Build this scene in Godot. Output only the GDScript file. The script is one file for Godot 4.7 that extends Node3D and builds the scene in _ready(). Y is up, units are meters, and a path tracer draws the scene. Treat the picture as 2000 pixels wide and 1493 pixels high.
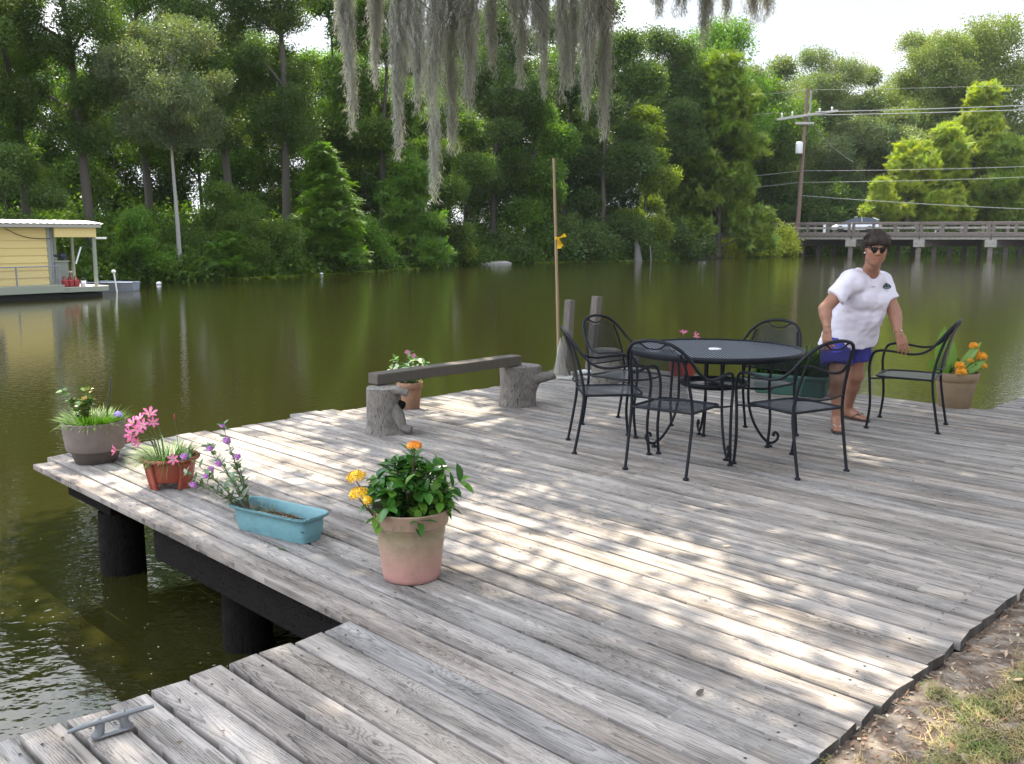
extends Node3D
# A weathered wooden dock on a bayou. Axes: +x right, +y up, -z away. Deck top is y = 0, water y = WATER.
# U runs along the deck boards (towards the shore), V runs across them (along the shore).

const WATER := -0.65
const U := Vector3(0.70711, 0, 0.70711)
const V := Vector3(0.70711, 0, -0.70711)
var rng := RandomNumberGenerator.new()
var mats := {}
var texs := {}
var used := {}
var sunward := Vector3(-0.135, 0.848, -0.514).normalized()


# ---------------------------------------------------------------- geometry collector
class G:
	var v := PackedVector3Array()
	var n := PackedVector3Array()
	var t := PackedVector2Array()
	var c := PackedColorArray()
	var i := PackedInt32Array()
	var col := Color(1, 1, 1)

	func vert(p: Vector3, nn: Vector3, uv := Vector2.ZERO) -> int:
		v.append(p); n.append(nn); t.append(uv); c.append(col)
		return v.size() - 1

	func tri(a: int, b: int, d: int) -> void:
		var g := (v[d] - v[a]).cross(v[b] - v[a])
		if g.dot(n[a] + n[b] + n[d]) < 0.0:
			i.append(a); i.append(d); i.append(b)
		else:
			i.append(a); i.append(b); i.append(d)

	func quad(a: int, b: int, d: int, e: int) -> void:
		tri(a, b, d); tri(a, d, e)

	func face(pts: Array, uvs := []) -> void:
		var nn: Vector3 = (pts[2] - pts[0]).cross(pts[1] - pts[0])
		if nn.length() < 1e-12 and pts.size() > 3:
			nn = (pts[3] - pts[0]).cross(pts[2] - pts[0])
		nn = nn.normalized()
		var f := v.size()
		for k in pts.size():
			vert(pts[k], nn, uvs[k] if uvs.size() else Vector2.ZERO)
		for k in range(1, pts.size() - 1):
			tri(f, f + k, f + k + 1)

	func box(x: Transform3D, s: Vector3, b := 0.0) -> void:
		var h := s * 0.5
		b = minf(b, minf(h.x, minf(h.y, h.z)) * 0.9)
		if b <= 0.0:
			for ax in 3:
				for sg in [-1.0, 1.0]:
					var p := []
					for q in [[-1, -1], [1, -1], [1, 1], [-1, 1]]:
						var w := Vector3.ZERO
						w[ax] = sg * h[ax]; w[(ax + 1) % 3] = q[0] * h[(ax + 1) % 3]; w[(ax + 2) % 3] = q[1] * h[(ax + 2) % 3]
						p.append(x * w)
					face(p, [Vector2(0, 0), Vector2(1, 0), Vector2(1, 1), Vector2(0, 1)])
			return
		for ax in 3:
			var a1 := (ax + 1) % 3
			var a2 := (ax + 2) % 3
			for sg in [-1.0, 1.0]:
				var p := []
				for q in [[-1, -1], [1, -1], [1, 1], [-1, 1]]:
					var w := Vector3.ZERO
					w[ax] = sg * h[ax]; w[a1] = q[0] * (h[a1] - b); w[a2] = q[1] * (h[a2] - b)
					p.append(x * w)
				face(p, [Vector2(0, 0), Vector2(1, 0), Vector2(1, 1), Vector2(0, 1)])
			for s1 in [-1.0, 1.0]:
				for s2 in [-1.0, 1.0]:
					var p := []
					for e in [[-1, 0], [1, 0], [1, 1], [-1, 1]]:
						var w := Vector3.ZERO
						w[ax] = e[0] * (h[ax] - b)
						w[a1] = s1 * (h[a1] - (b if e[1] == 0 else 0.0)); w[a2] = s2 * (h[a2] - (b if e[1] == 1 else 0.0))
						p.append(x * w)
					face(p)
		for sx in [-1.0, 1.0]:
			for sy in [-1.0, 1.0]:
				for sz in [-1.0, 1.0]:
					face([x * Vector3(sx * h.x, sy * (h.y - b), sz * (h.z - b)), x * Vector3(sx * (h.x - b), sy * h.y, sz * (h.z - b)), x * Vector3(sx * (h.x - b), sy * (h.y - b), sz * h.z)])

	# a tube through points; radii one number or an array; squash flattens the ring along its second axis
	func tube(p: Array, r, sides := 8, caps := true, squash := 1.0, vlen := 1.0, up := Vector3.ZERO) -> void:
		var m := p.size()
		var side := Vector3.ZERO
		var f := v.size()
		var run := 0.0
		for k in m:
			var d: Vector3 = (p[mini(k + 1, m - 1)] - p[maxi(k - 1, 0)]).normalized()
			if side == Vector3.ZERO:
				var ref := up if up != Vector3.ZERO else (Vector3.UP if absf(d.y) < 0.9 else Vector3.RIGHT)
				side = d.cross(ref).normalized()
			else:
				side = (side - d * side.dot(d)).normalized()
			var o := d.cross(side)
			if k > 0:
				run += (p[k] - p[k - 1]).length()
			var rad: float = r[k] if r is Array or r is PackedFloat32Array else r
			for s in sides + 1:
				var a := TAU * s / sides
				var off := side * cos(a) + o * sin(a) * squash
				vert(p[k] + off * rad, (side * cos(a) + o * sin(a) / maxf(squash, 0.2)).normalized(), Vector2(float(s) / sides, run / vlen))
		for k in m - 1:
			for s in sides:
				var a := f + k * (sides + 1) + s
				quad(a, a + 1, a + sides + 2, a + sides + 1)
		if caps:
			for e in [0, m - 1]:
				var d: Vector3 = (p[0] - p[1]).normalized() if e == 0 else (p[m - 1] - p[m - 2]).normalized()
				var ce := vert(p[e], d)
				for s in sides:
					var a := vert(v[f + e * (sides + 1) + s], d)
					var b := vert(v[f + e * (sides + 1) + s + 1], d)
					tri(ce, a, b)

	# profile of (radius, height) turned about y; smooth unless a point repeats
	func lathe(prof: Array, sides := 32, x := Transform3D(), wob := 0.0) -> void:
		var run := 0.0
		for k in prof.size() - 1:
			var a: Vector2 = prof[k]
			var b: Vector2 = prof[k + 1]
			var d := b - a
			if d.length() < 1e-6:
				continue
			var pa: Vector2 = d if k == 0 or (a - prof[k - 1]).length() < 1e-6 else d.normalized() + (a - prof[k - 1]).normalized()
			var pb: Vector2 = d if k + 2 >= prof.size() or (prof[k + 2] - b).length() < 1e-6 else d.normalized() + (prof[k + 2] - b).normalized()
			pa = pa.normalized(); pb = pb.normalized()
			var f := v.size()
			for s in sides + 1:
				var an := TAU * s / sides
				var cs := Vector3(cos(an), 0, sin(an))
				var w := 1.0 + wob * sin(an * 3.0 + 0.7)
				vert(x * (cs * a.x * w + Vector3.UP * a.y), (x.basis * (cs * pa.y - Vector3.UP * pa.x)).normalized(), Vector2(float(s) / sides, run))
				vert(x * (cs * b.x * w + Vector3.UP * b.y), (x.basis * (cs * pb.y - Vector3.UP * pb.x)).normalized(), Vector2(float(s) / sides, run + d.length()))
			run += d.length()
			for s in sides:
				quad(f + s * 2, f + s * 2 + 1, f + s * 2 + 3, f + s * 2 + 2)

	func ball(x: Transform3D, rings := 10, sides := 16) -> void:
		var f := v.size()
		for r in rings + 1:
			var ph := PI * r / rings
			for s in sides + 1:
				var a := TAU * s / sides
				var q := Vector3(sin(ph) * cos(a), cos(ph), sin(ph) * sin(a))
				vert(x * q, (x.basis.inverse().transposed() * q).normalized(), Vector2(float(s) / sides, float(r) / rings))
		for r in rings:
			for s in sides:
				var a := f + r * (sides + 1) + s
				quad(a, a + 1, a + sides + 2, a + sides + 1)

	func mesh(smooth := true) -> ArrayMesh:
		var m := ArrayMesh.new()
		if i.is_empty():
			return m
		var a := []
		a.resize(Mesh.ARRAY_MAX)
		a[Mesh.ARRAY_VERTEX] = v
		if smooth:
			a[Mesh.ARRAY_NORMAL] = n
		a[Mesh.ARRAY_TEX_UV] = t
		a[Mesh.ARRAY_COLOR] = c
		a[Mesh.ARRAY_INDEX] = i
		m.add_surface_from_arrays(Mesh.PRIMITIVE_TRIANGLES, a)
		return m


# ---------------------------------------------------------------- nodes and names
func rf(a: float, b: float) -> float:
	return rng.randf_range(a, b)

func rv(s := 1.0) -> Vector3:
	while true:
		var p := Vector3(rf(-1, 1), rf(-1, 1), rf(-1, 1))
		if p.length_squared() <= 1.0:
			return p * s
	return Vector3.ZERO

func numbered(called: String) -> String:
	var k: int = used.get(called, 0)
	used[called] = k + 1
	return called if k == 0 else "%s_%03d" % [called, k]

func tag(o: Node, label := "", category := "", group := "", kind := "") -> Node:
	if label: o.set_meta("label", label)
	if category: o.set_meta("category", category)
	if group: o.set_meta("group", group)
	if kind: o.set_meta("kind", kind)
	return o

func thing(called: String, label: String, category: String, at := Vector3.ZERO, turn := 0.0, group := "") -> Node3D:
	var o := Node3D.new()
	o.name = numbered(called)
	add_child(o)
	o.position = at
	o.rotation.y = turn
	tag(o, label, category, group)
	return o

func part(called: String, m: Mesh, material: Material, parent: Node, x := Transform3D()) -> MeshInstance3D:
	var o := MeshInstance3D.new()
	o.mesh = m
	o.material_override = material
	o.transform = x
	if parent == self:
		o.name = numbered(called)
	else:
		var key := "%d/%s" % [parent.get_instance_id(), called]
		var k: int = used.get(key, 0)
		used[key] = k + 1
		o.name = called if k == 0 else "%s_%03d" % [called, k]
	parent.add_child(o)
	return o

func gpart(called: String, g: G, material: Material, parent: Node, smooth := true) -> MeshInstance3D:
	return part(called, g.mesh(smooth), material, parent)

func struct(called: String, g: G, material: Material, label := "") -> MeshInstance3D:
	var o := gpart(called, g, material, self)
	o.set_meta("kind", "structure")
	if label: o.set_meta("label", label)
	return o

func scatter(called: String, m: Mesh, material: Material, where: Array, tint: Array, parent: Node) -> MultiMeshInstance3D:
	var mm := MultiMesh.new()
	mm.transform_format = MultiMesh.TRANSFORM_3D
	mm.use_colors = tint.size() > 0
	mm.mesh = m
	mm.instance_count = where.size()
	for k in where.size():
		mm.set_instance_transform(k, where[k])
		if tint.size():
			mm.set_instance_color(k, tint[k])
	var o := MultiMeshInstance3D.new()
	o.multimesh = mm
	o.material_override = material
	if parent == self:
		o.name = numbered(called)
	else:
		var key := "%d/%s" % [parent.get_instance_id(), called]
		var k: int = used.get(key, 0)
		used[key] = k + 1
		o.name = called if k == 0 else "%s_%03d" % [called, k]
	parent.add_child(o)
	return o

func lin(r: float, g: float, b: float) -> Color:
	return Color(r, g, b).linear_to_srgb()

func mat(key: String, c := Color.WHITE, rough := 0.8, metal := 0.0, back = null, vc := true) -> StandardMaterial3D:
	if mats.has(key):
		return mats[key]
	var m := StandardMaterial3D.new()
	m.resource_name = key
	m.albedo_color = c
	m.roughness = rough
	m.metallic = metal
	m.vertex_color_use_as_albedo = vc
	if back != null:
		m.backlight_enabled = true
		m.backlight = back
	mats[key] = m
	return m

func noise(sd: int, freq: float, oct := 3, kind := FastNoiseLite.TYPE_SIMPLEX_SMOOTH) -> FastNoiseLite:
	var f := FastNoiseLite.new()
	f.seed = sd
	f.frequency = freq
	f.noise_type = kind
	f.fractal_octaves = oct
	return f

# a mottled texture of the given colours (linear), by seamless noise; also a height map
func mottle(key: String, sd: int, freq: float, stops: Array, size := 512, oct := 5) -> Texture2D:
	if texs.has(key):
		return texs[key]
	var im := noise(sd, freq, oct).get_seamless_image(size, size)
	im.convert(Image.FORMAT_L8)
	var d := im.get_data()
	var o := PackedByteArray()
	o.resize(size * size * 3)
	var lut := []
	var grad := Gradient.new()
	grad.offsets = PackedFloat32Array(stops.map(func(s): return s[0]))
	grad.colors = PackedColorArray(stops.map(func(s): return s[1]))
	for k in 256:
		var c := grad.sample(k / 255.0).linear_to_srgb()
		lut.append([clampi(int(c.r * 255), 0, 255), clampi(int(c.g * 255), 0, 255), clampi(int(c.b * 255), 0, 255)])
	for k in d.size():
		var l: Array = lut[d[k]]
		o[k * 3] = l[0]; o[k * 3 + 1] = l[1]; o[k * 3 + 2] = l[2]
	texs[key] = ImageTexture.create_from_image(Image.create_from_data(size, size, false, Image.FORMAT_RGB8, o))
	return texs[key]

func bump(m: StandardMaterial3D, sd: int, freq: float, cm: float, size := 512, oct := 4) -> void:
	var key := "b%d_%f" % [sd, freq]
	if not texs.has(key):
		var im := noise(sd, freq, oct).get_seamless_image(size, size)
		im.convert(Image.FORMAT_L8)
		texs[key] = ImageTexture.create_from_image(im)
	m.heightmap_enabled = true
	m.heightmap_texture = texs[key]
	m.heightmap_scale = cm

func triplanar(m: StandardMaterial3D, s: float, world := true) -> void:
	m.uv1_triplanar = true
	m.uv1_world_triplanar = world
	m.uv1_scale = Vector3.ONE * s

func uvw(u: float, v: float, y := 0.0) -> Vector3:
	return U * u + V * v + Vector3.UP * y

func curve(pts: Array, per := 6) -> Array:   # Catmull-Rom through points
	var o := []
	for k in pts.size() - 1:
		var a: Vector3 = pts[maxi(k - 1, 0)]
		var b: Vector3 = pts[k]
		var c: Vector3 = pts[k + 1]
		var d: Vector3 = pts[mini(k + 2, pts.size() - 1)]
		for s in per:
			o.append(b.cubic_interpolate(c, a, d, float(s) / per))
	o.append(pts[pts.size() - 1])
	return o

func frame_y(at: Vector3, y: Vector3, roll := 0.0, s := 1.0) -> Transform3D:   # basis whose y axis is the given direction
	y = y.normalized()
	var x := y.cross(Vector3(0.31, 0.2, 0.93)).normalized()
	var b := Basis(x, y, x.cross(y)).orthonormalized()
	return Transform3D((b * Basis(Vector3.UP, roll)).scaled_local(Vector3.ONE * s), at)


func _ready() -> void:
	rng.seed = 20120607
	# ---- camera
	var cam := Camera3D.new()
	cam.name = "camera"
	cam.fov = 44.60
	cam.near = 0.05
	cam.far = 3000.0
	cam.position = Vector3(0, 1.53, 0)
	cam.rotation.x = -0.15507
	add_child(cam)
	cam.current = true
	# ---- sky, sun, exposure
	var env := Environment.new()
	env.background_mode = Environment.BG_SKY
	env.sky = Sky.new()
	var sky := PanoramaSkyMaterial.new()
	sky.panorama = sky_picture()
	env.sky.sky_material = sky
	env.background_energy_multiplier = 0.29
	env.fog_enabled = true   # thin summer haze
	env.fog_density = 0.0001
	env.fog_light_color = Color(0.9, 0.95, 1.0)
	env.tonemap_mode = Environment.TONE_MAPPER_LINEAR
	env.tonemap_exposure = 2.8
	env.sdfgi_enabled = true
	env.ssao_enabled = true
	env.ssil_enabled = true
	var we := WorldEnvironment.new()
	we.name = "environment"
	we.environment = env
	add_child(we)
	var sun := DirectionalLight3D.new()
	sun.name = "sun"
	sun.light_energy = 1.6
	sun.light_color = Color(1.0, 0.95, 0.86)
	sun.light_angular_distance = 0.5
	sun.shadow_enabled = true
	add_child(sun)
	sun.look_at_from_position(sunward * 50.0, Vector3.ZERO, Vector3.UP)
	# ---- setting
	build_textures()
	build_ground()
	build_water()
	build_dock()
	build_far_bank()
	build_trees()
	build_bridge()
	build_houseboat()
	build_oak_and_moss()
	# ---- objects on the dock
	build_bench()
	build_posts()
	build_table_and_chairs()
	build_planters()
	build_person()
	build_small_things()


# hazy summer sky: blue overhead, white towards the horizon, broken cumulus
func sky_picture() -> Texture2D:
	var w := 1024
	var h := 512
	var o := PackedFloat32Array()
	o.resize(w * h * 3)
	var n1 := noise(5, 1.6, 5)
	var n2 := noise(9, 5.0, 4)
	for y in h:
		var el := PI * (0.5 - (y + 0.5) / h)
		var k := y * w * 3
		for x in w:
			var a := TAU * x / w
			var d := Vector3(cos(el) * cos(a), sin(el), cos(el) * sin(a))
			var e := maxf(d.y, 0.0)
			var f := pow(1.0 - e, 1.5)
			var c := Vector3(0.27, 0.44, 0.78).lerp(Vector3(1.6, 1.66, 1.72), f)
			var p := d / (e + 0.25)
			var cl := smoothstep(0.02, 0.5, n1.get_noise_3d(p.x, p.y, p.z) + 0.35 * n2.get_noise_3d(p.x, p.y, p.z) + 0.24)
			c = c.lerp(Vector3(1.75, 1.75, 1.77), cl * 0.85)
			c *= 0.95 + 5.0 * exp(-pow(acos(clampf(d.dot(sunward), -1.0, 1.0)) / 0.80, 2.0))   # bright haze round the sun
			if d.y < 0.0:
				c = Vector3(0.3, 0.33, 0.28)
			o[k] = c.x; o[k + 1] = c.y; o[k + 2] = c.z
			k += 3
	return ImageTexture.create_from_image(Image.create_from_data(w, h, false, Image.FORMAT_RGBF, o.to_byte_array()))


# ---------------------------------------------------------------- textures
const STRIPS := 16

func stretched(sd: int, freq: float, w0: int, h0: int, w: int, h: int, oct := 3) -> PackedByteArray:
	var im := noise(sd, freq, oct).get_image(w0, h0)
	im.convert(Image.FORMAT_L8)
	im.resize(w, h, Image.INTERPOLATE_CUBIC)
	return im.get_data()

# weathered boards, one strip of the picture per board: growth rings cut lengthwise, fibres, checks, knots, stains
func wood_boards() -> void:
	var w := 2048
	var h := 1024
	var sh := h / STRIPS
	var fib := stretched(3, 0.16, 80, h, w, h, 3)
	var fine := stretched(4, 0.45, 64, h, w, h, 2)
	var blot := stretched(6, 0.035, 150, 512, w, h, 4)
	var o := PackedByteArray()
	var hh := PackedByteArray()
	o.resize(w * h * 3)
	hh.resize(w * h)
	var nz := noise(21, 0.9, 3)
	var r := RandomNumberGenerator.new()
	r.seed = 99
	for s in STRIPS:
		var y0 := r.randf_range(-0.05, 0.05)
		var z0 := r.randf_range(0.012, 0.06)
		var gap := r.randf_range(0.0045, 0.0085)
		var warm := r.randf()
		var knots := []
		for k in r.randi_range(1, 3):
			knots.append([r.randf_range(0.2, 5.4), r.randf_range(-0.05, 0.05), r.randf_range(0.008, 0.02)])
		for x in w:
			var xm := x * 0.00277
			var cy := y0 + 0.02 * nz.get_noise_2d(xm * 0.5, s * 7.3)
			var cz := z0 + 0.045 * nz.get_noise_2d(xm * 0.55, s * 5.1 + 90.0)
			var kn := []
			for k in knots:
				if absf(xm - k[0]) < 0.16:
					kn.append(k)
			for y in sh:
				var ym := (y - 32) * 0.0022
				var at := (s * sh + y) * w + x
				var fb := fib[at] / 255.0 - 0.5
				var dy := ym - cy
				var rad := sqrt(dy * dy + cz * cz) + fb * 0.004
				var dark := 0.0
				for k in kn:
					var q := Vector2((xm - k[0]) * 0.35, ym - k[1]).length()
					rad += 0.03 * exp(-q * q * 900.0)
					var core: float = Vector2(xm - k[0], (ym - k[1]) * 1.2).length() / k[2]
					if core < 1.0:
						dark = maxf(dark, 0.75 * (1.0 - core * core))
				var ph := rad / gap
				ph -= floorf(ph)
				var late := ph * ph * ph   # late wood ridge
				var fn := fine[at] / 255.0 - 0.5
				var check := clampf((fn - 0.17) * 9.0, 0.0, 1.0) * clampf(0.5 + fb * 2.5, 0.0, 1.0)
				var bl := blot[at] / 255.0
				var edge := clampf((absf(ym) - 0.058) * 60.0, 0.0, 1.0)  # board edges darkened in colour to strengthen the dark gap lines
				var val := 0.47 - 0.27 * late + 0.14 * fn + 0.12 * fb - 0.34 * check + (bl - 0.5) * 0.44
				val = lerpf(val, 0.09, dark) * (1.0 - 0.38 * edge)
				val = clampf(val, 0.05, 0.75)
				var br := clampf((0.62 - bl) * 1.5, 0.0, 1.0) * warm * 0.22 + dark * 0.2
				val *= val * 0.35 + 0.78
				o[at * 3] = int(255.0 * pow(val * (1.0 + br * 0.25), 0.4545))
				o[at * 3 + 1] = int(255.0 * pow(val * (0.955 - br * 0.12), 0.4545))
				o[at * 3 + 2] = int(255.0 * pow(val * (0.905 - br * 0.5), 0.4545))
				hh[at] = int(clampf(150.0 + 60.0 * late + 60.0 * fn - 130.0 * check - 60.0 * dark, 0.0, 255.0))
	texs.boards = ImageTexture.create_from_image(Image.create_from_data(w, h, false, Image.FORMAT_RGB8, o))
	texs.boards_h = ImageTexture.create_from_image(Image.create_from_data(w, h, false, Image.FORMAT_L8, hh))

# grey split wood for logs and posts: fibres run along v
func wood_fibre() -> void:
	var s := 512
	var a := noise(31, 0.11, 3).get_seamless_image(s, 64)
	a.convert(Image.FORMAT_L8)
	a.resize(s, s, Image.INTERPOLATE_CUBIC)
	var b := noise(32, 0.02, 4).get_seamless_image(s, s)
	b.convert(Image.FORMAT_L8)
	var da := a.get_data()
	var db := b.get_data()
	var o := PackedByteArray()
	o.resize(s * s * 3)
	var hh := PackedByteArray()
	hh.resize(s * s)
	for k in s * s:
		var f := da[k] / 255.0
		var crack := clampf((f - 0.66) * 9.0, 0.0, 1.0)
		var val := clampf(0.13 + 0.24 * f + 0.10 * (db[k] / 255.0 - 0.5) - 0.24 * crack, 0.03, 0.6)
		o[k * 3] = int(255.0 * pow(val * 1.02, 0.4545))
		o[k * 3 + 1] = int(255.0 * pow(val * 0.97, 0.4545))
		o[k * 3 + 2] = int(255.0 * pow(val * 0.92, 0.4545))
		hh[k] = int(clampf(60.0 + 170.0 * f - 200.0 * crack, 0.0, 255.0))
	texs.fibre = ImageTexture.create_from_image(Image.create_from_data(s, s, false, Image.FORMAT_RGB8, o))
	texs.fibre_h = ImageTexture.create_from_image(Image.create_from_data(s, s, false, Image.FORMAT_L8, hh))

func build_textures() -> void:
	wood_boards()
	wood_fibre()
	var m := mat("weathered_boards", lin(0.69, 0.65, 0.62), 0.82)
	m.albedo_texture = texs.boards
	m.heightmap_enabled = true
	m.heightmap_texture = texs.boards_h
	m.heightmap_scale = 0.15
	m = mat("grey_log", lin(0.62, 0.59, 0.55), 0.9)
	m.albedo_texture = texs.fibre
	m.heightmap_enabled = true
	m.heightmap_texture = texs.fibre_h
	m.heightmap_scale = 0.3
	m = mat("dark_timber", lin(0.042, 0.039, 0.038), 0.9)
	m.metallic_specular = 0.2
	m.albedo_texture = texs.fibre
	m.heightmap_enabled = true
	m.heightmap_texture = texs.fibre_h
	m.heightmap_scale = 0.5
	m = mat("bark", Color.WHITE, 0.95)
	m.albedo_texture = mottle("bark", 41, 0.02, [[0.0, Color(0.05, 0.045, 0.04)], [0.5, Color(0.13, 0.12, 0.105)], [1.0, Color(0.24, 0.225, 0.2)]])
	bump(m, 42, 0.05, 4.0)
	triplanar(m, 1.1, false)


# ---------------------------------------------------------------- ground and water
# the far bank, from the left round to the right, and back along the near bank (x, z)
var river := PackedVector2Array([
	Vector2(-160, -8), Vector2(-90, -14), Vector2(-50, -26), Vector2(-30, -34.5), Vector2(-22, -40), Vector2(-17.2, -45), Vector2(-13.6, -50), Vector2(-10.6, -55.5), Vector2(-8, -61.5), Vector2(-4, -72),
	Vector2(0, -77.5), Vector2(9, -82.6), Vector2(20.5, -94), Vector2(26.5, -100), Vector2(33, -107), Vector2(40, -119), Vector2(56, -124), Vector2(80, -126), Vector2(130, -134), Vector2(134, -128),
	Vector2(100, -101.9), Vector2(60, -61.9), Vector2(30, -31.9), Vector2(8, -9.9), Vector2(2, -3.9), Vector2(-1.2, -0.7), Vector2(-6, 4.1), Vector2(-40, 38), Vector2(-160, 60)])

func bank_distance(p: Vector2) -> float:   # negative in the river
	var best := 1e9
	var inside := false
	var m := river.size()
	var a := river[m - 1]
	for k in m:
		var b := river[k]
		var ab := b - a
		var s := clampf((p - a).dot(ab) / ab.length_squared(), 0.0, 1.0)
		best = minf(best, (p - a - ab * s).length_squared())
		if (a.y > p.y) != (b.y > p.y) and p.x < (b.x - a.x) * (p.y - a.y) / (b.y - a.y) + a.x:
			inside = not inside
		a = b
	return -sqrt(best) if inside else sqrt(best)

func ground_height(p: Vector2) -> float:
	var d := bank_distance(p)
	if p.x + p.y > -6.0 and p.y > -60.0:   # the near shore: a low earth edge under the dock, then lawn
		var u := (p.x + p.y) * 0.70711
		if u > -1.9:
			return lerpf(-0.95, -0.036, smoothstep(-1.85, -1.22, u)) + 0.06 * smoothstep(-1.2, 1.5, u)
	if d < 0.0:
		return maxf(WATER - 0.1 + d * 0.4, -2.2)
	return WATER - 0.1 + 0.55 * smoothstep(0.0, 1.2, d) + 0.45 * smoothstep(1.5, 12.0, d) + 0.35 * smoothstep(12.0, 60.0, d)

func build_ground() -> void:
	var xs := PackedFloat32Array()
	var step := 0.16
	var x := 0.0
	while x < 900.0:
		xs.append(x)
		if x > 6.0: step *= 1.06
		step = minf(step, 2.2 if x < 150.0 else 60.0)
		x += step
	var ax := PackedFloat32Array()
	for k in range(xs.size() - 1, 0, -1): ax.append(-xs[k])
	for k in xs.size(): ax.append(xs[k])
	var nz := noise(11, 0.35, 3)
	var g := G.new()
	var m := ax.size()
	for j in m:
		for k in m:
			var p := Vector2(ax[k], ax[j])
			var y := ground_height(p) if absf(p.x) < 260.0 and absf(p.y) < 260.0 else 0.4
			y += nz.get_noise_2d(p.x, p.y) * (0.02 if p.length() < 8.0 else 0.12)
			var far := smoothstep(12.0, 25.0, p.length())
			g.col = Color(1, 1, 1).lerp(Color(0.34, 0.45, 0.26), far)  # far ground tinted green for grass, darkened for shade under the trees
			g.vert(Vector3(p.x, y, p.y), Vector3.UP)
	for j in m - 1:
		for k in m - 1:
			g.quad(j * m + k, j * m + k + 1, (j + 1) * m + k + 1, (j + 1) * m + k)
	for k in m * m:
		var a := k % m
		var b := k / m
		var e := g.v[b * m + mini(a + 1, m - 1)] - g.v[b * m + maxi(a - 1, 0)]
		var f := g.v[mini(b + 1, m - 1) * m + a] - g.v[maxi(b - 1, 0) * m + a]
		g.n[k] = f.cross(e).normalized()
	var mt := mat("earth", Color.WHITE, 0.95)
	mt.albedo_texture = mottle("earth", 51, 0.012, [[0.0, Color(0.06, 0.042, 0.03)], [0.42, Color(0.125, 0.09, 0.065)], [0.6, Color(0.2, 0.16, 0.125)], [1.0, Color(0.3, 0.26, 0.22)]], 1024, 6)
	bump(mt, 52, 0.06, 1.5)
	triplanar(mt, 0.8)
	struct("ground", g, mt)

func build_water() -> void:
	var g := G.new()
	g.face([Vector3(-170, WATER, 70), Vector3(150, WATER, 70), Vector3(150, WATER, -140), Vector3(-170, WATER, -140)])
	var m := mat("bayou_water", lin(0.019, 0.019, 0.0042), 0.03, 0.0, null, false)
	m.metallic_specular = 0.95
	# low ripples in two sizes, drawn out a little across the wind
	var a := noise(61, 0.02, 4).get_seamless_image(1024, 1024)
	a.convert(Image.FORMAT_RF)
	a.resize(512, 512, Image.INTERPOLATE_LANCZOS)
	m.heightmap_enabled = true
	m.heightmap_texture = ImageTexture.create_from_image(a)
	m.heightmap_scale = 0.18
	m.uv1_triplanar = true
	m.uv1_world_triplanar = true
	m.uv1_scale = Vector3(0.30, 0.30, 0.42)
	struct("water", g, m)


# ---------------------------------------------------------------- the dock
var board_meshes := 0

func board(u0: float, u1: float, v0: float, v1: float, parent: Node, y := 0.0, thick := 0.038) -> void:
	var g := G.new()
	var strip := rng.randi() % STRIPS
	var tone := rf(0.78, 1.12)
	var hue := rf(-0.05, 0.05)
	g.col = Color(tone * (1.0 + hue), tone, tone * (1.0 - hue * 0.9))
	var off := rf(0.0, 1.0)
	var flip := rng.randf() < 0.5
	var segs := maxi(3, int((u1 - u0) / 0.5))
	var hw := (v1 - v0) * 0.5
	var b := 0.005
	var prof := [Vector2(-hw + b, 0), Vector2(hw - b, 0), Vector2(hw, -b), Vector2(hw, -thick), Vector2(-hw, -thick), Vector2(-hw, -b)]
	var vs := [0.06, 0.94, 0.97, 0.99, 0.01, 0.03]
	var nn := [Vector2(0, 1), Vector2(0, 1), Vector2(1, 0.3), Vector2(1, 0), Vector2(-1, 0), Vector2(-1, 0.3)]
	var cup := rf(-0.0015, 0.003)
	var ph := rf(0, 9)
	var warp := rf(0.0005, 0.0025)
	var skew0 := rf(-0.012, 0.012)
	var skew1 := rf(-0.008, 0.008)
	var vm := (v0 + v1) * 0.5
	var rows := []
	for k in segs + 1:
		var f := float(k) / segs
		var row := []
		for q in 6:
			var pr: Vector2 = prof[q]
			var u := lerpf(u0, u1, f) + (skew0 * pr.x / hw if k == 0 else (skew1 * pr.x / hw if k == segs else 0.0))
			var endround := 0.006 * (absf(pr.x) / hw if k == 0 else 0.0)
			var p := uvw(u + endround, vm + pr.x + warp * sin(f * 5.0 + ph), y + pr.y + cup * sin(f * 4.0 + ph * 2.0) - (0.004 if k == 0 and q < 2 else 0.0))
			var vv: float = vs[q]
			if flip: vv = 1.0 - vv
			row.append(g.vert(p, (V * nn[q].x + Vector3.UP * nn[q].y).normalized(), Vector2(off + (u - u0) / 5.67, (strip + vv) / STRIPS)))
		rows.append(row)
	for k in segs:
		g.quad(rows[k][0], rows[k][1], rows[k + 1][1], rows[k + 1][0])
		g.quad(rows[k][1], rows[k][2], rows[k + 1][2], rows[k + 1][1])
		g.quad(rows[k][2], rows[k][3], rows[k + 1][3], rows[k + 1][2])
		g.quad(rows[k][4], rows[k][5], rows[k + 1][5], rows[k + 1][4])
		g.quad(rows[k][5], rows[k][0], rows[k + 1][0], rows[k + 1][5])
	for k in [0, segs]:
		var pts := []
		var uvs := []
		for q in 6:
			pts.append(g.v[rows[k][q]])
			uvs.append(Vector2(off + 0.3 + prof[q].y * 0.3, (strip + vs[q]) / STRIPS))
		g.col = g.col * 0.5  # board ends darkened in colour for the shadow they lie in
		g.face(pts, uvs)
	gpart("plank", g, mats.weathered_boards, parent)

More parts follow.
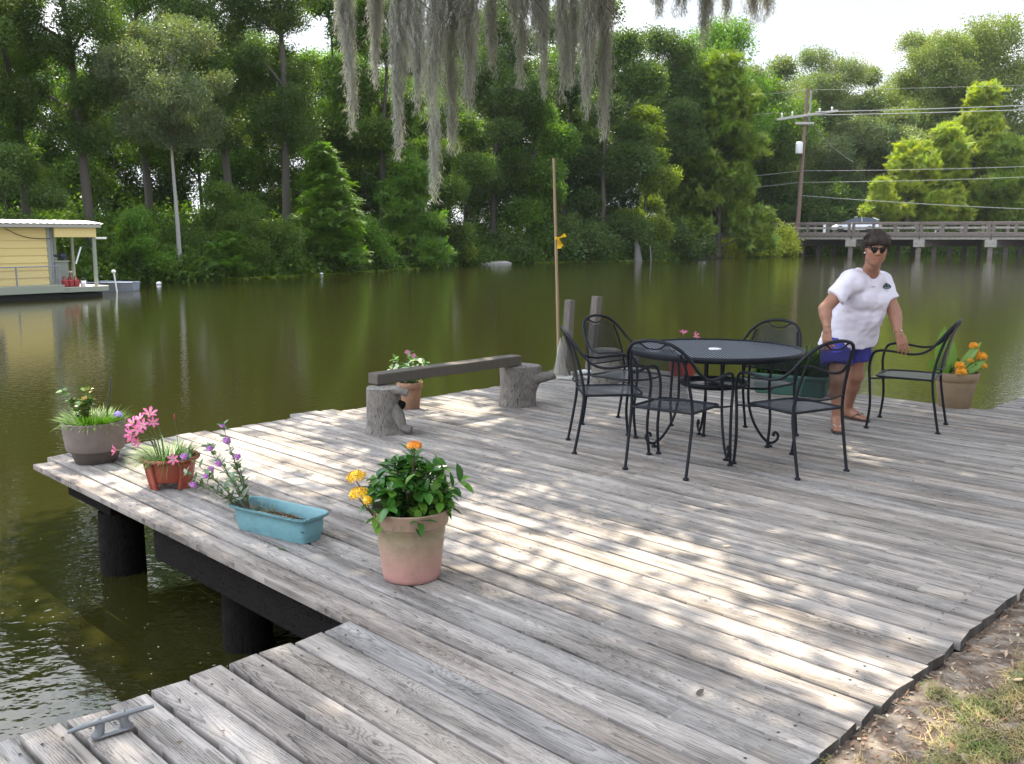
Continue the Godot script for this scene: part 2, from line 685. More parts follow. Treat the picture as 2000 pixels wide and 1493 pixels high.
func nail_row(g: G, u: float, v0: float, v1: float) -> void:
	for vv in [v0 + 0.03, v1 - 0.03]:
		if rng.randf() < 0.12: continue
		var c := uvw(u + rf(-0.02, 0.02), vv + rf(-0.012, 0.012), 0.0016)
		var f := g.v.size()
		g.vert(c + Vector3.UP * 0.0012, Vector3.UP)
		var r := rf(0.004, 0.0065)
		for s in 6:
			g.vert(c + U * cos(TAU * s / 6.0) * r + V * sin(TAU * s / 6.0) * r, Vector3.UP)
		for s in 6: g.tri(f, f + 1 + s, f + 1 + (s + 1) % 6)

func piling(u: float, v: float, r: float, top: float, parent: Node) -> void:
	var g := G.new()
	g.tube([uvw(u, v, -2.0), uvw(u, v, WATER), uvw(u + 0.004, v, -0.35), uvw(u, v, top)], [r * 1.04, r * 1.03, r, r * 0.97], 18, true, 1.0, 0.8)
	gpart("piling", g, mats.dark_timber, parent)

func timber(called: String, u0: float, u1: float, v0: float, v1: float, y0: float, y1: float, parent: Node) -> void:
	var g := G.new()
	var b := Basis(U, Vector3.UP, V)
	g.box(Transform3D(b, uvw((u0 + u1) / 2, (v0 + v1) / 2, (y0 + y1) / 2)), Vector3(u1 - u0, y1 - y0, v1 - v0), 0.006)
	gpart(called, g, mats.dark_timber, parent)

func build_dock() -> void:
	var d := thing("wooden_dock", "weathered grey plank dock with a lower pier arm over the brown water", "dock")
	d.set_meta("kind", "structure")
	var nails := G.new()
	# main deck: boards along U from the water edge to the shore
	var v := 2.065
	var k := 0
	while v < 8.72:
		var w := 0.1385 + rf(-0.0025, 0.0025)
		if v + w > 8.70: w = 8.79 - v
		var u0 := -6.85 + rf(-0.018, 0.016)
		if k == 0: u0 = -6.74
		if k in [16, 17]: u0 = -7.02
		if k == 18: u0 = -6.97
		if k in [8, 9]: u0 = -6.90
		var u1 := -1.175 + rf(-0.005, 0.005) - (0.045 if k < 2 else 0.0)
		var gap: float = [0.010, 0.013, 0.012, 0.017, 0.014][rng.randi() % 5]
		if k == 0:   # outer board with a rounded corner
			board(u0 + 0.06, u1, v, v + w - gap, d)
		else:
			board(u0, u1, v, v + w - gap, d)
		for u in [-6.55, -5.2, -3.85, -3.08, -1.32]:
			nail_row(nails, u, v, v + w - gap)
		v += w
		k += 1
	# the pier arm towards the camera
	v = 2.06
	k = 0
	while v > -1.6:
		var w := 0.1395 + rf(-0.002, 0.002)
		var gap: float = [0.008, 0.010, 0.012, 0.018][rng.randi() % 4]
		if k == 3: gap = 0.021
		board(-2.985 + rf(-0.012, 0.012), -1.235 + rf(-0.015, 0.012) - (0.02 if k > 1 else 0.0), v - w + gap, v, d)
		for u in [-2.86, -1.36]:
			nail_row(nails, u, v - w + gap, v)
		v -= w
		k += 1
	# a walkway that goes on along the shore at the far right
	v = 8.80
	while v < 15.0:
		var w := 0.139
		board(-2.79 + rf(-0.02, 0.02), -1.0, v, v + w - 0.006, d)
		v += w
	gpart("nail", nails, mat("rusty_nail", lin(0.035, 0.028, 0.024), 0.6, 0.4), d).set_meta("kind", "stuff")
	# beams and pilings below
	timber("edge_beam", -4.95, -3.0, 2.12, 2.20, -0.25, -0.0395, d)
	timber("edge_beam", -6.45, -5.75, 2.2, 2.26, -0.20, -0.0395, d)
	timber("edge_beam", -6.6, -1.3, 8.5, 8.58, -0.235, -0.0395, d)
	for u in [-6.55, -5.2, -3.85, -2.86, -1.42]:
		timber("joist", u - 0.045, u + 0.045, 2.26, 8.49, -0.21, -0.0395, d)
	for u in [-2.80, -1.40]:
		timber("joist", u - 0.045, u + 0.045, -1.6, 2.03, -0.21, -0.0395, d)
	for p in [[-6.0, 2.36, 0.14], [-4.38, 2.36, 0.13], [-6.35, 5.4, 0.13], [-6.35, 8.3, 0.13], [-4.4, 8.38, 0.12], [-2.6, 0.35, 0.12], [-2.6, 8.4, 0.12], [-2.6, 11.0, 0.12]]:
		piling(p[0], p[1], p[2], -0.24, d)


# ---------------------------------------------------------------- far bank and trees
var clumps := {}

func leaf(g: G, at: Vector3, along: Vector3, up: Vector3, l: float, w: float, fold := 0.15) -> void:   # one leaf: four faces along a midrib
	along = along.normalized()
	var sd := along.cross(up).normalized()
	var no := sd.cross(along)
	var a := at
	var b := at + along * l * 0.5 + no * l * 0.08
	var e := at + along * l
	var p := b + sd * w * 0.5 + no * fold * w
	var q := b - sd * w * 0.5 + no * fold * w
	var k := [g.vert(a, no), g.vert(b, no), g.vert(e, no), g.vert(p, (no - sd * 0.3).normalized(), Vector2(1, 0)), g.vert(q, (no + sd * 0.3).normalized(), Vector2(0, 1))]
	g.tri(k[0], k[3], k[1]); g.tri(k[3], k[2], k[1]); g.tri(k[0], k[1], k[4]); g.tri(k[1], k[2], k[4])

func flat_leaf(g: G, at: Vector3, along: Vector3, up: Vector3, l: float, w: float) -> void:
	along = along.normalized()
	var sd := along.cross(up).normalized() * w * 0.5
	g.face([at, at + along * l * 0.45 + sd, at + along * l, at + along * l * 0.45 - sd])

func clump_mesh(kind: String, var_no: int) -> ArrayMesh:
	var key := "%s%d" % [kind, var_no]
	if clumps.has(key):
		return clumps[key]
	var g := G.new()
	if kind == "feather":
		for k in 7:   # flat fern-like sprays that droop at the tip
			var d := Vector3(rf(-1, 1), rf(-0.25, 0.3), rf(-1, 1)).normalized()
			var st := rv(0.35) * Vector3(1, 0.5, 1)
			var side := d.cross(Vector3.UP).normalized()
			for s in 9:
				var f := s / 8.0
				var p := st + d * f * 0.85 + Vector3.DOWN * f * f * 0.28
				for q in [-1.0, 1.0]:
					var al: Vector3 = (d * 0.7 + side * q * rf(0.7, 1.0) + Vector3.DOWN * rf(0.0, 0.5))
					flat_leaf(g, p, al, (Vector3.UP + rv(0.5)).normalized(), rf(0.2, 0.36) * (1.15 - f * 0.5), 0.085)
	else:
		for k in 46:
			var p := rv(1.0)
			p = p * (0.55 + 0.45 * p.length())
			var d := (p * 0.6 + rv(1.0) + Vector3.DOWN * 0.25).normalized()
			flat_leaf(g, p, d, (Vector3.UP * 0.8 + rv(1.0)).normalized(), rf(0.22, 0.4), rf(0.13, 0.2))
	clumps[key] = g.mesh(false)
	return clumps[key]

const TINTS := {
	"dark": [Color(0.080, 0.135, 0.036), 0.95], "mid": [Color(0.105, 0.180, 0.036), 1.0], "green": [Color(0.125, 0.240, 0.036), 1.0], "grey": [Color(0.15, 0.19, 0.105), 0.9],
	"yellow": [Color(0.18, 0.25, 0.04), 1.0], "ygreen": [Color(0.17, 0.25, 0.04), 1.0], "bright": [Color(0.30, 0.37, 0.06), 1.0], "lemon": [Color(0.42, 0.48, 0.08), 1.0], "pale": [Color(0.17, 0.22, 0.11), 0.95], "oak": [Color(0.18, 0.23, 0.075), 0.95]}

func leaf_mat(tint: String) -> StandardMaterial3D:
	var c: Color = TINTS[tint][0]
	var b: float = TINTS[tint][1]
	var m := mat("leaves_" + tint, c.linear_to_srgb(), 0.5, 0.0, Color(b * 0.95, b, b * 0.45))
	m.metallic_specular = 0.35
	return m

func make_tree(kind: String, tint: String, x: float, z: float, gy: float, top: float, cb: float, r: float, full: float, label: String, group := "") -> Node3D:
	var called: String = {"feathery": "cypress_tree", "broad": "broadleaf_tree", "pale": "pale_trunked_tree", "cypress": "cypress_tree", "bush": "bush"}[kind]
	var t := thing(called, label, "bush" if kind == "bush" else "tree", Vector3(x, gy, z), 0.0, group)
	var h := top - gy
	var cb0 := cb - gy
	var dist := Vector2(x, z).length()
	var size := clampf(dist * 0.0105, 0.42, 1.25) * rf(0.68, 1.0) * (0.72 if kind == "feathery" else 1.0)
	var g := G.new()
	var pos: Array = []
	var col: Array = []
	var lean := Vector3(rf(-0.07, 0.07), 0, rf(-0.03, 0.03)) * h * (0.4 if kind == "pale" else 1.0)
	var tr := clampf(h * 0.014, 0.06, 0.30) * (0.75 if kind == "pale" else 1.0)
	var trunk_top := h * (0.93 if kind == "cypress" else 0.86)
	var tp := []
	for k in 9:
		var f := k / 8.0
		tp.append(lean * f * f + Vector3(sin(f * 5.0 + x) * tr * 1.3, f * trunk_top - 0.3, cos(f * 4.0 + z) * tr * 0.8) * Vector3(f, 1, f))
	var radii := []
	for k in 9:
		var f := k / 8.0
		radii.append(tr * (1.0 - f * 0.85) * (1.45 if k == 0 else 1.0) * (1.35 if k == 0 and kind == "cypress" else 1.0))
	var at := func(f: float) -> Vector3: return (tp[int(clampf(f * 8.0, 0, 7))] as Vector3).lerp(tp[int(clampf(f * 8.0, 0, 7)) + 1], clampf(f * 8.0 - int(clampf(f * 8.0, 0, 7)), 0, 1))
	if kind != "bush":
		g.tube(tp, radii, 8, true, 1.0, 1.0)
	var crown_h := h - cb0
	var px_area: float = PI * 0.25 * crown_h * r * 2.0
	var want := int(full * clampf(px_area / (size * size) * 8.5, 60, 3200))
	if kind == "cypress":
		var nb := int(clampf(crown_h / size * 4.2, 16, 90))
		for k in nb:
			var f := (k + rng.randf()) / nb
			var y := cb0 + crown_h * f
			var br := r * pow(1.0 - f, 0.62) * (0.62 + 0.38 * minf(1.0, f * 4.0 + 0.25)) * rf(0.5, 1.2)
			var an := k * 2.4 + rf(-0.4, 0.4)
			var d := Vector3(cos(an), rf(0.0, 0.25), sin(an))
			var o: Vector3 = at.call(clampf((y + 0.3) / trunk_top, 0, 1))
			o.y = y
			if br > size * 0.5:
				g.tube([o, o + d * br * 0.5, o + d * br * 0.9 + Vector3.DOWN * br * 0.08], [tr * 0.22 * (1.1 - f), tr * 0.13, 0.01], 5, false)
			var per := maxi(2, int(want / float(nb)))
			for q in per:
				var w := pow(rng.randf(), 0.6)
				var p := o + d * br * w + Vector3.UP * br * (0.12 * w - 0.22 * w * w) + rv(size * 0.8) * Vector3(1, 0.9, 1) + d.cross(Vector3.UP) * rf(-0.45, 0.45) * br * w * 0.7
				var b := Basis(Vector3.UP, rf(0, TAU)) * Basis(Vector3.RIGHT, rf(-0.6, 0.6))
				pos.append(Transform3D(b.scaled(Vector3.ONE * size * rf(0.8, 1.3)), p))
	else:
		var lobes := []
		var nl := int(clampf(crown_h * r / (size * size) * 0.09, 8, 30))
		if kind == "bush": nl = int(clampf(nl, 6, 14))
		if kind == "feathery": nl = int(nl * 1.3) + 6
		for k in nl:
			var f := (k + rng.randf()) / nl
			var y := cb0 + crown_h * (0.06 + 0.88 * f)
			var prof := sin(PI * clampf(0.12 + 0.8 * f, 0, 1)) if kind != "bush" else sqrt(maxf(0.0, 1.0 - f * f)) * 0.95 + 0.05
			if kind == "feathery": prof = pow(1.0 - f, 0.75) * (0.75 + 0.25 * minf(1.0, f * 5.0 + 0.2)) + 0.06
			var an := k * 2.4 + rf(-0.6, 0.6)
			var rr := r * prof * sqrt(rf(0.15, 1.0)) * 0.85
			var c := Vector3(cos(an) * rr, y, sin(an) * rr) + lean * (y / h)
			var lr := r * rf(0.24, 0.56) * (0.75 + 0.3 * prof)
			lobes.append([c, lr])
			var o: Vector3 = at.call(clampf((y - rr * 0.5) / trunk_top, 0.05, 0.97))
			if kind == "bush": o = Vector3(0, -0.1, 0) + c * 0.12
			g.tube(curve([o, o.lerp(c, 0.5) + Vector3.UP * rr * 0.08, c], 3), [tr * 0.42, tr * 0.36, tr * 0.3, tr * 0.24, tr * 0.17, tr * 0.11, 0.015], 5, false)
		var tot := 0.0
		for l in lobes: tot += l[1] * l[1]
		for l in lobes:
			var n := int(want * l[1] * l[1] / tot) + 2
			for q in n:
				var d := Vector3(rf(-1, 1), rf(-0.75, 1), rf(-1, 1)).normalized()
				var p: Vector3 = l[0] + d * l[1] * pow(rng.randf(), 0.4) * (1.0 if rng.randf() < 0.82 else rf(1.0, 1.45)) * Vector3(1, 0.66, 1)
				if p.y < 0.05: continue
				pos.append(Transform3D(Basis.from_euler(Vector3(rf(0, TAU), rf(0, TAU), 0)).scaled(Vector3.ONE * size * rf(0.65, 1.15)), p))
	for k in pos.size():
		var b := rf(0.72, 1.25)
		var y := rf(-0.12, 0.16)
		col.append(Color(b * (1.0 + y), b, b * (1.0 - y * 0.8)))
	var bark := mat("pale_bark", lin(0.36, 0.35, 0.33), 0.9) if kind == "pale" else mat("tree_bark", lin(0.10, 0.088, 0.075), 0.95)
	gpart("trunk" if kind != "bush" else "stem", g, bark, t)
	scatter("crown" if kind != "bush" else "foliage", clump_mesh("feather" if kind in ["cypress", "feathery"] else "broad", rng.randi() % 3), leaf_mat(tint), pos, col, t).set_meta("kind", "stuff")
	return t

func build_trees() -> void:
	var list := [
		["broad", "dark", -25.15, -43.40, 0.15, 19.63, 2.50, 2.86, 0.62, "tall dark tree at the left edge behind the houseboat roof"],
		["broad", "mid", -25.11, -48.90, 0.15, 21.01, 3.15, 2.55, 0.62, "tall dark tree rising behind the yellow wall of the houseboat"],
		["broad", "dark", -20.83, -46.77, 0.15, 21.04, 4.80, 2.83, 0.62, "tall tree with a thick bare trunk behind the houseboat porch"],
		["pale", "grey", -16.82, -47.50, -0.20, 12.39, 5.60, 3.00, 0.90, "slender tree with a pale straight trunk and silvery open crown"],
		["broad", "mid", -22.54, -59.00, 0.15, 24.20, 5.66, 3.57, 0.62, "tall tree standing behind the pale trunked tree"],
		["broad", "dark", -16.92, -56.88, 0.15, 24.18, 5.51, 3.44, 0.62, "tall dark tree right of the pale trunked tree"],
		["broad", "dark", -13.57, -57.17, 0.15, 23.49, 6.13, 3.14, 0.62, "tall tree with a straight dark trunk behind the vine covered thicket"],
		["cypress", "green", -10.75, -55.93, -0.20, 6.76, 0.00, 2.70, 1.00, "young feathery cypress at the water with layered branches, left of the hanging moss"],
		["broad", "mid", -12.31, -67.98, 0.15, 19.77, 6.29, 3.74, 0.90, "tall tree behind the young feathery cypress"],
		["broad", "mid", -9.00, -66.56, 0.15, 20.04, 6.19, 3.29, 1.00, "tall tree behind the leftmost long moss tress"],
		["feathery", "green", -7.11, -65.14, -0.20, 7.45, 0.00, 2.79, 1.00, "feathery cypress below the longest tress of moss"],
		["broad", "mid", -5.22, -72.49, 0.15, 12.61, 0.35, 3.39, 1.00, "leafy mid green tree right of the longest moss tress"],
		["broad", "dark", -1.54, -80.90, 0.15, 21.63, 4.21, 5.11, 1.00, "big dark tree with its black trunk showing above the water"],
		["broad", "green", 2.23, -81.75, -0.20, 15.28, 0.00, 3.82, 1.00, "green leafy tree behind the tall bamboo pole"],
		["broad", "dark", 4.93, -90.50, 0.15, 24.91, 7.87, 5.47, 1.00, "tall dark tree far behind the bamboo pole"],
		["broad", "dark", 8.14, -85.38, 0.15, 20.19, 0.70, 4.22, 1.00, "dark tree standing right of the bamboo pole"],
		["broad", "yellow", 12.23, -88.03, -0.20, 13.86, 0.20, 3.19, 1.00, "small yellowish green tree below the widest moss tress"],
		["broad", "dark", 15.31, -96.95, 0.15, 22.00, 5.76, 5.06, 1.00, "tall dark tree left of the large cypress"],
		["feathery", "ygreen", 20.87, -95.34, -0.20, 19.25, 0.20, 5.24, 1.30, "large feathery cypress standing at the point left of the bridge"],
		["broad", "mid", 18.92, -99.25, 0.15, 20.23, 4.81, 4.36, 1.00, "leafy tree half hidden behind the large cypress"],
		["broad", "dark", -21.60, -40.30, -0.20, 4.99, 0.00, 2.44, 1.00, "dense dark thicket behind the yellow houseboat wall"],
		["bush", "green", -17.86, -44.64, -0.20, 2.89, 0.00, 1.23, 1.20, "cone shaped bright green bush right of the houseboat porch"],
		["cypress", "green", -14.80, -48.83, -0.20, 1.53, 0.00, 1.93, 1.00, "low drooping cypress bush hanging over the water"],
		["bush", "mid", -15.39, -51.25, -0.20, 4.58, 0.00, 2.11, 1.00, "vine covered thicket behind the low drooping bush"],
		["bush", "mid", -12.98, -52.60, -0.20, 2.15, 0.00, 1.39, 1.00, "round green bush left of the young feathery cypress"],
		["bush", "green", -9.26, -59.55, -0.20, 2.55, 0.00, 1.64, 1.00, "green bush between the two feathery cypresses"],
		["bush", "yellow", -3.73, -72.00, -0.20, 0.72, 0.00, 0.67, 1.20, "small bright leafy bush at the waterline beside the concrete slab"],
		["bush", "dark", -0.52, -78.68, -0.20, 1.53, 0.00, 2.38, 1.00, "dark low bush on the bank left of the bamboo pole"],
		["bush", "dark", 5.59, -82.12, -0.20, 2.94, 0.00, 3.25, 1.00, "dark wide bush on the bank right of the bamboo pole"],
		["bush", "dark", 10.28, -85.01, -0.20, 3.21, 0.00, 2.43, 1.00, "dark bush around a pale leaning stump at the water"],
		["bush", "dark", 16.09, -90.88, -0.20, 2.60, 0.00, 2.75, 1.00, "dark bush beside the foot of the large cypress"],
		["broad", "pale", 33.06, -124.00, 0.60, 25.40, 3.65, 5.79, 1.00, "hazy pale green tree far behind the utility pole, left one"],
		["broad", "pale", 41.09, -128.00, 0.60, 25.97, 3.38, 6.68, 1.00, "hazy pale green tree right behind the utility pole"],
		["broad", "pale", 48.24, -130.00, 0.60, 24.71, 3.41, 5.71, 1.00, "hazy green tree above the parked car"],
		["broad", "oak", 57.81, -138.00, 0.60, 30.18, 11.19, 8.34, 1.00, "broad oak crown against the white sky, left one of two"],
		["broad", "oak", 68.27, -141.00, 0.60, 31.08, 10.66, 9.30, 1.00, "broad oak crown against the white sky, right one of two"],
		["broad", "oak", 71.28, -133.00, 0.60, 13.49, 3.81, 3.65, 0.90, "tree with a sky gap beside it at the right edge of the wood"],
		["feathery", "bright", 46.64, -112.00, 0.60, 12.59, 2.85, 4.43, 1.50, "bright yellow green cypress behind the bridge rail, left one of the pair"],
		["feathery", "bright", 51.63, -114.00, 0.60, 15.33, 2.87, 3.88, 1.50, "bright yellow green pointed cypress, taller one of the pair"],
		["feathery", "bright", 57.84, -119.00, 0.60, 20.45, 2.93, 4.58, 1.50, "tall yellow green cypress behind the pointed pair"],
		["feathery", "ygreen", 60.22, -115.00, 0.60, 13.66, 2.88, 3.92, 1.30, "yellow green cypress at the right edge above the bridge"],
		["broad", "oak", 72.04, -122.00, 0.60, 11.99, 2.97, 4.69, 1.00, "leafy tree cut by the right edge above the bridge"],
		["feathery", "bright", 42.83, -110.50, 0.60, 8.40, 2.83, 1.94, 1.40, "small bright bushy cypress at the foot of the bright pair"],
		["bush", "dark", 34.73, -116.00, 0.60, 7.21, 2.59, 4.46, 1.00, "dark green undergrowth bush behind the foot of the utility pole"],
		["bush", "dark", 40.76, -117.00, 0.60, 7.88, 2.60, 3.86, 1.00, "dark green undergrowth bush behind the grey car"],
		["broad", "mid", -37.65, -60.00, 0.15, 13.74, 0.95, 4.29, 0.80, "tree deep in the far bank wood, behind the left edge thicket"],
		["broad", "dark", -36.24, -65.92, 0.15, 13.62, 0.89, 5.07, 0.80, "tree deep in the far bank wood, left of the houseboat roof"],
		["broad", "green", -31.83, -64.41, 0.15, 15.61, 0.91, 4.25, 0.80, "tree deep in the far bank wood, over the houseboat wall"],
		["broad", "mid", -28.04, -63.94, 0.15, 12.61, 0.91, 4.57, 0.80, "tree deep in the far bank wood, behind the houseboat porch"],
		["broad", "dark", -27.53, -71.94, 0.15, 16.17, 0.83, 5.53, 0.80, "tree deep in the far bank wood, right of the porch tree"],
		["broad", "green", -23.39, -71.50, 0.15, 14.64, 0.84, 4.71, 0.80, "tree deep in the far bank wood, behind the pale trunk"],
		["broad", "mid", -19.57, -72.07, 0.15, 17.28, 0.83, 5.15, 0.80, "tree deep in the far bank wood, right of the pale trunk"],
		["broad", "dark", -17.36, -80.47, 0.15, 15.47, 0.75, 6.19, 0.80, "tree deep in the far bank wood, behind the vine thicket"],
		["broad", "green", -13.14, -82.06, 0.15, 18.23, 0.74, 5.41, 0.80, "tree deep in the far bank wood, left of the first feathery cypress"],
		["broad", "mid", -9.08, -86.77, 0.15, 17.44, 0.69, 6.20, 0.80, "tree deep in the far bank wood, behind the first feathery cypress"],
		["broad", "dark", -4.88, -99.60, 0.15, 23.30, 0.57, 7.66, 0.80, "tree deep in the far bank wood, between the two young cypresses"],
		["broad", "green", 0.67, -102.30, 0.15, 19.25, 0.54, 6.75, 0.80, "tree deep in the far bank wood, behind the longest moss tress"],
		["broad", "mid", 6.38, -102.85, 0.15, 22.47, 0.54, 7.35, 0.80, "tree deep in the far bank wood, left of the bamboo pole top"],
		["broad", "dark", 13.04, -110.88, 0.15, 21.86, 0.46, 8.53, 0.80, "tree deep in the far bank wood, behind the bamboo pole"],
		["broad", "green", 22.54, -115.69, 0.15, 26.82, 0.41, 7.63, 0.80, "tree deep in the far bank wood, right of the bamboo pole"],
		["broad", "mid", 30.11, -120.29, 0.15, 22.37, 0.37, 8.59, 0.80, "tree deep in the far bank wood, behind the widest moss tress"],
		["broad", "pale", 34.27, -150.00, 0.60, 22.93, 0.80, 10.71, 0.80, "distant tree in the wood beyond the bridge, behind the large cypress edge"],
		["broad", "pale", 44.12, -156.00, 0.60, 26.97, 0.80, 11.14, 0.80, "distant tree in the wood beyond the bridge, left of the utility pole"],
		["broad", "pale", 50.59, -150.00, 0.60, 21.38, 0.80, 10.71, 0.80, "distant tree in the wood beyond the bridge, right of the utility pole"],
		["broad", "oak", 61.09, -156.00, 0.60, 23.78, 0.80, 11.14, 0.80, "distant tree in the wood beyond the bridge, above the grey car"],
		["broad", "oak", 66.91, -150.00, 0.60, 25.99, 0.80, 10.71, 0.80, "distant tree in the wood beyond the bridge, behind the bright cypress pair"],
		["broad", "oak", 78.06, -156.00, 0.60, 14.09, 0.80, 11.14, 0.80, "distant tree in the wood beyond the bridge, between the oak crowns"],
		["broad", "oak", 83.23, -150.00, 0.60, 13.61, 0.80, 10.71, 0.80, "distant tree in the wood beyond the bridge, below the right oak crown"],
		["broad", "oak", 95.03, -156.00, 0.60, 14.09, 0.80, 11.14, 0.80, "distant tree in the wood beyond the bridge, at the far right edge"],
		["broad", "dark", -34.00, -36.00, 0.15, 17.00, 2.0, 4.00, 0.7, "far bank tree left of the houseboat, nearest one past the left edge"],
		["broad", "mid", -42.00, -33.00, 0.15, 19.00, 2.0, 4.50, 0.7, "far bank tree left of the houseboat, second one past the left edge"],
		["broad", "green", -51.00, -33.00, 0.15, 16.00, 2.0, 4.20, 0.7, "far bank tree left of the houseboat, third one past the left edge"],
		["broad", "dark", -62.00, -29.00, 0.15, 18.00, 2.0, 4.80, 0.7, "far bank tree left of the houseboat, fourth one past the left edge"],
		["broad", "mid", -39.00, -45.00, 0.15, 20.00, 2.0, 4.60, 0.7, "far bank tree left of the houseboat, rear one behind the nearest left tree"],
		["broad", "green", -56.00, -42.00, 0.15, 21.00, 2.0, 5.00, 0.7, "far bank tree left of the houseboat, rear one behind the third left tree"],
		["broad", "dark", -75.00, -27.00, 0.15, 17.00, 2.0, 4.50, 0.7, "far bank tree left of the houseboat, farthest one past the left edge"],
	]
	for e in list:
		var deep: bool = e[9].begins_with("tree deep")
		var far: bool = e[9].begins_with("distant tree")
		make_tree(e[0], e[1], e[2], e[3], e[4], e[5], e[6], e[7], e[8], e[9], "trees in the wood behind the far bank" if deep else ("trees in the wood beyond the bridge" if far else "trees and bushes along the far bank"))




# ---------------------------------------------------------------- far bank
func bank_point(k: float) -> Vector2:
	var a := int(clampf(floorf(k), 0, river.size() - 2))
	return river[a].lerp(river[a + 1], k - a)

func build_far_bank() -> void:
	# ground cover: bushes of leaves that nobody could count, along the water and in under the trees
	var pos := []
	var col := []
	for q in 11500:
		var k := rf(1.0, 19.0)
		var p := bank_point(k)
		var dirn := (bank_point(k + 0.05) - bank_point(k - 0.05)).normalized()
		var inland := Vector2(dirn.y, -dirn.x)
		if bank_distance(p + inland * 0.5) < 0.0: inland = -inland
		var off := 0.1 + pow(rng.randf(), 1.6) * 13.0
		var c := p + inland * off
		var hmax := 0.35 + (1.4 + 0.16 * off) * smoothstep(0.0, 3.5, off) * (0.6 + 0.4 * sin(k * 5.0 + off))
		if k > 11.8 and k < 14.4: continue
		if k > 14.2: hmax *= 0.8
		var s := rf(0.5, 0.95) * (1.0 if k < 14.0 else 1.4)
		pos.append(Transform3D(Basis.from_euler(Vector3(rf(0, TAU), rf(0, TAU), 0)).scaled(Vector3.ONE * s), Vector3(c.x, ground_height(c) + rf(0.0, hmax), c.y)))
		var b := rf(0.6, 1.2)
		col.append(Color(b, b * rf(0.95, 1.1), b * 0.9))
	var o := scatter("undergrowth", clump_mesh("broad", 1), leaf_mat("mid"), pos, col, self)
	tag(o, "low dark green undergrowth along the far waterline", "undergrowth", "", "stuff")
	# floating mats of small leaves at the water's edge
	pos = []
	col = []
	for q in 5200:
		var k: float = [rf(5.6, 8.4), rf(10.2, 11.4), rf(12.6, 14.6)][rng.randi() % 3]
		var p := bank_point(k) + Vector2(rf(-0.2, 1.0), rf(-0.2, 1.2)) * pow(rng.randf(), 1.5)
		pos.append(Transform3D(Basis.from_euler(Vector3(rf(-0.3, 0.3), rf(0, TAU), rf(-0.3, 0.3))).scaled(Vector3.ONE * rf(0.08, 0.2)), Vector3(p.x, WATER + rf(0.0, 0.05), p.y)))
		var b := rf(0.7, 1.2)
		col.append(Color(b, b, b))
	var g := G.new()
	for k in 7:
		var a := TAU * k / 7.0
		flat_leaf(g, Vector3(cos(a), 0, sin(a)) * 0.2, Vector3(cos(a), 0.15, sin(a)), Vector3.UP, 0.9, 0.8)
	o = scatter("floating_plants", g.mesh(false), leaf_mat("yellow"), pos, col, self)
	tag(o, "green floating water plants along the far waterline", "water plants", "", "stuff")
	# reeds at the point by the bridge
	g = G.new()
	for k in 26:
		var b := rv(0.35) * Vector3(1, 0, 1)
		var d := (Vector3.UP + rv(0.45)).normalized()
		var l := rf(0.6, 1.1)
		var side := d.cross(rv(1.0)).normalized() * 0.022
		g.face([b - side, b + side, b + d * l * 0.6 + side * 0.8 + rv(0.03), b + d * l + rv(0.12) + Vector3.DOWN * 0.08, b + d * l * 0.6 - side * 0.8])
	var tuft := g.mesh(false)
	pos = []
	col = []
	for q in 420:
		var x := rf(21.5, 32.5)
		var z := rf(-104.5, -95.5)
		var d := bank_distance(Vector2(x, z))
		if d < -0.15 or d > 5.0: continue
		var s := rf(0.7, 1.7) * (0.75 + 0.12 * minf(d, 3.0))
		pos.append(Transform3D(Basis(Vector3.UP, rf(0, TAU)).scaled(Vector3(1.1, 1, 1.1) * s), Vector3(x, ground_height(Vector2(x, z)) - 0.05, z)))
		var b := rf(0.7, 1.25)
		col.append(Color(b * rf(0.9, 1.25), b, b * 0.8))
	o = scatter("reeds", tuft, mat("reed_blades", lin(0.36, 0.42, 0.07), 0.6, 0.0, Color(0.95, 1.0, 0.4)), pos, col, self)
	tag(o, "bright yellow green reeds on the point left of the bridge", "reeds", "", "stuff")
	for e in [[25.2, -98.6, 1.9, 1.0, "sunlit yellow green bush among the reeds"], [29.6, -102.6, 2.3, 1.2, "sunlit bush with pale leaves at the bridge end"], [27.2, -100.4, 1.5, 0.8, "small sunlit bush in the middle of the reeds"]]:
		make_tree("bush", "lemon", e[0], e[1], -0.3, e[2], 0.0, e[3], 1.3, e[4], "sunlit bushes on the point")
	# concrete slab at the water, pale mud, dead stump, floats
	g = G.new()
	g.box(Transform3D(Basis(Vector3.UP, 0.45) * Basis(Vector3.RIGHT, 0.12), Vector3(-1.9, -0.55, -75.2)), Vector3(3.4, 0.22, 1.6), 0.04)
	tag(gpart("concrete_slab", g, concrete("concrete", Color(0.36, 0.35, 0.34)), self), "grey concrete slab sloping into the water on the far bank", "slab")
	g = G.new()
	g.tube(curve([Vector3(11.2, -0.9, -83.4), Vector3(11.15, 0.3, -83.6), Vector3(11.0, 1.1, -83.8), Vector3(10.9, 1.9, -84.0)], 4), [0.5, 0.42, 0.36, 0.3, 0.27, 0.25, 0.24, 0.22, 0.2, 0.19, 0.17, 0.14, 0.1], 8)
	tag(gpart("dead_stump", g, mat("dead_bark", lin(0.13, 0.125, 0.12), 0.9), self), "pale leaning dead stump standing at the far waterline", "stump")
	g = G.new()
	g.tube([Vector3(12.3, -0.9, -82.9), Vector3(12.2, 0.75, -83.0)], [0.07, 0.05], 6)
	tag(gpart("water_stake", g, mat("dead_bark", lin(0.13, 0.125, 0.12), 0.9), self), "thin pale stake beside the dead stump in the water", "stake")
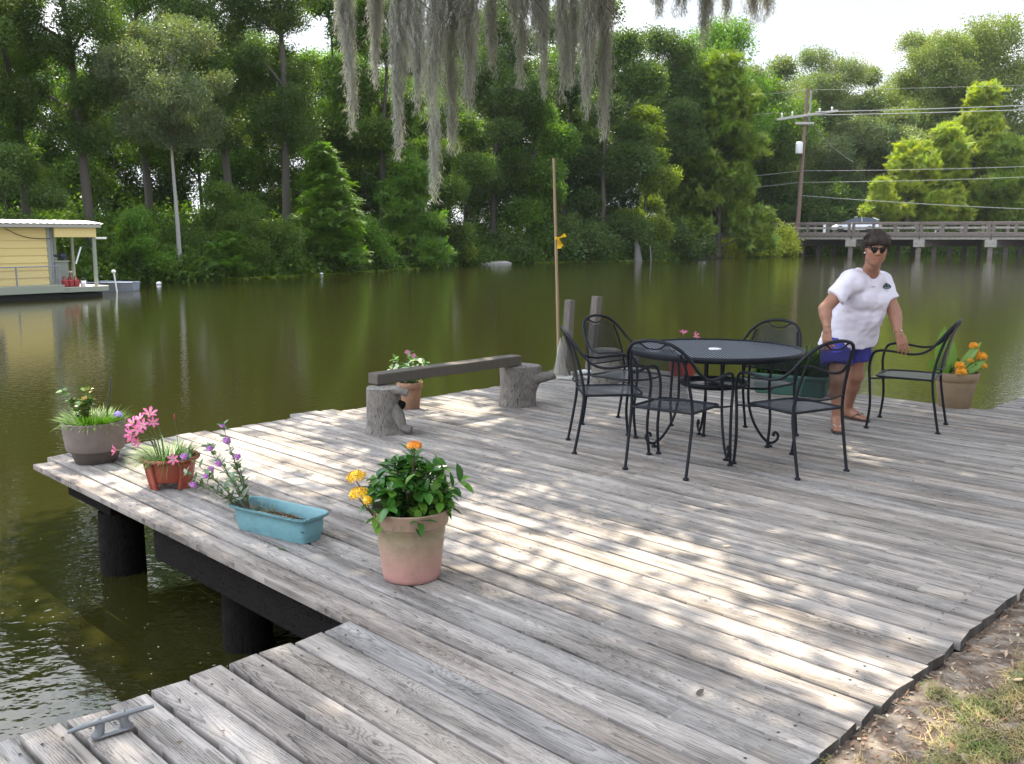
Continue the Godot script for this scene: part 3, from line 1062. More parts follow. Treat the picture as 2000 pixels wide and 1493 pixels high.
	for e in [[-16.2, -42.9, 0.12, "white float in front of the round bush right of the rowboat"], [-10.9, -53.6, 0.11, "small white float beside the green floating plants"]]:
		g = G.new()
		g.ball(Transform3D(Basis().scaled(Vector3(e[2], e[2] * 0.75, e[2])), Vector3(e[0], WATER + 0.05, e[1])), 8, 12)
		tag(gpart("white_float", g, mat("white_plastic", lin(0.75, 0.76, 0.78), 0.4), self), e[3], "float", "white floats at the far bank")
	# the road behind the trees with its low rail
	g = G.new()
	var rd := [Vector3(-34, 0.62, -57), Vector3(-18, 0.62, -69), Vector3(-6, 0.62, -86), Vector3(6, 0.62, -98), Vector3(18, 0.75, -109), Vector3(27, 1.2, -113.5)]
	var rc := curve(rd, 6)
	for k in rc.size() - 1:
		var d: Vector3 = (rc[k + 1] - rc[k]).normalized()
		var s := d.cross(Vector3.UP) * 3.2
		g.face([rc[k] - s, rc[k] + s, rc[k + 1] + s, rc[k + 1] - s])
	struct("road", g, concrete("road_surface", Color(0.16, 0.155, 0.15)))
	var rail := thing("guard_rail", "pale low rail beside the road behind the far bank trees", "guard rail")
	g = G.new()
	var rl := []
	for k in rc.size() - 5:
		var d: Vector3 = (rc[k + 1] - rc[k]).normalized()
		rl.append(rc[k] - d.cross(Vector3.UP) * -3.6 + Vector3.UP * 0.55)
	g.tube(rl, 0.13, 4, true)
	gpart("rail", g, concrete("concrete", Color(0.36, 0.35, 0.34)), rail)
	for k in rl.size():
		g = G.new()
		g.box(Transform3D(Basis(), rl[k] + Vector3.DOWN * 0.42), Vector3(0.14, 0.7, 0.14))
		gpart("post", g, concrete("concrete", Color(0.36, 0.35, 0.34)), rail)
	# boat on the bank, half hidden by the bush
	var bt := thing("beached_boat", "small boat with a blue cover and a red stripe on the bank", "boat", Vector3(-18.25, 0.05, -48.6), -0.5)
	bt.scale = Vector3.ONE * 0.72
	hull("hull", bt, 1.9, 0.55, 0.42, mat("boat_green", lin(0.06, 0.12, 0.10), 0.5), Vector3(0, 0.15, 0))
	g = G.new()
	g.box(Transform3D(Basis(), Vector3(0, 0.58, 0.56)), Vector3(1.5, 0.06, 0.03))
	gpart("stripe", g, mat("boat_red", lin(0.42, 0.05, 0.04), 0.5), bt)
	g = G.new()
	g.ball(Transform3D(Basis().scaled(Vector3(0.5, 0.3, 0.4)), Vector3(-0.45, 0.75, 0)), 6, 10)
	gpart("cover", g, mat("cover_blue", lin(0.04, 0.06, 0.16), 0.6), bt)

func concrete(key: String, c: Color) -> StandardMaterial3D:
	if mats.has(key): return mats[key]
	var m := mat(key, c.linear_to_srgb(), 0.9)
	m.albedo_texture = mottle("concrete", 71, 0.015, [[0.0, Color(0.5, 0.47, 0.45)], [0.5, Color(0.85, 0.84, 0.82)], [1.0, Color(1, 1, 1)]])
	triplanar(m, 0.3)
	return m

func hull(called: String, parent: Node, hl: float, hw: float, h: float, m: Material, at := Vector3.ZERO) -> void:   # open flat-bottomed boat, bow towards +x
	var g := G.new()
	var sect := []
	for k in 9:
		var f := k / 8.0
		var w := hw * (1.0 - 0.45 * pow(f, 3.0))
		var lift := 0.28 * h * pow(f, 2.5)
		var x := lerpf(-hl, hl, f)
		sect.append([Vector3(x, h, w), Vector3(x, lift, w * 0.78), Vector3(x, lift, -w * 0.78), Vector3(x, h, -w)])
	for k in 8:
		for q in 3:
			g.face([at + sect[k][q], at + sect[k + 1][q], at + sect[k + 1][q + 1], at + sect[k][q + 1]])
	for k in [0, 8]:
		g.face([at + sect[k][0], at + sect[k][1], at + sect[k][2], at + sect[k][3]])
	for q in [0, 3]:
		g.tube(sect.map(func(s): return at + s[q]), 0.03, 6)
	gpart(called, g, m, parent)


# ---------------------------------------------------------------- bridge, car, utility pole
func build_bridge() -> void:
	var e := Vector3(0.92, 0, 0.392).normalized()
	var away := Vector3(e.z, 0, -e.x)
	var b := Basis(e, Vector3.UP, -away)   # local x along the bridge, z towards the camera
	var o := Vector3(31.1, 0, -104.0)
	var br := thing("road_bridge", "low weathered concrete road bridge on short piles across the bayou", "bridge")
	var stone := concrete("bridge_concrete", Color(0.15, 0.125, 0.115))
	var pale := concrete("pale_concrete", Color(0.29, 0.275, 0.25))
	var put := func(called: String, t0: float, t1: float, y0: float, y1: float, z0: float, z1: float, m: Material, bev := 0.02) -> void:
		var g := G.new()
		g.box(Transform3D(b, o + b * Vector3((t0 + t1) / 2, (y0 + y1) / 2, (z0 + z1) / 2)), Vector3(t1 - t0, y1 - y0, absf(z1 - z0)), bev)
		gpart(called, g, m, br)
	var t := -14.3
	while t < 58.0:
		var t1 := t + 6.75
		put.call("deck_slab", t + 0.01, t1 - 0.01, 1.52, 1.95, -9.2, 0.0, stone)
		put.call("girder", t + 0.06, t1 - 0.06, 1.2, 1.515, -0.45, -0.12, pale)
		put.call("girder", t + 0.06, t1 - 0.06, 1.2, 1.515, -8.9, -8.5, pale)
		for side in [-0.14, -9.0]:
			put.call("top_rail", t + 0.03, t1 - 0.03, 2.80, 3.03, side - 0.14, side + 0.13, stone)
			put.call("middle_rail", t + 0.05, t1 - 0.05, 2.32, 2.52, side - 0.05, side + 0.09, pale if side > -1.0 else stone)
			for q in [0.20, 2.2, 4.35, 6.5]:
				put.call("rail_post", t + q - 0.16, t + q + 0.16, 1.952, 2.798, side - 0.11, side + 0.11, stone)
		if t > -2.0:
			put.call("pile_cap", t - 0.55, t + 0.55, 0.42, 1.195, -0.62, 0.10, pale, 0.03)
			for k in 5:
				var g := G.new()
				var c := o + b * Vector3(t + 1.55 * k, 0, -0.25 - 2.0 * k)
				g.box(Transform3D(b, c + Vector3.UP * -0.9), Vector3(0.46, 2.6 if k == 0 else 3.9, 0.46), 0.03)
				gpart("pile", g, stone, br)
			var gc := G.new()
			var sk := (e * 1.55 + away * 2.0).normalized()
			gc.box(Transform3D(Basis(sk, Vector3.UP, sk.cross(Vector3.UP)), o + b * Vector3(t + 3.3, 0.82, -4.5)), Vector3(9.6, 0.7, 0.7), 0.03)
			gpart("bent_beam", gc, stone, br)
		t = t1
	# abutment at the left end
	put.call("abutment", -3.2, -0.9, -0.6, 1.19, -9.0, 0.05, stone, 0.05)
	# car
	var c := thing("grey_car", "silver grey hatchback with dark windows driving on the bridge", "car", o + b * Vector3(6.3, 1.955, -3.0), atan2(-e.z, e.x) + PI - 0.16)
	car(c)
	c.scale = Vector3.ONE * 1.12
	# utility pole
	pole_and_wires()
	# small road signs and markers near the bridge end
	for s in [[26.6, 2.05, -108.0, 0.30, 0.85, "white narrow marker sign behind the large cypress edge", "white"], [29.4, 1.9, -108.6, 0.62, 0.2, "green and white street sign above the sunlit reeds", "green"], [29.5, 1.35, -108.7, 0.5, 0.75, "white sign below the green street sign", "white"], [35.6, 2.35, -107.6, 0.36, 1.0, "white marker post sign right of the utility pole", "white"], [38.9, 3.1, -107.0, 0.42, 1.25, "tall pale green sign on a thin post left of the car", "pale"]]:
		var p := thing("road_sign", s[5], "sign", Vector3(s[0], 0, s[2]), 0.0, "small signs near the bridge end")
		var g := G.new()
		g.tube([Vector3(0, 0.2, 0), Vector3(0, s[1] + s[4] * 0.4, 0)], 0.045, 6)
		gpart("post", g, mat("sign_post", lin(0.25, 0.25, 0.24), 0.6, 0.3), p)
		g = G.new()
		g.box(Transform3D(Basis(Vector3.UP, 0.3), Vector3(0, s[1], 0.07)), Vector3(s[3], s[4], 0.03), 0.01)
		gpart("panel", g, mat("sign_" + s[6], {"white": lin(0.7, 0.72, 0.74), "green": lin(0.2, 0.5, 0.42), "pale": lin(0.45, 0.5, 0.45)}[s[6]], 0.5), p)

func car(c: Node3D) -> void:   # +x is the front
	var paint := mat("car_paint", lin(0.50, 0.52, 0.56), 0.25, 0.3)
	paint.clearcoat_enabled = true
	var dark := mat("car_glass", lin(0.012, 0.014, 0.018), 0.08)
	var low := [[-2.25, 0.42, 0.95], [-2.2, 0.95, 0.98], [-1.0, 0.98, 0.95], [0.9, 0.95, 0.93], [1.7, 0.82, 0.82], [2.2, 0.62, 0.62]]
	var g := G.new()
	var prev := []
	for s in low:
		var r := [Vector3(s[0], 0.25, 0.82), Vector3(s[0], 0.55, 0.88), Vector3(s[0], s[1], 0.80), Vector3(s[0], s[1] + 0.03, 0), Vector3(s[0], s[1], -0.80), Vector3(s[0], 0.55, -0.88), Vector3(s[0], 0.25, -0.82)]
		if prev.size():
			for k in 6: g.face([prev[k], r[k], r[k + 1], prev[k + 1]])
		else:
			g.face(r)
		prev = r
	g.face(prev)
	gpart("body", g, paint, c)
	# cabin: a smooth arch, roof in paint, sides in glass
	var top := [[-2.18, 0.99], [-2.02, 1.22], [-1.5, 1.44], [-0.7, 1.50], [0.1, 1.46], [0.8, 1.24], [1.5, 0.92]]
	g = G.new()
	for k in top.size() - 1:
		var a: Array = top[k]
		var d: Array = top[k + 1]
		var wa: float = 0.80 - 0.20 * clampf((a[1] - 0.92) / 0.58, 0, 1)
		var wd: float = 0.80 - 0.20 * clampf((d[1] - 0.92) / 0.58, 0, 1)
		g.face([Vector3(a[0], a[1], wa), Vector3(d[0], d[1], wd), Vector3(d[0], d[1], -wd), Vector3(a[0], a[1], -wa)])
	gpart("roof", g, paint, c)
	for s in [1.0, -1.0]:
		g = G.new()
		var pts := [Vector3(-2.1, 0.94, 0.795 * s)]
		for k in top: pts.append(Vector3(k[0], k[1] - 0.05, (0.795 - 0.20 * clampf((k[1] - 0.92) / 0.58, 0, 1)) * s))
		for k in range(1, pts.size() - 1): g.face([pts[0] + Vector3.DOWN * 0.02, pts[k], pts[k + 1]])
		gpart("side_window", g, dark, c)
		g = G.new()
		g.box(Transform3D(Basis(Vector3.FORWARD, 0.12), Vector3(-0.62, 1.2, 0.72 * s)), Vector3(0.07, 0.55, 0.08), 0.01)
		gpart("pillar", g, paint, c)
		for x in [-1.4, 1.35]:
			g = G.new()
			g.lathe([Vector2(0, -0.1), Vector2(0.3, -0.1), Vector2(0.32, -0.06), Vector2(0.32, 0.06), Vector2(0.3, 0.1), Vector2(0, 0.1)], 20, Transform3D(Basis(Vector3.RIGHT, PI / 2), Vector3(x, 0.32, 0.8 * s)))
			gpart("wheel", g, mat("tyre", lin(0.03, 0.03, 0.03), 0.8), c)
		g = G.new()
		g.box(Transform3D(Basis(), Vector3(-2.235, 0.78, 0.66 * s)), Vector3(0.05, 0.22, 0.2), 0.015)
		gpart("tail_light", g, mat("tail_red", lin(0.35, 0.02, 0.02), 0.3), c)
	g = G.new()
	g.face([Vector3(-2.22, 1.0, 0.7), Vector3(-2.07, 1.23, 0.62), Vector3(-2.07, 1.23, -0.62), Vector3(-2.22, 1.0, -0.7)])
	gpart("rear_window", g, dark, c)

func pole_and_wires() -> void:
	var at := Vector3(33.2, 0.0, -110.0)
	var p := thing("utility_pole", "tall brown wooden utility pole with crossarms and a white transformer", "utility pole", at)
	var wood := mat("pole_wood", lin(0.16, 0.11, 0.09), 0.9)
	var g := G.new()
	g.tube([Vector3(0, 0, 0), Vector3(0.25, 9, 0), Vector3(0.45, 18.2, 0)], [0.26, 0.22, 0.16], 10)
	gpart("shaft", g, wood, p)
	g = G.new()
	g.tube([Vector3(0.78, 14.6, 0.15), Vector3(0.86, 18.0, 0.15)], 0.10, 8)
	gpart("mast", g, mat("sign_post", lin(0.25, 0.25, 0.24), 0.6, 0.3), p)
	for a in [[15.3, 3.6, -3.4, 0.13], [14.3, 0.9, -1.2, 0.10]]:
		g = G.new()
		var h: float = a[0]
		g.box(Transform3D(Basis(Vector3.BACK, 0.14 if h > 15.0 else 0.0), Vector3(0.4 + (a[1] + a[2]) * 0.5, h - (0.1 if h > 15.0 else 0.0), 0.25)), Vector3(a[1] - a[2], 0.26, a[3] * 2.0), 0.02)
		gpart("crossarm", g, mat("grey_arm", lin(0.34, 0.33, 0.31), 0.8), p)
	for x in [-2.8, -1.6, 1.5, 2.9]:
		g = G.new()
		g.lathe([Vector2(0.0, 0.5), Vector2(0.10, 0.45), Vector2(0.13, 0.3), Vector2(0.08, 0.2), Vector2(0.12, 0.12), Vector2(0.06, 0)], 10, Transform3D(Basis(), Vector3(0.4 + x, 15.3 + x * 0.12, 0.25)))
		gpart("insulator", g, mat("insulator", lin(0.55, 0.56, 0.55), 0.35), p)
	g = G.new()
	g.lathe([Vector2(0, 0), Vector2(0.4, 0), Vector2(0.4, 0.05), Vector2(0.4, 1.2), Vector2(0.3, 1.32), Vector2(0, 1.36)], 18, Transform3D(Basis(), Vector3(-0.30, 10.9, 0.45)))
	gpart("transformer", g, mat("transformer_paint", lin(0.52, 0.54, 0.55), 0.5), p)
	var k := 0
	for w in [[Vector3(1.4, 15.55, 0.3), Vector3(48, 15.9, 14), 0.05], [Vector3(1.4, 15.2, 0.3), Vector3(48, 15.3, 14), 0.05], [Vector3(0.9, 18.0, 0.1), Vector3(48, 17.6, 14), 0.02], [Vector3(0.4, 9.0, 0.2), Vector3(48, 10.1, 14), 0.03], [Vector3(0.4, 7.7, 0.2), Vector3(48, 9.2, 14), 0.03], [Vector3(0.3, 6.2, 0.2), Vector3(48, 3.6, 14), 0.035],
			[Vector3(-2.8, 15.5, 0.3), Vector3(-26, 14.5, 6), 0.035], [Vector3(0, 9.0, 0), Vector3(-24, 7.8, 5), 0.03], [Vector3(0, 7.7, 0), Vector3(-24, 6.6, 5), 0.03], [Vector3(0.5, 15, 0.2), Vector3(5.5, 9.8, 2.0), 0.02], [Vector3(0.4, 18.0, 0.1), Vector3(-26, 16.2, 6), 0.02]]:
		var a: Vector3 = at + w[0]
		var b: Vector3 = at + w[1]
		var sag: float = 0.25 if k < 3 else 0.5
		var pts := []
		for q in 13:
			var f := q / 12.0
			pts.append(a.lerp(b, f) + Vector3.DOWN * sag * 4.0 * f * (1.0 - f))
		g = G.new()
		g.tube(pts, w[2] * 0.75, 5, false)
		var names := ["upper of the paired thick overhead wires right of the utility pole", "lower of the paired thick overhead wires right of the utility pole", "thin top wire right of the utility pole mast", "upper of two middle wires right of the utility pole", "lower of two middle wires right of the utility pole", "lowest wire that slopes down right of the utility pole",
			"wire from the crossarm left into the cypress", "upper middle wire left of the utility pole", "lower middle wire left of the utility pole", "slanting thin guy wire below the crossarm", "thin top wire left of the utility pole"]
		tag(gpart("overhead_wire", g, mat("wire", lin(0.30, 0.30, 0.30), 0.5, 0.3), self), names[k], "wire", "overhead wires at the utility pole")
		k += 1


# ---------------------------------------------------------------- houseboat
func build_houseboat() -> void:
	var w := Vector3(0.61, 0, -0.792).normalized()
	var n := Vector3(-w.z, 0, w.x)
	var b := Basis(w, Vector3.UP, n)   # x along the wall away from the camera, z outwards
	var o := Vector3(-17.58, 0, -32.0)
	var hb := thing("yellow_houseboat", "small yellow boarded houseboat with a white metal roof and open porch", "houseboat", o)
	hb.basis = b
	var yellow := mat("yellow_paint", lin(0.70, 0.56, 0.24), 0.7)
	var trim := mat("grey_green_trim", lin(0.27, 0.30, 0.24), 0.7)
	var bluegrey := mat("blue_grey_trim", lin(0.22, 0.23, 0.28), 0.7)
	var bx := func(called: String, x0: float, x1: float, y0: float, y1: float, z0: float, z1: float, m: Material, par: Node = null, bev := 0.008) -> MeshInstance3D:
		var g := G.new()
		g.box(Transform3D(Basis(), Vector3((x0 + x1) / 2, (y0 + y1) / 2, (z0 + z1) / 2)), Vector3(absf(x1 - x0), absf(y1 - y0), absf(z1 - z0)), bev)
		return gpart(called, g, m, par if par else hb)
	bx.call("float_hull", -6.0, 1.95, -0.85, -0.45, -3.4, 0.35, mat("black_hull", lin(0.02, 0.02, 0.022), 0.8))
	bx.call("float_hull", 1.96, 3.6, -0.85, -0.52, -3.0, 0.2, mat("black_hull", lin(0.02, 0.02, 0.022), 0.8))
	bx.call("skirt_board", -6.1, 2.02, -0.44, -0.17, -3.5, 0.55, trim)
	# wall of lap siding
	var y := -0.165
	while y < 1.8:
		var g := G.new()
		var t := rf(0.95, 1.05)
		g.col = Color(t, t, t * 0.98)
		var y1 := minf(y + 0.268, 1.83)
		g.face([Vector3(-6, y, 0.032), Vector3(1.75, y, 0.032), Vector3(1.75, y1, 0.008), Vector3(-6, y1, 0.008)])
		g.face([Vector3(-6, y, 0.032), Vector3(1.75, y, 0.032), Vector3(1.75, y, -0.02), Vector3(-6, y, -0.02)])
		g.face([Vector3(-6, y, -0.02), Vector3(1.75, y, -0.02), Vector3(1.75, y1, -0.02), Vector3(-6, y1, -0.02)])
		gpart("siding_board", g, yellow, hb)
		y += 0.26
	bx.call("end_wall", 1.70, 1.75, -0.165, 1.83, -3.0, -0.03, yellow)
	bx.call("corner_post", 1.755, 1.87, -0.165, 1.84, -0.05, 0.045, trim)
	bx.call("corner_post", 1.875, 1.95, -0.165, 1.84, 0.0, 0.05, bluegrey)
	bx.call("back_wall", -6.0, 1.75, -0.165, 1.83, -3.05, -3.0, yellow)
	var win := bx.call("window", -1.0, 0.075, 0.50, 1.60, 0.033, 0.05, bluegrey) as MeshInstance3D
	bx.call("pane", -0.92, -0.005, 0.58, 1.52, 0.051, 0.056, mat("dark_pane", lin(0.03, 0.035, 0.04), 0.1), win, 0.0)
	# roof: corrugated white sheets with a fascia
	var g := G.new()
	var m := 120
	for k in m + 1:
		var x := lerpf(-6.2, 3.72, float(k) / m)
		var rip := 0.016 * sin(TAU * x / 0.23)
		var last := g.v.size()
		for q in 5:
			var f := q / 4.0
			g.vert(Vector3(x, 1.985 + rip + 0.14 * sin(f * PI), lerpf(0.36, -3.4, f)), Vector3.UP)
		if k:
			for q in 4: g.quad(last - 5 + q, last - 4 + q, last + q + 1, last + q)
	gpart("metal_roof", g, mat("white_roof", lin(0.74, 0.75, 0.76), 0.35, 0.0), hb)
	bx.call("fascia", -6.1, 3.66, 1.845, 1.965, 0.27, 0.31, mat("pale_trim", lin(0.42, 0.41, 0.38), 0.7))
	bx.call("porch_header", 1.96, 3.5, 1.50, 1.84, 0.14, 0.22, yellow)
	bx.call("porch_header", 3.42, 3.5, 1.50, 1.84, -2.9, 0.13, yellow)
	bx.call("porch_ceiling", 1.80, 3.6, 1.842, 1.90, -3.0, 0.26, trim)
	for p in [[3.44, 0.12], [3.44, -1.5], [3.44, -2.85], [2.35, -2.85]]:
		bx.call("porch_post", p[0] - 0.055, p[0] + 0.055, -0.3, 1.5 if p[1] > 0 else 1.83, p[1] - 0.055, p[1] + 0.055, trim)
	bx.call("porch_deck", 2.03, 3.74, -0.46, -0.30, -3.2, 0.42, trim)
	for k in 9:
		bx.call("deck_board", 2.04, 3.75, -0.298, -0.27, -3.2 + k * 0.404, -2.81 + k * 0.404, mat("pale_deck", lin(0.5, 0.48, 0.43), 0.8))
	bx.call("light_tube", 3.5, 3.95, 1.43, 1.50, 0.05, 0.12, mat("white_plastic", lin(0.75, 0.76, 0.78), 0.4))
	# side rail with wire netting
	g = G.new()
	g.tube([Vector3(-6, 0.49, 0.5), Vector3(1.9, 0.49, 0.5)], 0.022, 6)
	gpart("hand_rail", g, bluegrey, hb)
	for x in [-3.6, -1.6, 0.4, 1.9]:
		g = G.new()
		g.tube([Vector3(x, -0.18, 0.5), Vector3(x, 0.5, 0.5)], 0.028, 6)
		gpart("rail_post", g, bluegrey, hb)
	g = G.new()
	var x := -4.0
	while x < 1.9:
		for s in [-1.0, 1.0]:
			g.tube([Vector3(x, -0.16, 0.5), Vector3(x + s * 0.66, 0.48, 0.5)], 0.0035, 3, false)
		x += 0.11
	gpart("wire_netting", g, mat("netting_wire", lin(0.35, 0.33, 0.3), 0.6, 0.4), hb)
	g = G.new()
	g.tube(curve([Vector3(0.35, 1.8, 0.06), Vector3(0.8, 1.58, 0.06), Vector3(1.25, 1.47, 0.06), Vector3(1.9, 1.45, 0.06)], 5), 0.012, 5)
	gpart("cable", g, mat("black_plastic", lin(0.03, 0.03, 0.03), 0.5), hb)
	# things on the porch
	var loc := func(px: float, py: float, pz: float) -> Vector3: return o + b * Vector3(px, py, pz)
	var turn := atan2(-w.z, w.x)
	var c := thing("porch_cabinet", "grey green cabinet on the houseboat porch beside the yellow wall", "cabinet", loc.call(2.22, -0.27, -0.25), turn)
	g = G.new()
	g.box(Transform3D(Basis(), Vector3(0, 0.45, 0)), Vector3(0.5, 0.9, 0.6), 0.02)
	gpart("carcass", g, mat("cabinet_green", lin(0.20, 0.23, 0.19), 0.7), c)
	g = G.new()
	g.box(Transform3D(Basis(), Vector3(0, 0.915, 0)), Vector3(0.56, 0.03, 0.66), 0.008)
	gpart("top", g, mat("pale_trim", lin(0.42, 0.41, 0.38), 0.7), c)
	c = thing("outboard_motor", "dark blue outboard motor lying on the porch cabinet", "outboard motor", loc.call(2.30, 0.67, -0.2), turn)
	g = G.new()
	g.ball(Transform3D(Basis().scaled(Vector3(0.17, 0.15, 0.14)), Vector3(0.1, 0.15, 0)), 8, 12)
	gpart("cowl", g, mat("motor_blue", lin(0.02, 0.024, 0.045), 0.35), c)
	g = G.new()
	g.tube([Vector3(0, 0.15, 0), Vector3(-0.42, 0.2, 0)], [0.05, 0.03], 8)
	gpart("shaft", g, mat("black_plastic", lin(0.03, 0.03, 0.03), 0.5), c)
	g = G.new()
	g.tube([loc.call(2.72, 0.55, 0.1), loc.call(2.95, 1.15, 0.1)], 0.028, 8)
	tag(gpart("white_pipe", g, mat("white_plastic", lin(0.75, 0.76, 0.78), 0.4), self), "white pipe slanting across the houseboat porch opening", "pipe")
	for k in 3:
		c = thing("fuel_can", ["red fuel can on the porch next to the cabinet", "middle one of the three red fuel cans on the porch", "red fuel can next to the white bucket"][k], "fuel can", loc.call(2.2 + k * 0.2, -0.268, 0.22), turn, "red fuel cans on the porch")
		g = G.new()
		g.box(Transform3D(Basis(), Vector3(0, 0.13, 0)), Vector3(0.18, 0.26, 0.3), 0.04)
		gpart("body", g, mat("fuel_red", lin(0.30, 0.03, 0.03), 0.4), c)
		g = G.new()
		g.tube(curve([Vector3(0, 0.26, 0.1), Vector3(0, 0.36, 0.05), Vector3(0, 0.36, -0.05), Vector3(0, 0.26, -0.1)], 3), 0.02, 6)
		gpart("handle", g, mat("fuel_red", lin(0.30, 0.03, 0.03), 0.4), c)
	c = thing("white_bucket", "small white bucket on the edge of the houseboat porch", "bucket", loc.call(2.86, -0.268, 0.26), turn)
	g = G.new()
	g.lathe([Vector2(0, 0.01), Vector2(0.08, 0), Vector2(0.1, 0.2), Vector2(0.09, 0.2), Vector2(0.075, 0.02), Vector2(0, 0.02)], 16)
	gpart("pail", g, mat("white_plastic", lin(0.75, 0.76, 0.78), 0.4), c)
	g = G.new()
	g.tube(curve([Vector3(-0.1, 0.19, 0), Vector3(-0.06, 0.28, 0), Vector3(0.06, 0.28, 0), Vector3(0.1, 0.19, 0)], 3), 0.006, 5)
	gpart("handle", g, mat("sign_post", lin(0.25, 0.25, 0.24), 0.6, 0.3), c)
	c = thing("porch_stool", "low stool with a pale seat on the houseboat porch", "stool", loc.call(2.85, -0.268, -1.0), turn)
	g = G.new()
	g.box(Transform3D(Basis(), Vector3(0, 0.5, 0)), Vector3(0.42, 0.05, 0.35), 0.015)
	gpart("seat", g, mat("pale_deck", lin(0.5, 0.48, 0.43), 0.8), c)
	for q in [[1, 1], [1, -1], [-1, 1], [-1, -1]]:
		g = G.new()
		g.tube([Vector3(q[0] * 0.17, 0, q[1] * 0.13), Vector3(q[0] * 0.15, 0.48, q[1] * 0.12)], 0.02, 6)
		gpart("leg", g, trim, c)
	# rowboat moored at the porch
	c = thing("aluminium_rowboat", "small grey aluminium rowboat moored at the houseboat porch", "rowboat", Vector3(-16.15, WATER - 0.12, -38.0), -0.15)
	hull("hull", c, 0.95, 0.5, 0.46, mat("aluminium", lin(0.26, 0.29, 0.36), 0.45, 0.3))
	g = G.new()
	g.box(Transform3D(Basis(), Vector3(-0.1, 0.40, 0)), Vector3(0.25, 0.03, 0.9), 0.008)
	gpart("thwart", g, mat("aluminium", lin(0.26, 0.29, 0.36), 0.45, 0.3), c)
	c = thing("mooring_pole", "white plastic pole with a round cap standing beside the rowboat", "pole", Vector3(-15.75, WATER, -37.1))
	g = G.new()
	g.tube([Vector3(0.12, -0.6, 0), Vector3(-0.01, 0.75, 0)], 0.035, 8)
	gpart("shaft", g, mat("white_plastic", lin(0.75, 0.76, 0.78), 0.4), c)
	g = G.new()
	g.ball(Transform3D(Basis().scaled(Vector3(0.085, 0.075, 0.085)), Vector3(-0.02, 0.80, 0)), 8, 12)
	gpart("cap", g, mat("white_plastic", lin(0.75, 0.76, 0.78), 0.4), c)


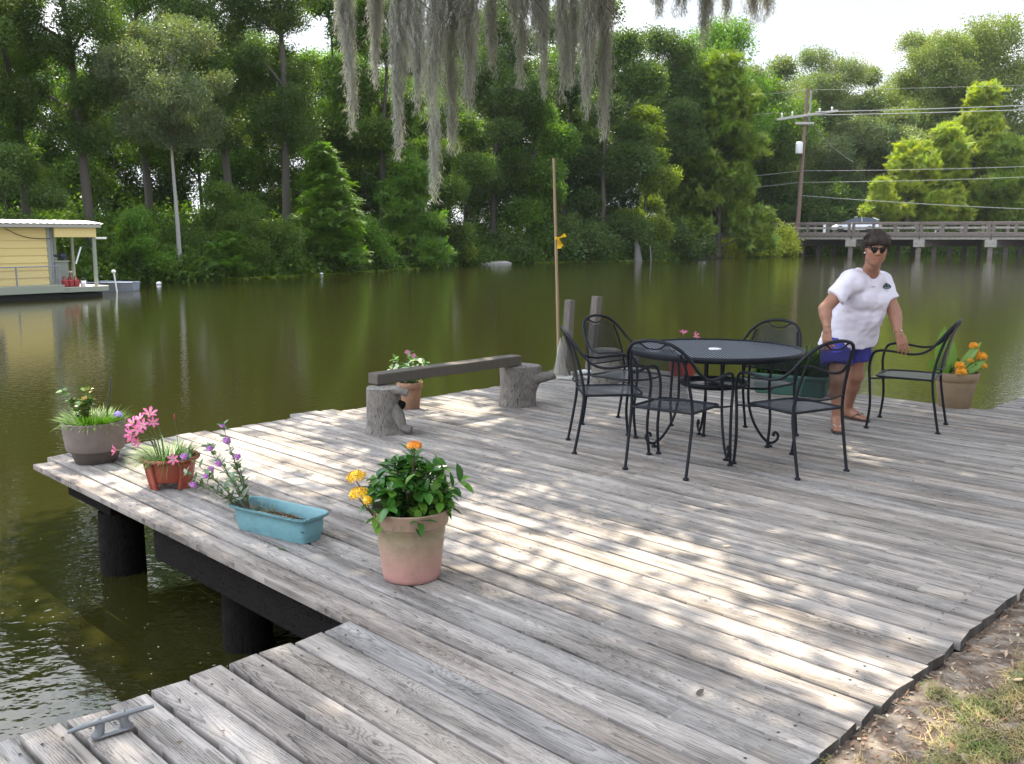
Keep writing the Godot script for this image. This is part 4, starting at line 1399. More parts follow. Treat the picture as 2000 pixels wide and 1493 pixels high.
# ---------------------------------------------------------------- the live oak over the dock and its moss
func build_oak_and_moss() -> void:
	var oak := thing("live_oak", "live oak overhead that shades the dock, hung with grey moss", "tree")
	var bark: StandardMaterial3D = mats.bark
	var g := G.new()
	var root := Vector3(5.2, -0.1, -0.6)
	g.tube(curve([root, root + Vector3(-0.1, 1.4, -0.2), root + Vector3(-0.3, 2.8, -0.5)], 4), [0.62, 0.5, 0.46, 0.44, 0.43, 0.43, 0.44, 0.46, 0.42], 14)
	gpart("trunk", g, bark, oak)
	var fork := root + Vector3(-0.3, 2.6, -0.5)
	var limbs := [[fork, Vector3(3.6, 4.6, -4.0), Vector3(2.0, 5.9, -8.0), Vector3(0.4, 6.2, -11.6), Vector3(-2.2, 5.9, -13.0)], [fork, Vector3(3.4, 5.2, -2.6), Vector3(0.6, 6.6, -5.5), Vector3(-2.6, 7.0, -8.5), Vector3(-4.2, 6.8, -9.6)],
		[fork, Vector3(3.6, 5.0, 1.0), Vector3(1.0, 6.6, 1.6), Vector3(-2.5, 7.4, -1.5)], [fork, Vector3(5.0, 5.5, -3.5), Vector3(4.6, 6.8, -8.5), Vector3(4.4, 7.0, -12.5)], [fork, Vector3(7.5, 5.0, -1.5), Vector3(9.5, 6.0, -4.0)]]
	for l in limbs:
		var pts := curve(l, 6)
		var rad := []
		for k in pts.size(): rad.append(lerpf(0.28, 0.05, float(k) / pts.size()))
		g = G.new()
		g.tube(pts, rad, 9)
		gpart("limb", g, bark, oak)
	# crown: leaf clumps that leave the gaps through which sun falls on the boards; [u, v, half length, half width, openness]
	var gaps := [[-3.0, 2.75, 0.9, 0.2, 0.55], [-2.0, 3.75, 0.6, 0.22, 0.75], [-3.4, 3.8, 0.7, 0.2, 0.7], [-4.3, 4.4, 0.7, 0.25, 0.4], [-5.5, 4.9, 0.6, 0.25, 0.6], [-5.0, 6.4, 0.5, 0.3, 0.45], [-2.2, 1.3, 0.5, 0.25, 0.3], [-6.1, 2.1, 0.6, 0.3, 0.95], [-5.2, 2.1, 0.5, 0.3, 0.75], [-4.2, 2.0, 0.5, 0.25, 0.6], [-6.2, 2.75, 0.55, 0.35, 0.9], [-5.3, 2.65, 0.5, 0.25, 0.75], [-5.0, 3.3, 0.6, 0.25, 0.8], [-4.6, 2.2, 0.4, 0.2, 0.5], [-3.2, 2.25, 0.3, 0.2, 0.5], [-6.02, 3.50, 1.01, 0.30, 1.00], [-5.60, 3.25, 0.62, 0.30, 1.00], [-6.69, 4.57, 0.27, 0.25, 1.00], [-6.20, 5.50, 0.45, 0.22, 1.00], [-6.70, 6.06, 0.18, 0.34, 0.90], [-3.13, 3.32, 0.60, 0.19, 1.00], [-3.93, 3.40, 0.62, 0.16, 0.80], [-4.44, 3.21, 0.73, 0.16, 0.55], [-2.25, 3.33, 0.23, 0.16, 0.90], [-1.63, 3.30, 0.25, 0.13, 0.70],
		[-1.37, 3.03, 0.22, 0.17, 1.00], [-1.46, 2.78, 0.23, 0.15, 0.80], [-2.40, 2.85, 0.42, 0.16, 0.60], [-2.63, 6.15, 0.28, 0.14, 0.70], [-2.14, 6.53, 0.20, 0.10, 0.50], [-4.41, 6.94, 0.32, 0.18, 0.80], [-4.47, 5.73, 0.18, 0.16, 0.80], [-3.85, 4.68, 0.36, 0.16, 0.50], [-2.86, 4.61, 0.21, 0.16, 0.60], [-3.25, 4.82, 0.21, 0.10, 0.50],
		[-5.15, 2.28, 0.44, 0.12, 0.60], [-3.84, 2.31, 0.35, 0.10, 0.50], [-3.41, 8.37, 0.23, 0.15, 0.50], [-6.30, 2.28, 0.24, 0.12, 0.60], [-2.79, 0.94, 0.18, 0.12, 0.50], [-2.39, 4.57, 0.18, 0.10, 0.30], [-3.09, 6.23, 0.18, 0.11, 0.50], [-5.10, 3.81, 0.64, 0.12, 0.40]]
	var pos := []
	var col := []
	for q in 6600:
		var u := rf(-7.6, 3.0)
		var v := rf(-4.0, 10.2)
		var h := rf(6.6, 10.5)
		var keep := 1.0
		for e in gaps:
			var w: float = 0.42 if e[4] > 0.85 else 0.30
			var d := Vector2((u - e[0]) / (e[2] + w), (v - e[1]) / (e[3] + w)).length()
			if d < 1.0: keep = minf(keep, 1.0 - e[4] * smoothstep(1.0, 0.75, d))
		if u > -1.1: keep *= 0.55
		if rng.randf() > keep: continue
		var p := uvw(u, v) + sunward * (h / sunward.y)
		if p.x < -0.36 * -p.z - 0.6 and p.z < -2.0: continue
		pos.append(Transform3D(Basis.from_euler(Vector3(rf(0, TAU), rf(0, TAU), 0)).scaled(Vector3.ONE * rf(0.36, 0.6)), p))
		var b := rf(0.8, 1.2)
		col.append(Color(b, b, b * 0.9))
	scatter("crown", clump_mesh("broad", 2), leaf_mat("mid"), pos, col, oak).set_meta("kind", "stuff")
	# moss
	var strands := [moss_strand(1), moss_strand(2), moss_strand(3)]
	var mm := mat("moss_grey", lin(0.50, 0.50, 0.46), 0.9, 0.0, Color(0.75, 0.75, 0.70))
	mm.metallic_specular = 0.2
	var tw := G.new()
	for e in [
		[-2.10, -12.60, 5.00, 2.82, 0.132, "leftmost thin tress of grey moss, apart from the thick cluster"],
		[-1.45, -12.20, 4.89, 2.52, 0.154, "long grey moss tress left of the longest one"],
		[-1.26, -12.90, 5.08, 3.12, 0.099, "thin grey moss tress between the two longest left ones"],
		[-1.00, -12.20, 4.89, 1.96, 0.161, "longest grey moss tress, hanging down to mid picture"],
		[-0.78, -12.50, 4.97, 2.60, 0.165, "broad grey moss tress just right of the longest one"],
		[-0.54, -12.30, 4.92, 3.08, 0.169, "ragged wide moss tress at the right side of the thick cluster"],
		[-0.26, -13.00, 5.11, 3.65, 0.071, "short curved wisp of moss right of the thick cluster"],
		[0.15, -13.20, 5.17, 3.49, 0.087, "thin moss wisp left of the middle gap"],
		[0.40, -12.90, 5.08, 3.36, 0.135, "moss tress in the middle of the thin row"],
		[0.66, -12.60, 5.00, 3.22, 0.083, "slim pale moss tress left of the widest right one"],
		[0.93, -12.20, 4.89, 2.99, 0.147, "left half of the widest moss tress on the right"],
		[1.16, -12.40, 4.95, 2.75, 0.184, "widest long moss tress, rightmost of the row"],
		[0.82, -13.00, 5.02, 3.51, 0.043, "tiny wisp of moss beside the widest tress"],
		[2.70, -13.80, 5.33, 4.19, 0.114, "dark moss tress alone against the white sky"],
		[2.44, -14.00, 5.39, 4.62, 0.077, "short moss tuft left of the dark tress in the sky"],
		[3.13, -14.20, 5.34, 4.61, 0.047, "short moss wisp against the sky, first right of the dark tress"],
		[3.45, -14.00, 5.29, 4.55, 0.062, "short moss wisp against the sky, second right of the dark tress"],
		[3.71, -14.20, 5.34, 4.62, 0.055, "short moss wisp farthest right against the sky"],
		[-1.86, -13.30, 5.20, 3.50, 0.095, "faint moss tress behind the left pair"],
		[-1.42, -13.30, 5.20, 3.77, 0.117, "short moss tress at the top left of the thick cluster"],
		[0.00, -13.40, 5.22, 4.19, 0.110, "short fringe of moss at the top middle"],
		[2.08, -13.80, 5.33, 4.57, 0.091, "short moss fringe right of the widest tress"],
	]:
		var t := thing("spanish_moss", e[5], "moss", Vector3(e[0], e[2], e[1]), 0.0, "grey moss hanging over the water")
		var len: float = e[2] - e[3]
		var hw: float = e[4]
		var tresses := []
		for k in maxi(3, int(hw / 0.02)):
			var a := rf(0, TAU)
			var r := hw * sqrt(rng.randf()) * 0.95
			tresses.append([Vector3(cos(a) * r, 0, sin(a) * r * 0.7), rf(0.35, 0.92) if k else 1.0])
		tresses[0][0] *= 0.35
		var where := [[], [], []]
		var tint := [[], [], []]
		var n := int(66.0 * len * (0.6 + hw / 0.10))
		for q in n:
			var tr: Array = tresses[rng.randi() % tresses.size()] if rng.randf() > 0.25 else tresses[0]
			var s := rf(0.75, 1.25)
			var lmax: float = len * tr[1] - 0.42 * s
			var y := maxf(lmax, 0.0) * pow(rng.randf(), 0.85)
			var f := y / len
			var c: Vector3 = tr[0] * (1.0 - 0.75 * f * f) + rv(0.075) * Vector3(1, 0, 1) * (1.1 - 0.75 * f)
			c += Vector3(sin(f * 4.0 + e[0] * 9.0), 0, 0) * 0.05 * f * (1.6 if hw < 0.09 else 0.5)
			var k := rng.randi() % 3
			where[k].append(Transform3D(Basis(Vector3.UP, rf(0, TAU)) * Basis(Vector3.RIGHT, rf(-0.16, 0.16)) * Basis().scaled(Vector3(1.0, s, 1.0)), c + Vector3.DOWN * y))
			var b := rf(0.75, 1.2)
			tint[k].append(Color(b, b * rf(0.97, 1.02), b * rf(0.92, 1.02)))
		for k in 3:
			scatter("strands", strands[k], mm, where[k], tint[k], t).set_meta("kind", "stuff")
		# the twig that carries it
		var top := Vector3(e[0], e[2] + 0.05, e[1])
		var up := Vector3(lerpf(e[0], 0.4, 0.4), 6.0, e[1] + rf(0.0, 0.6))
		g.v = PackedVector3Array()
		tw.tube(curve([top + Vector3.DOWN * rf(0.1, 0.5), top.lerp(up, 0.4) + rv(0.25), up], 5), [0.006, 0.007, 0.009, 0.011, 0.013, 0.015, 0.017, 0.02, 0.022, 0.025, 0.03], 5)
	for k in 7:   # bare side twigs that reach into the picture
		var a := Vector3(rf(-1.9, 1.4), rf(4.9, 5.3), rf(-12.8, -11.6))
		tw.tube(curve([a + Vector3(0, 0.9, 0.3), a, a + Vector3(rf(-0.5, 0.5), -0.45, 0), a + Vector3(rf(-0.7, 0.7), -0.95, rf(-0.2, 0.2))], 4), [0.02, 0.018, 0.016, 0.014, 0.013, 0.012, 0.011, 0.01, 0.009, 0.008, 0.007, 0.005, 0.004], 5)
	gpart("twigs", tw, bark, oak)

func moss_strand(sd: int) -> ArrayMesh:   # a curly thread 0.45 m long with short curled hairs
	var r := RandomNumberGenerator.new()
	r.seed = sd
	var g := G.new()
	var pts := []
	var ph := r.randf() * 6.0
	for k in 13:
		var f := k / 12.0
		pts.append(Vector3(0.024 * sin(f * 9.0 + ph) + r.randf_range(-0.006, 0.006), -0.45 * f, 0.024 * cos(f * 7.0 + ph) + r.randf_range(-0.006, 0.006)))
	g.tube(pts, 0.0021, 3, false)
	for k in 34:
		var f := r.randf() * 11.99
		var a: Vector3 = (pts[int(f)] as Vector3).lerp(pts[int(f) + 1], f - int(f))
		var an := r.randf() * TAU
		var d := Vector3(cos(an), r.randf_range(-1.1, 0.2), sin(an)).normalized()
		var l := r.randf_range(0.03, 0.085)
		var s := d.cross(Vector3.UP).normalized() * 0.0021
		var m := a + d * l * 0.55
		var e := m + (d + Vector3(0, -1.3, 0) + Vector3(r.randf_range(-1, 1), 0, r.randf_range(-1, 1)) * 0.8).normalized() * l * 0.6
		g.face([a - s, a + s, m + s, m - s])
		g.face([m - s, m + s, e])
	return g.mesh(false)


# ---------------------------------------------------------------- bench of two stumps and a beam, third log, posts
func log_ring(c: Vector3, r: float, seed_: float, lump: Array) -> Array:   # uneven outline; lump = [angle, width, amount]
	var o := []
	for s in 28:
		var a := TAU * s / 28.0
		var rr := r * (1.0 + 0.035 * sin(a * 2.0 + seed_) + 0.025 * sin(a * 5.0 + seed_ * 2.0))
		for l in lump:
			var d: float = absf(wrapf(a - l[0], -PI, PI)) / l[1]
			if d < 1.0: rr += l[2] * (1.0 - d * d) * (1.0 - d * d)
		o.append(c + Vector3(cos(a) * rr, 0, sin(a) * rr))
	return o

func loft(g: G, rings: Array, vlen := 0.8, cap_top := true, cap_bottom := true) -> void:
	var m: int = rings[0].size()
	var f := g.v.size()
	var run := 0.0
	for k in rings.size():
		var c := Vector3.ZERO
		for p in rings[k]: c += p
		c /= m
		if k: run += (rings[k][0] - rings[k - 1][0]).length()
		for s in m + 1:
			var p: Vector3 = rings[k][s % m]
			var nx: Vector3 = rings[k][(s + 1) % m] - rings[k][(s + m - 1) % m]
			var up: Vector3 = rings[mini(k + 1, rings.size() - 1)][s % m] - rings[maxi(k - 1, 0)][s % m]
			var n := nx.cross(up).normalized()
			if n.dot(p - c) < 0.0: n = -n
			g.vert(p, n, Vector2(float(s) / m, run / vlen))
	for k in rings.size() - 1:
		for s in m:
			var a := f + k * (m + 1) + s
			g.quad(a, a + 1, a + m + 2, a + m + 1)
	for e in [[0, cap_bottom], [rings.size() - 1, cap_top]]:
		if e[1]:
			var c := Vector3.ZERO
			for p in rings[e[0]]: c += p
			c /= m
			var n := Vector3.UP if e[0] else Vector3.DOWN
			var ci := g.vert(c, n, Vector2(0.5, 0.5))
			var st := g.v.size()
			for s in m: g.vert(rings[e[0]][s], n, Vector2(0.5, 0.5) + Vector2(cos(TAU * s / m), sin(TAU * s / m)) * 0.18)
			for s in m: g.tri(ci, st + s, st + (s + 1) % m)

func end_grain() -> StandardMaterial3D:
	var m := mat("end_grain", Color.WHITE, 0.95)
	if m.albedo_texture == null:
		m.albedo_texture = mottle("end_grain", 81, 0.03, [[0.0, Color(0.08, 0.07, 0.06)], [0.45, Color(0.2, 0.185, 0.165)], [1.0, Color(0.38, 0.36, 0.33)]])
		bump(m, 82, 0.05, 1.0)
		triplanar(m, 2.0)
	return m

func build_bench() -> void:
	var wood: StandardMaterial3D = mats.grey_log
	# left stump: a root flare at the foot and a knobby stub near the top, both towards +x
	var t := thing("log_stump", "grey wooden stump with a flared foot carrying the left end of the plank bench", "stump", Vector3(-1.01, 0, -7.21), 0.0, "stumps that carry the plank bench")
	var rings := []
	for k in 12:
		var y := 0.36 * k / 11.0
		var fl := 0.17 * exp(-y * y / 0.006) if y < 0.2 else 0.0
		rings.append(log_ring(Vector3(0, y - (0.006 if k == 0 else 0.0), 0), 0.137 - 0.012 * y + 0.02 * exp(-y / 0.03), 1.0, [[0.35, 0.5, fl * 0.35]]))
	var g := G.new()
	loft(g, rings, 0.7, false)
	gpart("trunk", g, wood, t)
	g = G.new()
	loft(g, [log_ring(Vector3(0, 0.358, 0), 0.131, 1.0, []), log_ring(Vector3(0, 0.366, 0), 0.122, 1.0, [])], 0.8, true, false)
	gpart("sawn_top", g, end_grain(), t)
	g = G.new()
	g.tube(curve([Vector3(0.06, 0.33, 0.05), Vector3(0.14, 0.345, 0.08), Vector3(0.20, 0.325, 0.09)], 4), [0.055, 0.05, 0.046, 0.04, 0.036, 0.034, 0.034, 0.036, 0.03], 12, true, 0.85, 0.7)
	gpart("branch_stub", g, wood, t)
	g = G.new()
	g.tube(curve([Vector3(0.06, 0.24, 0.03), Vector3(0.125, 0.12, 0.06), Vector3(0.16, 0.055, 0.075), Vector3(0.225, 0.038, 0.09)], 4), [0.07, 0.07, 0.068, 0.064, 0.058, 0.052, 0.046, 0.042, 0.04, 0.038, 0.037, 0.037, 0.034], 12, true, 0.9, 0.7)
	gpart("root_stub", g, wood, t)
	g = G.new()
	g.tube([Vector3(0.12, 0.235, 0.03), Vector3(0.165, 0.225, 0.05)], [0.035, 0.03], 10)
	gpart("branch_stub", g, mats.dark_timber, t)
	# right stump with a thick limb stub
	t = thing("log_stump", "grey wooden stump with a thick side limb carrying the right end of the plank bench", "stump", Vector3(0.05, 0, -8.42), 0.0, "stumps that carry the plank bench")
	rings = []
	for k in 11:
		var y := 0.365 * k / 10.0
		var web := 0.07 * smoothstep(0.10, 0.30, y)
		rings.append(log_ring(Vector3(0.01 * sin(y * 9.0), y - (0.006 if k == 0 else 0.0), 0), 0.163 + 0.012 * exp(-y / 0.04) - 0.012 * y, 2.3, [[0.15, 0.7, web]]))
	g = G.new()
	loft(g, rings, 0.7, false)
	gpart("trunk", g, wood, t)
	g = G.new()
	var rt := []
	for q in [[0.364, 1.0], [0.374, 0.93]]:
		rt.append((log_ring(Vector3(0.0, q[0], 0), 0.157 * q[1], 2.3, [[0.15, 0.7, 0.065]])))
	loft(g, rt, 0.8, true, false)
	gpart("sawn_top", g, end_grain(), t)
	g = G.new()
	g.tube(curve([Vector3(0.09, 0.26, 0.03), Vector3(0.2, 0.265, 0.05), Vector3(0.29, 0.28, 0.06), Vector3(0.335, 0.30, 0.06)], 4), [0.085, 0.08, 0.072, 0.064, 0.056, 0.05, 0.046, 0.043, 0.042, 0.042, 0.043, 0.044, 0.04], 12, true, 1.0, 0.7)
	gpart("limb_stub", g, wood, t)
	# the plank seat: a thick grey beam
	g = G.new()
	var a := Vector3(-1.10, 0.418, -7.27)
	var b := Vector3(0.045, 0.428, -8.37)
	var d := (b - a).normalized()
	g.box(Transform3D(Basis(d, Vector3.UP, d.cross(Vector3.UP)).rotated(d, 0.02), (a + b) / 2), Vector3((b - a).length(), 0.086, 0.13), 0.006)
	var bm := mat("bench_beam", lin(0.36, 0.33, 0.28), 0.85)
	bm.albedo_texture = texs.fibre
	bm.uv1_scale = Vector3(0.35, 3.0, 1)
	tag(gpart("bench_plank", g, bm, self), "thick dark grey plank laid across the two stumps as a bench seat", "plank")
	# third log
	t = thing("log_stump", "short split log with a hollow top behind the far left chair", "stump", Vector3(1.0, 0, -9.79), 0.0)
	rings = []
	for k in 9:
		var y := 0.34 * k / 8.0
		rings.append(log_ring(Vector3(0, y - (0.005 if k == 0 else 0.0), 0), 0.155 + 0.01 * sin(y * 14.0), 4.1, [[1.2, 0.3, -0.012], [2.1, 0.2, -0.015], [0.4, 0.25, -0.01]]))
	g = G.new()
	loft(g, rings, 0.5, false)
	gpart("trunk", g, wood, t)
	g = G.new()
	loft(g, [log_ring(Vector3(0, 0.34, 0), 0.155, 4.1, []), log_ring(Vector3(0, 0.355, 0), 0.13, 5.0, []), log_ring(Vector3(0, 0.335, 0), 0.09, 6.0, []), log_ring(Vector3(0, 0.25, 0), 0.06, 6.0, [])], 0.8, true, false)
	gpart("hollow_top", g, end_grain(), t)
	g = G.new()
	g.tube(curve([Vector3(0.1, 0.24, 0), Vector3(0.24, 0.235, 0.0), Vector3(0.34, 0.25, 0.0)], 4), [0.05, 0.046, 0.044, 0.042, 0.04, 0.04, 0.041, 0.043, 0.036], 10)
	gpart("limb_stub", g, wood, t)

func build_posts() -> void:
	var grey := mat("post_wood", lin(0.66, 0.61, 0.56), 0.9)
	grey.albedo_texture = texs.fibre
	grey.uv1_scale = Vector3(0.5, 2.0, 1)
	for p in [[Vector3(0.51, -1.7, -10.27), Vector3(0.639, 0.832, -10.30), "left one of two leaning grey mooring posts beyond the dock edge"], [Vector3(0.75, -1.7, -10.5), Vector3(0.956, 0.859, -10.50), "right one of two leaning grey mooring posts beyond the dock edge"]]:
		var g := G.new()
		var d: Vector3 = (p[1] - p[0]).normalized()
		var x := d.cross(V).normalized()
		var bs := Basis(x, d, x.cross(d))
		g.box(Transform3D(bs, (p[0] + p[1]) / 2), Vector3(0.092, (p[1] - p[0]).length(), 0.09), 0.008)
		var t := thing("mooring_post", p[2], "post", p[0] * Vector3(1, 0, 1) + Vector3(0, WATER, 0), 0.0, "mooring posts at the dock edge")
		for k in g.v.size(): g.v[k] -= t.position
		gpart("timber", g, grey, t)
		g = G.new()
		g.box(Transform3D(bs, p[1] + d * 0.003 - t.position), Vector3(0.086, 0.005, 0.084), 0.001)
		gpart("sawn_top", g, end_grain(), t)
	# bamboo pole with a yellow ribbon
	var t := thing("bamboo_pole", "tall thin bamboo pole standing at the dock edge with a yellow ribbon", "pole", Vector3(0.53, 0, -10.16))
	var g := G.new()
	var pts := []
	var rad := []
	for k in 29:
		var f := k / 28.0
		pts.append(Vector3(-0.071 * f + 0.012 * sin(f * 4.0), lerpf(-1.2, 2.36, f), -0.12 * f))
		rad.append((0.019 - 0.005 * f) * (1.14 if k % 4 == 0 else 1.0))
	g.tube(pts, rad, 9)
	gpart("cane", g, mat("bamboo", lin(0.27, 0.19, 0.105), 0.6), t)
	var yel := mat("yellow_ribbon", lin(0.72, 0.50, 0.03), 0.6, 0.0, Color(0.8, 0.6, 0.1))
	g = G.new()
	g.lathe([Vector2(0.02, -0.015), Vector2(0.024, 0), Vector2(0.02, 0.015)], 12, Transform3D(Basis(), Vector3(-0.042, 1.51, -0.085)))
	gpart("ribbon_knot", g, yel, t)
	for e in [[Vector3(0.08, 0.035, 0.02), 0.02], [Vector3(0.015, -0.11, 0.02), 0.026], [Vector3(0.04, -0.09, -0.02), 0.024]]:
		g = G.new()
		var o := Vector3(-0.03, 1.51, -0.07)
		var sd: Vector3 = (e[0] as Vector3).cross(Vector3.BACK).normalized() * e[1]
		var prev := []
		for k in 6:
			var f := k / 5.0
			var c: Vector3 = o + e[0] * f + Vector3(0, 0, 0.02 * sin(f * 7.0))
			var w: Vector3 = sd * (0.25 + 0.75 * f)
			if prev.size(): g.face([prev[0], prev[1], c + w, c - w])
			prev = [c - w, c + w]
		gpart("ribbon_tail", g, yel, t)
	# cast net and rope at its foot
	t = thing("cast_net", "pale cast net draped at the foot of the bamboo pole", "net", Vector3(0.53, 0, -10.13))
	var net := mat("net_cord", lin(0.50, 0.49, 0.45), 0.9, 0.0, Color(0.6, 0.6, 0.55))
	g = G.new()
	for k in 46:
		var a := TAU * k / 46.0 + rf(-0.05, 0.05)
		var rr := rf(0.07, 0.125)
		g.tube(curve([Vector3(0.0, 0.44, 0), Vector3(cos(a) * 0.03, 0.30, sin(a) * 0.03), Vector3(cos(a) * rr * 0.6, 0.1, sin(a) * rr * 0.6), Vector3(cos(a) * rr, 0.012, sin(a) * rr)], 3), 0.0022, 3, false)
	for k in 18:
		var f := (k + 1) / 19.0
		var ring := []
		for s in 25: ring.append(Vector3(cos(TAU * s / 24.0), 0, sin(TAU * s / 24.0)) * (0.008 + 0.09 * pow(f, 1.5)) + Vector3(0, 0.43 * (1.0 - f) + 0.012, 0))
		g.tube(ring, 0.0018, 3, false)
	gpart("netting", g, net, t)
	t = thing("rope_coil", "loose pale rope lying in loops at the foot of the cast net", "rope", Vector3(0.62, 0, -10.0))
	g = G.new()
	var pr := []
	for k in 60:
		var a := k * 0.42
		pr.append(Vector3(cos(a) * (0.11 + 0.05 * sin(a * 0.37)) * 1.3 + 0.12 * sin(k * 0.1), 0.011 + 0.010 * (0.5 + 0.5 * sin(k * 1.3)), sin(a) * (0.07 + 0.04 * cos(a * 0.5))))
	g.tube(pr, 0.008, 6)
	gpart("strand", g, net, t)
	g = G.new()
	g.box(Transform3D(Basis(V, Vector3.UP, -U), uvw(-6.80, 7.96, 0.018)), Vector3(0.46, 0.03, 0.12), 0.008)
	tag(gpart("white_board", g, mat("white_plastic", lin(0.75, 0.76, 0.78), 0.4), self), "short white board lying at the dock edge between the leaning posts", "board")


# ---------------------------------------------------------------- table and chairs
func metal() -> StandardMaterial3D:
	var m := mat("black_metal", lin(0.010, 0.012, 0.016), 0.45, 0.0)
	m.metallic_specular = 0.3
	return m

func lattice(g: G, f: Callable, inside: Callable, w: float, h: float, step: float, rib: float, seg: float) -> void:   # diagonal strips of expanded metal over a surface f(x, y)
	for dirn in [1.0, -1.0]:
		var c := -h
		while c < w + h:
			var prev = null
			var n := int(h / seg)
			for k in n + 1:
				var y := h * k / n
				var x: float = (c + y * 0.62 * dirn) if dirn > 0.0 else (c + h * 0.62 - y * 0.62)
				if x < 0.0 or x > w or not inside.call(x, y):
					prev = null
					continue
				var p: Vector3 = f.call(x, y)
				var q: Vector3 = f.call(x + rib, y)
				if prev != null: g.face([prev[0], prev[1], q, p])
				prev = [p, q]
			c += step

func build_chair(t: Node3D) -> void:   # front is +x
	var m := metal()
	for s in [1.0, -1.0]:
		var g := G.new()
		g.tube(curve([Vector3(0.25, 0.012, 0.275 * s), Vector3(0.232, 0.2, 0.278 * s), Vector3(0.246, 0.40, 0.272 * s), Vector3(0.252, 0.52, 0.275 * s), Vector3(0.222, 0.618, 0.285 * s), Vector3(0.15, 0.642, 0.29 * s)], 5), 0.0105, 8)
		gpart("front_leg", g, m, t)
		g = G.new()
		g.tube(curve([Vector3(0.15, 0.642, 0.29 * s), Vector3(0.05, 0.634, 0.29 * s), Vector3(-0.06, 0.622, 0.285 * s), Vector3(-0.15, 0.642, 0.272 * s), Vector3(-0.22, 0.70, 0.25 * s)], 5), 0.0125, 10, true, 0.75)
		gpart("arm", g, m, t)
		g = G.new()
		g.tube(curve([Vector3(-0.275, 0.012, 0.225 * s), Vector3(-0.24, 0.2, 0.226 * s), Vector3(-0.212, 0.40, 0.225 * s), Vector3(-0.228, 0.55, 0.215 * s), Vector3(-0.268, 0.70, 0.20 * s), Vector3(-0.305, 0.80, 0.178 * s)], 5), 0.0105, 8)
		gpart("rear_leg", g, m, t)
		g = G.new()
		g.tube(curve([Vector3(0.09, 0.418, 0.222 * s), Vector3(0.16, 0.412, 0.245 * s), Vector3(0.246, 0.408, 0.272 * s)], 4), 0.007, 6)
		gpart("bracket", g, m, t)
		for x in [0.25, -0.275]:
			g = G.new()
			g.lathe([Vector2(0, 0.016), Vector2(0.013, 0.016), Vector2(0.02, 0.012), Vector2(0.02, 0.001), Vector2(0.016, 0), Vector2(0, 0)], 12, Transform3D(Basis(), Vector3(x, 0, (0.275 if x > 0 else 0.225) * s)))
			gpart("foot_cap", g, m, t)
	var g := G.new()
	var hoop := [Vector3(-0.22, 0.70, 0.25), Vector3(-0.285, 0.79, 0.212), Vector3(-0.335, 0.858, 0.135), Vector3(-0.355, 0.882, 0.0), Vector3(-0.335, 0.858, -0.135), Vector3(-0.285, 0.79, -0.212), Vector3(-0.22, 0.70, -0.25)]
	g.tube(curve(hoop, 7), 0.0115, 10)
	gpart("back_hoop", g, m, t)
	g = G.new()
	g.tube(curve([Vector3(-0.343, 0.866, 0.10), Vector3(-0.338, 0.835, 0.055), Vector3(-0.337, 0.825, 0.0), Vector3(-0.338, 0.835, -0.055), Vector3(-0.343, 0.866, -0.10)], 4), 0.006, 6)
	gpart("handle_arc", g, m, t)
	g = G.new()
	g.tube(curve([Vector3(-0.222, 0.505, 0.218), Vector3(-0.255, 0.497, 0.1), Vector3(-0.265, 0.495, 0.0), Vector3(-0.255, 0.497, -0.1), Vector3(-0.222, 0.505, -0.218)], 4), 0.006, 6)
	gpart("back_rail", g, m, t)
	g = G.new()
	g.tube(curve([Vector3(-0.212, 0.418, 0.224), Vector3(0.0, 0.42, 0.226), Vector3(0.16, 0.42, 0.215), Vector3(0.212, 0.416, 0.15), Vector3(0.228, 0.412, 0.0), Vector3(0.212, 0.416, -0.15), Vector3(0.16, 0.42, -0.215), Vector3(0.0, 0.42, -0.226), Vector3(-0.212, 0.418, -0.224)], 5), 0.009, 8)
	g.tube([Vector3(-0.212, 0.418, 0.224), Vector3(-0.212, 0.418, -0.224)], 0.009, 8)
	gpart("seat_frame", g, m, t)
	g = G.new()
	var front := func(z: float) -> float: return 0.225 - 0.07 * pow(absf(z) / 0.222, 3.2)
	lattice(g, func(x: float, y: float) -> Vector3: return Vector3(y - 0.21, 0.4205 + 0.004 * sin(x * 14.0), x - 0.22), func(x: float, y: float) -> bool: return y - 0.21 < front.call(x - 0.22), 0.44, 0.44, 0.0082, 0.0046, 0.03)
	gpart("seat_mesh", g, mat("seat_metal", lin(0.022, 0.027, 0.042), 0.38), t)
	g = G.new()
	var hy := func(z: float) -> float: return 0.882 - 0.028 * pow(absf(z) / 0.135, 2.0) if absf(z) < 0.135 else 0.854 - (absf(z) - 0.135) * 0.85
	lattice(g, func(x: float, y: float) -> Vector3:
		var z := x - 0.21
		var k := clampf((y) / 0.38, 0.0, 1.0)
		return Vector3(lerpf(-0.224, -0.350, k * 0.85 + k * k * 0.15) - 0.036 * (1.0 - k) * (1.0 - pow(z / 0.21, 2.0)), 0.5 + y, z),
		func(x: float, y: float) -> bool:
			var z := x - 0.21
			if 0.5 + y > hy.call(z) - 0.004: return false
			if absf(z) > 0.218 - 0.04 * clampf((y - 0.05) / 0.28, 0, 1): return false
			return not (absf(z) < 0.1 and 0.5 + y > 0.826 + 4.0 * z * z), 0.42, 0.385, 0.0082, 0.0030, 0.025)
	gpart("back_mesh", g, m, t)

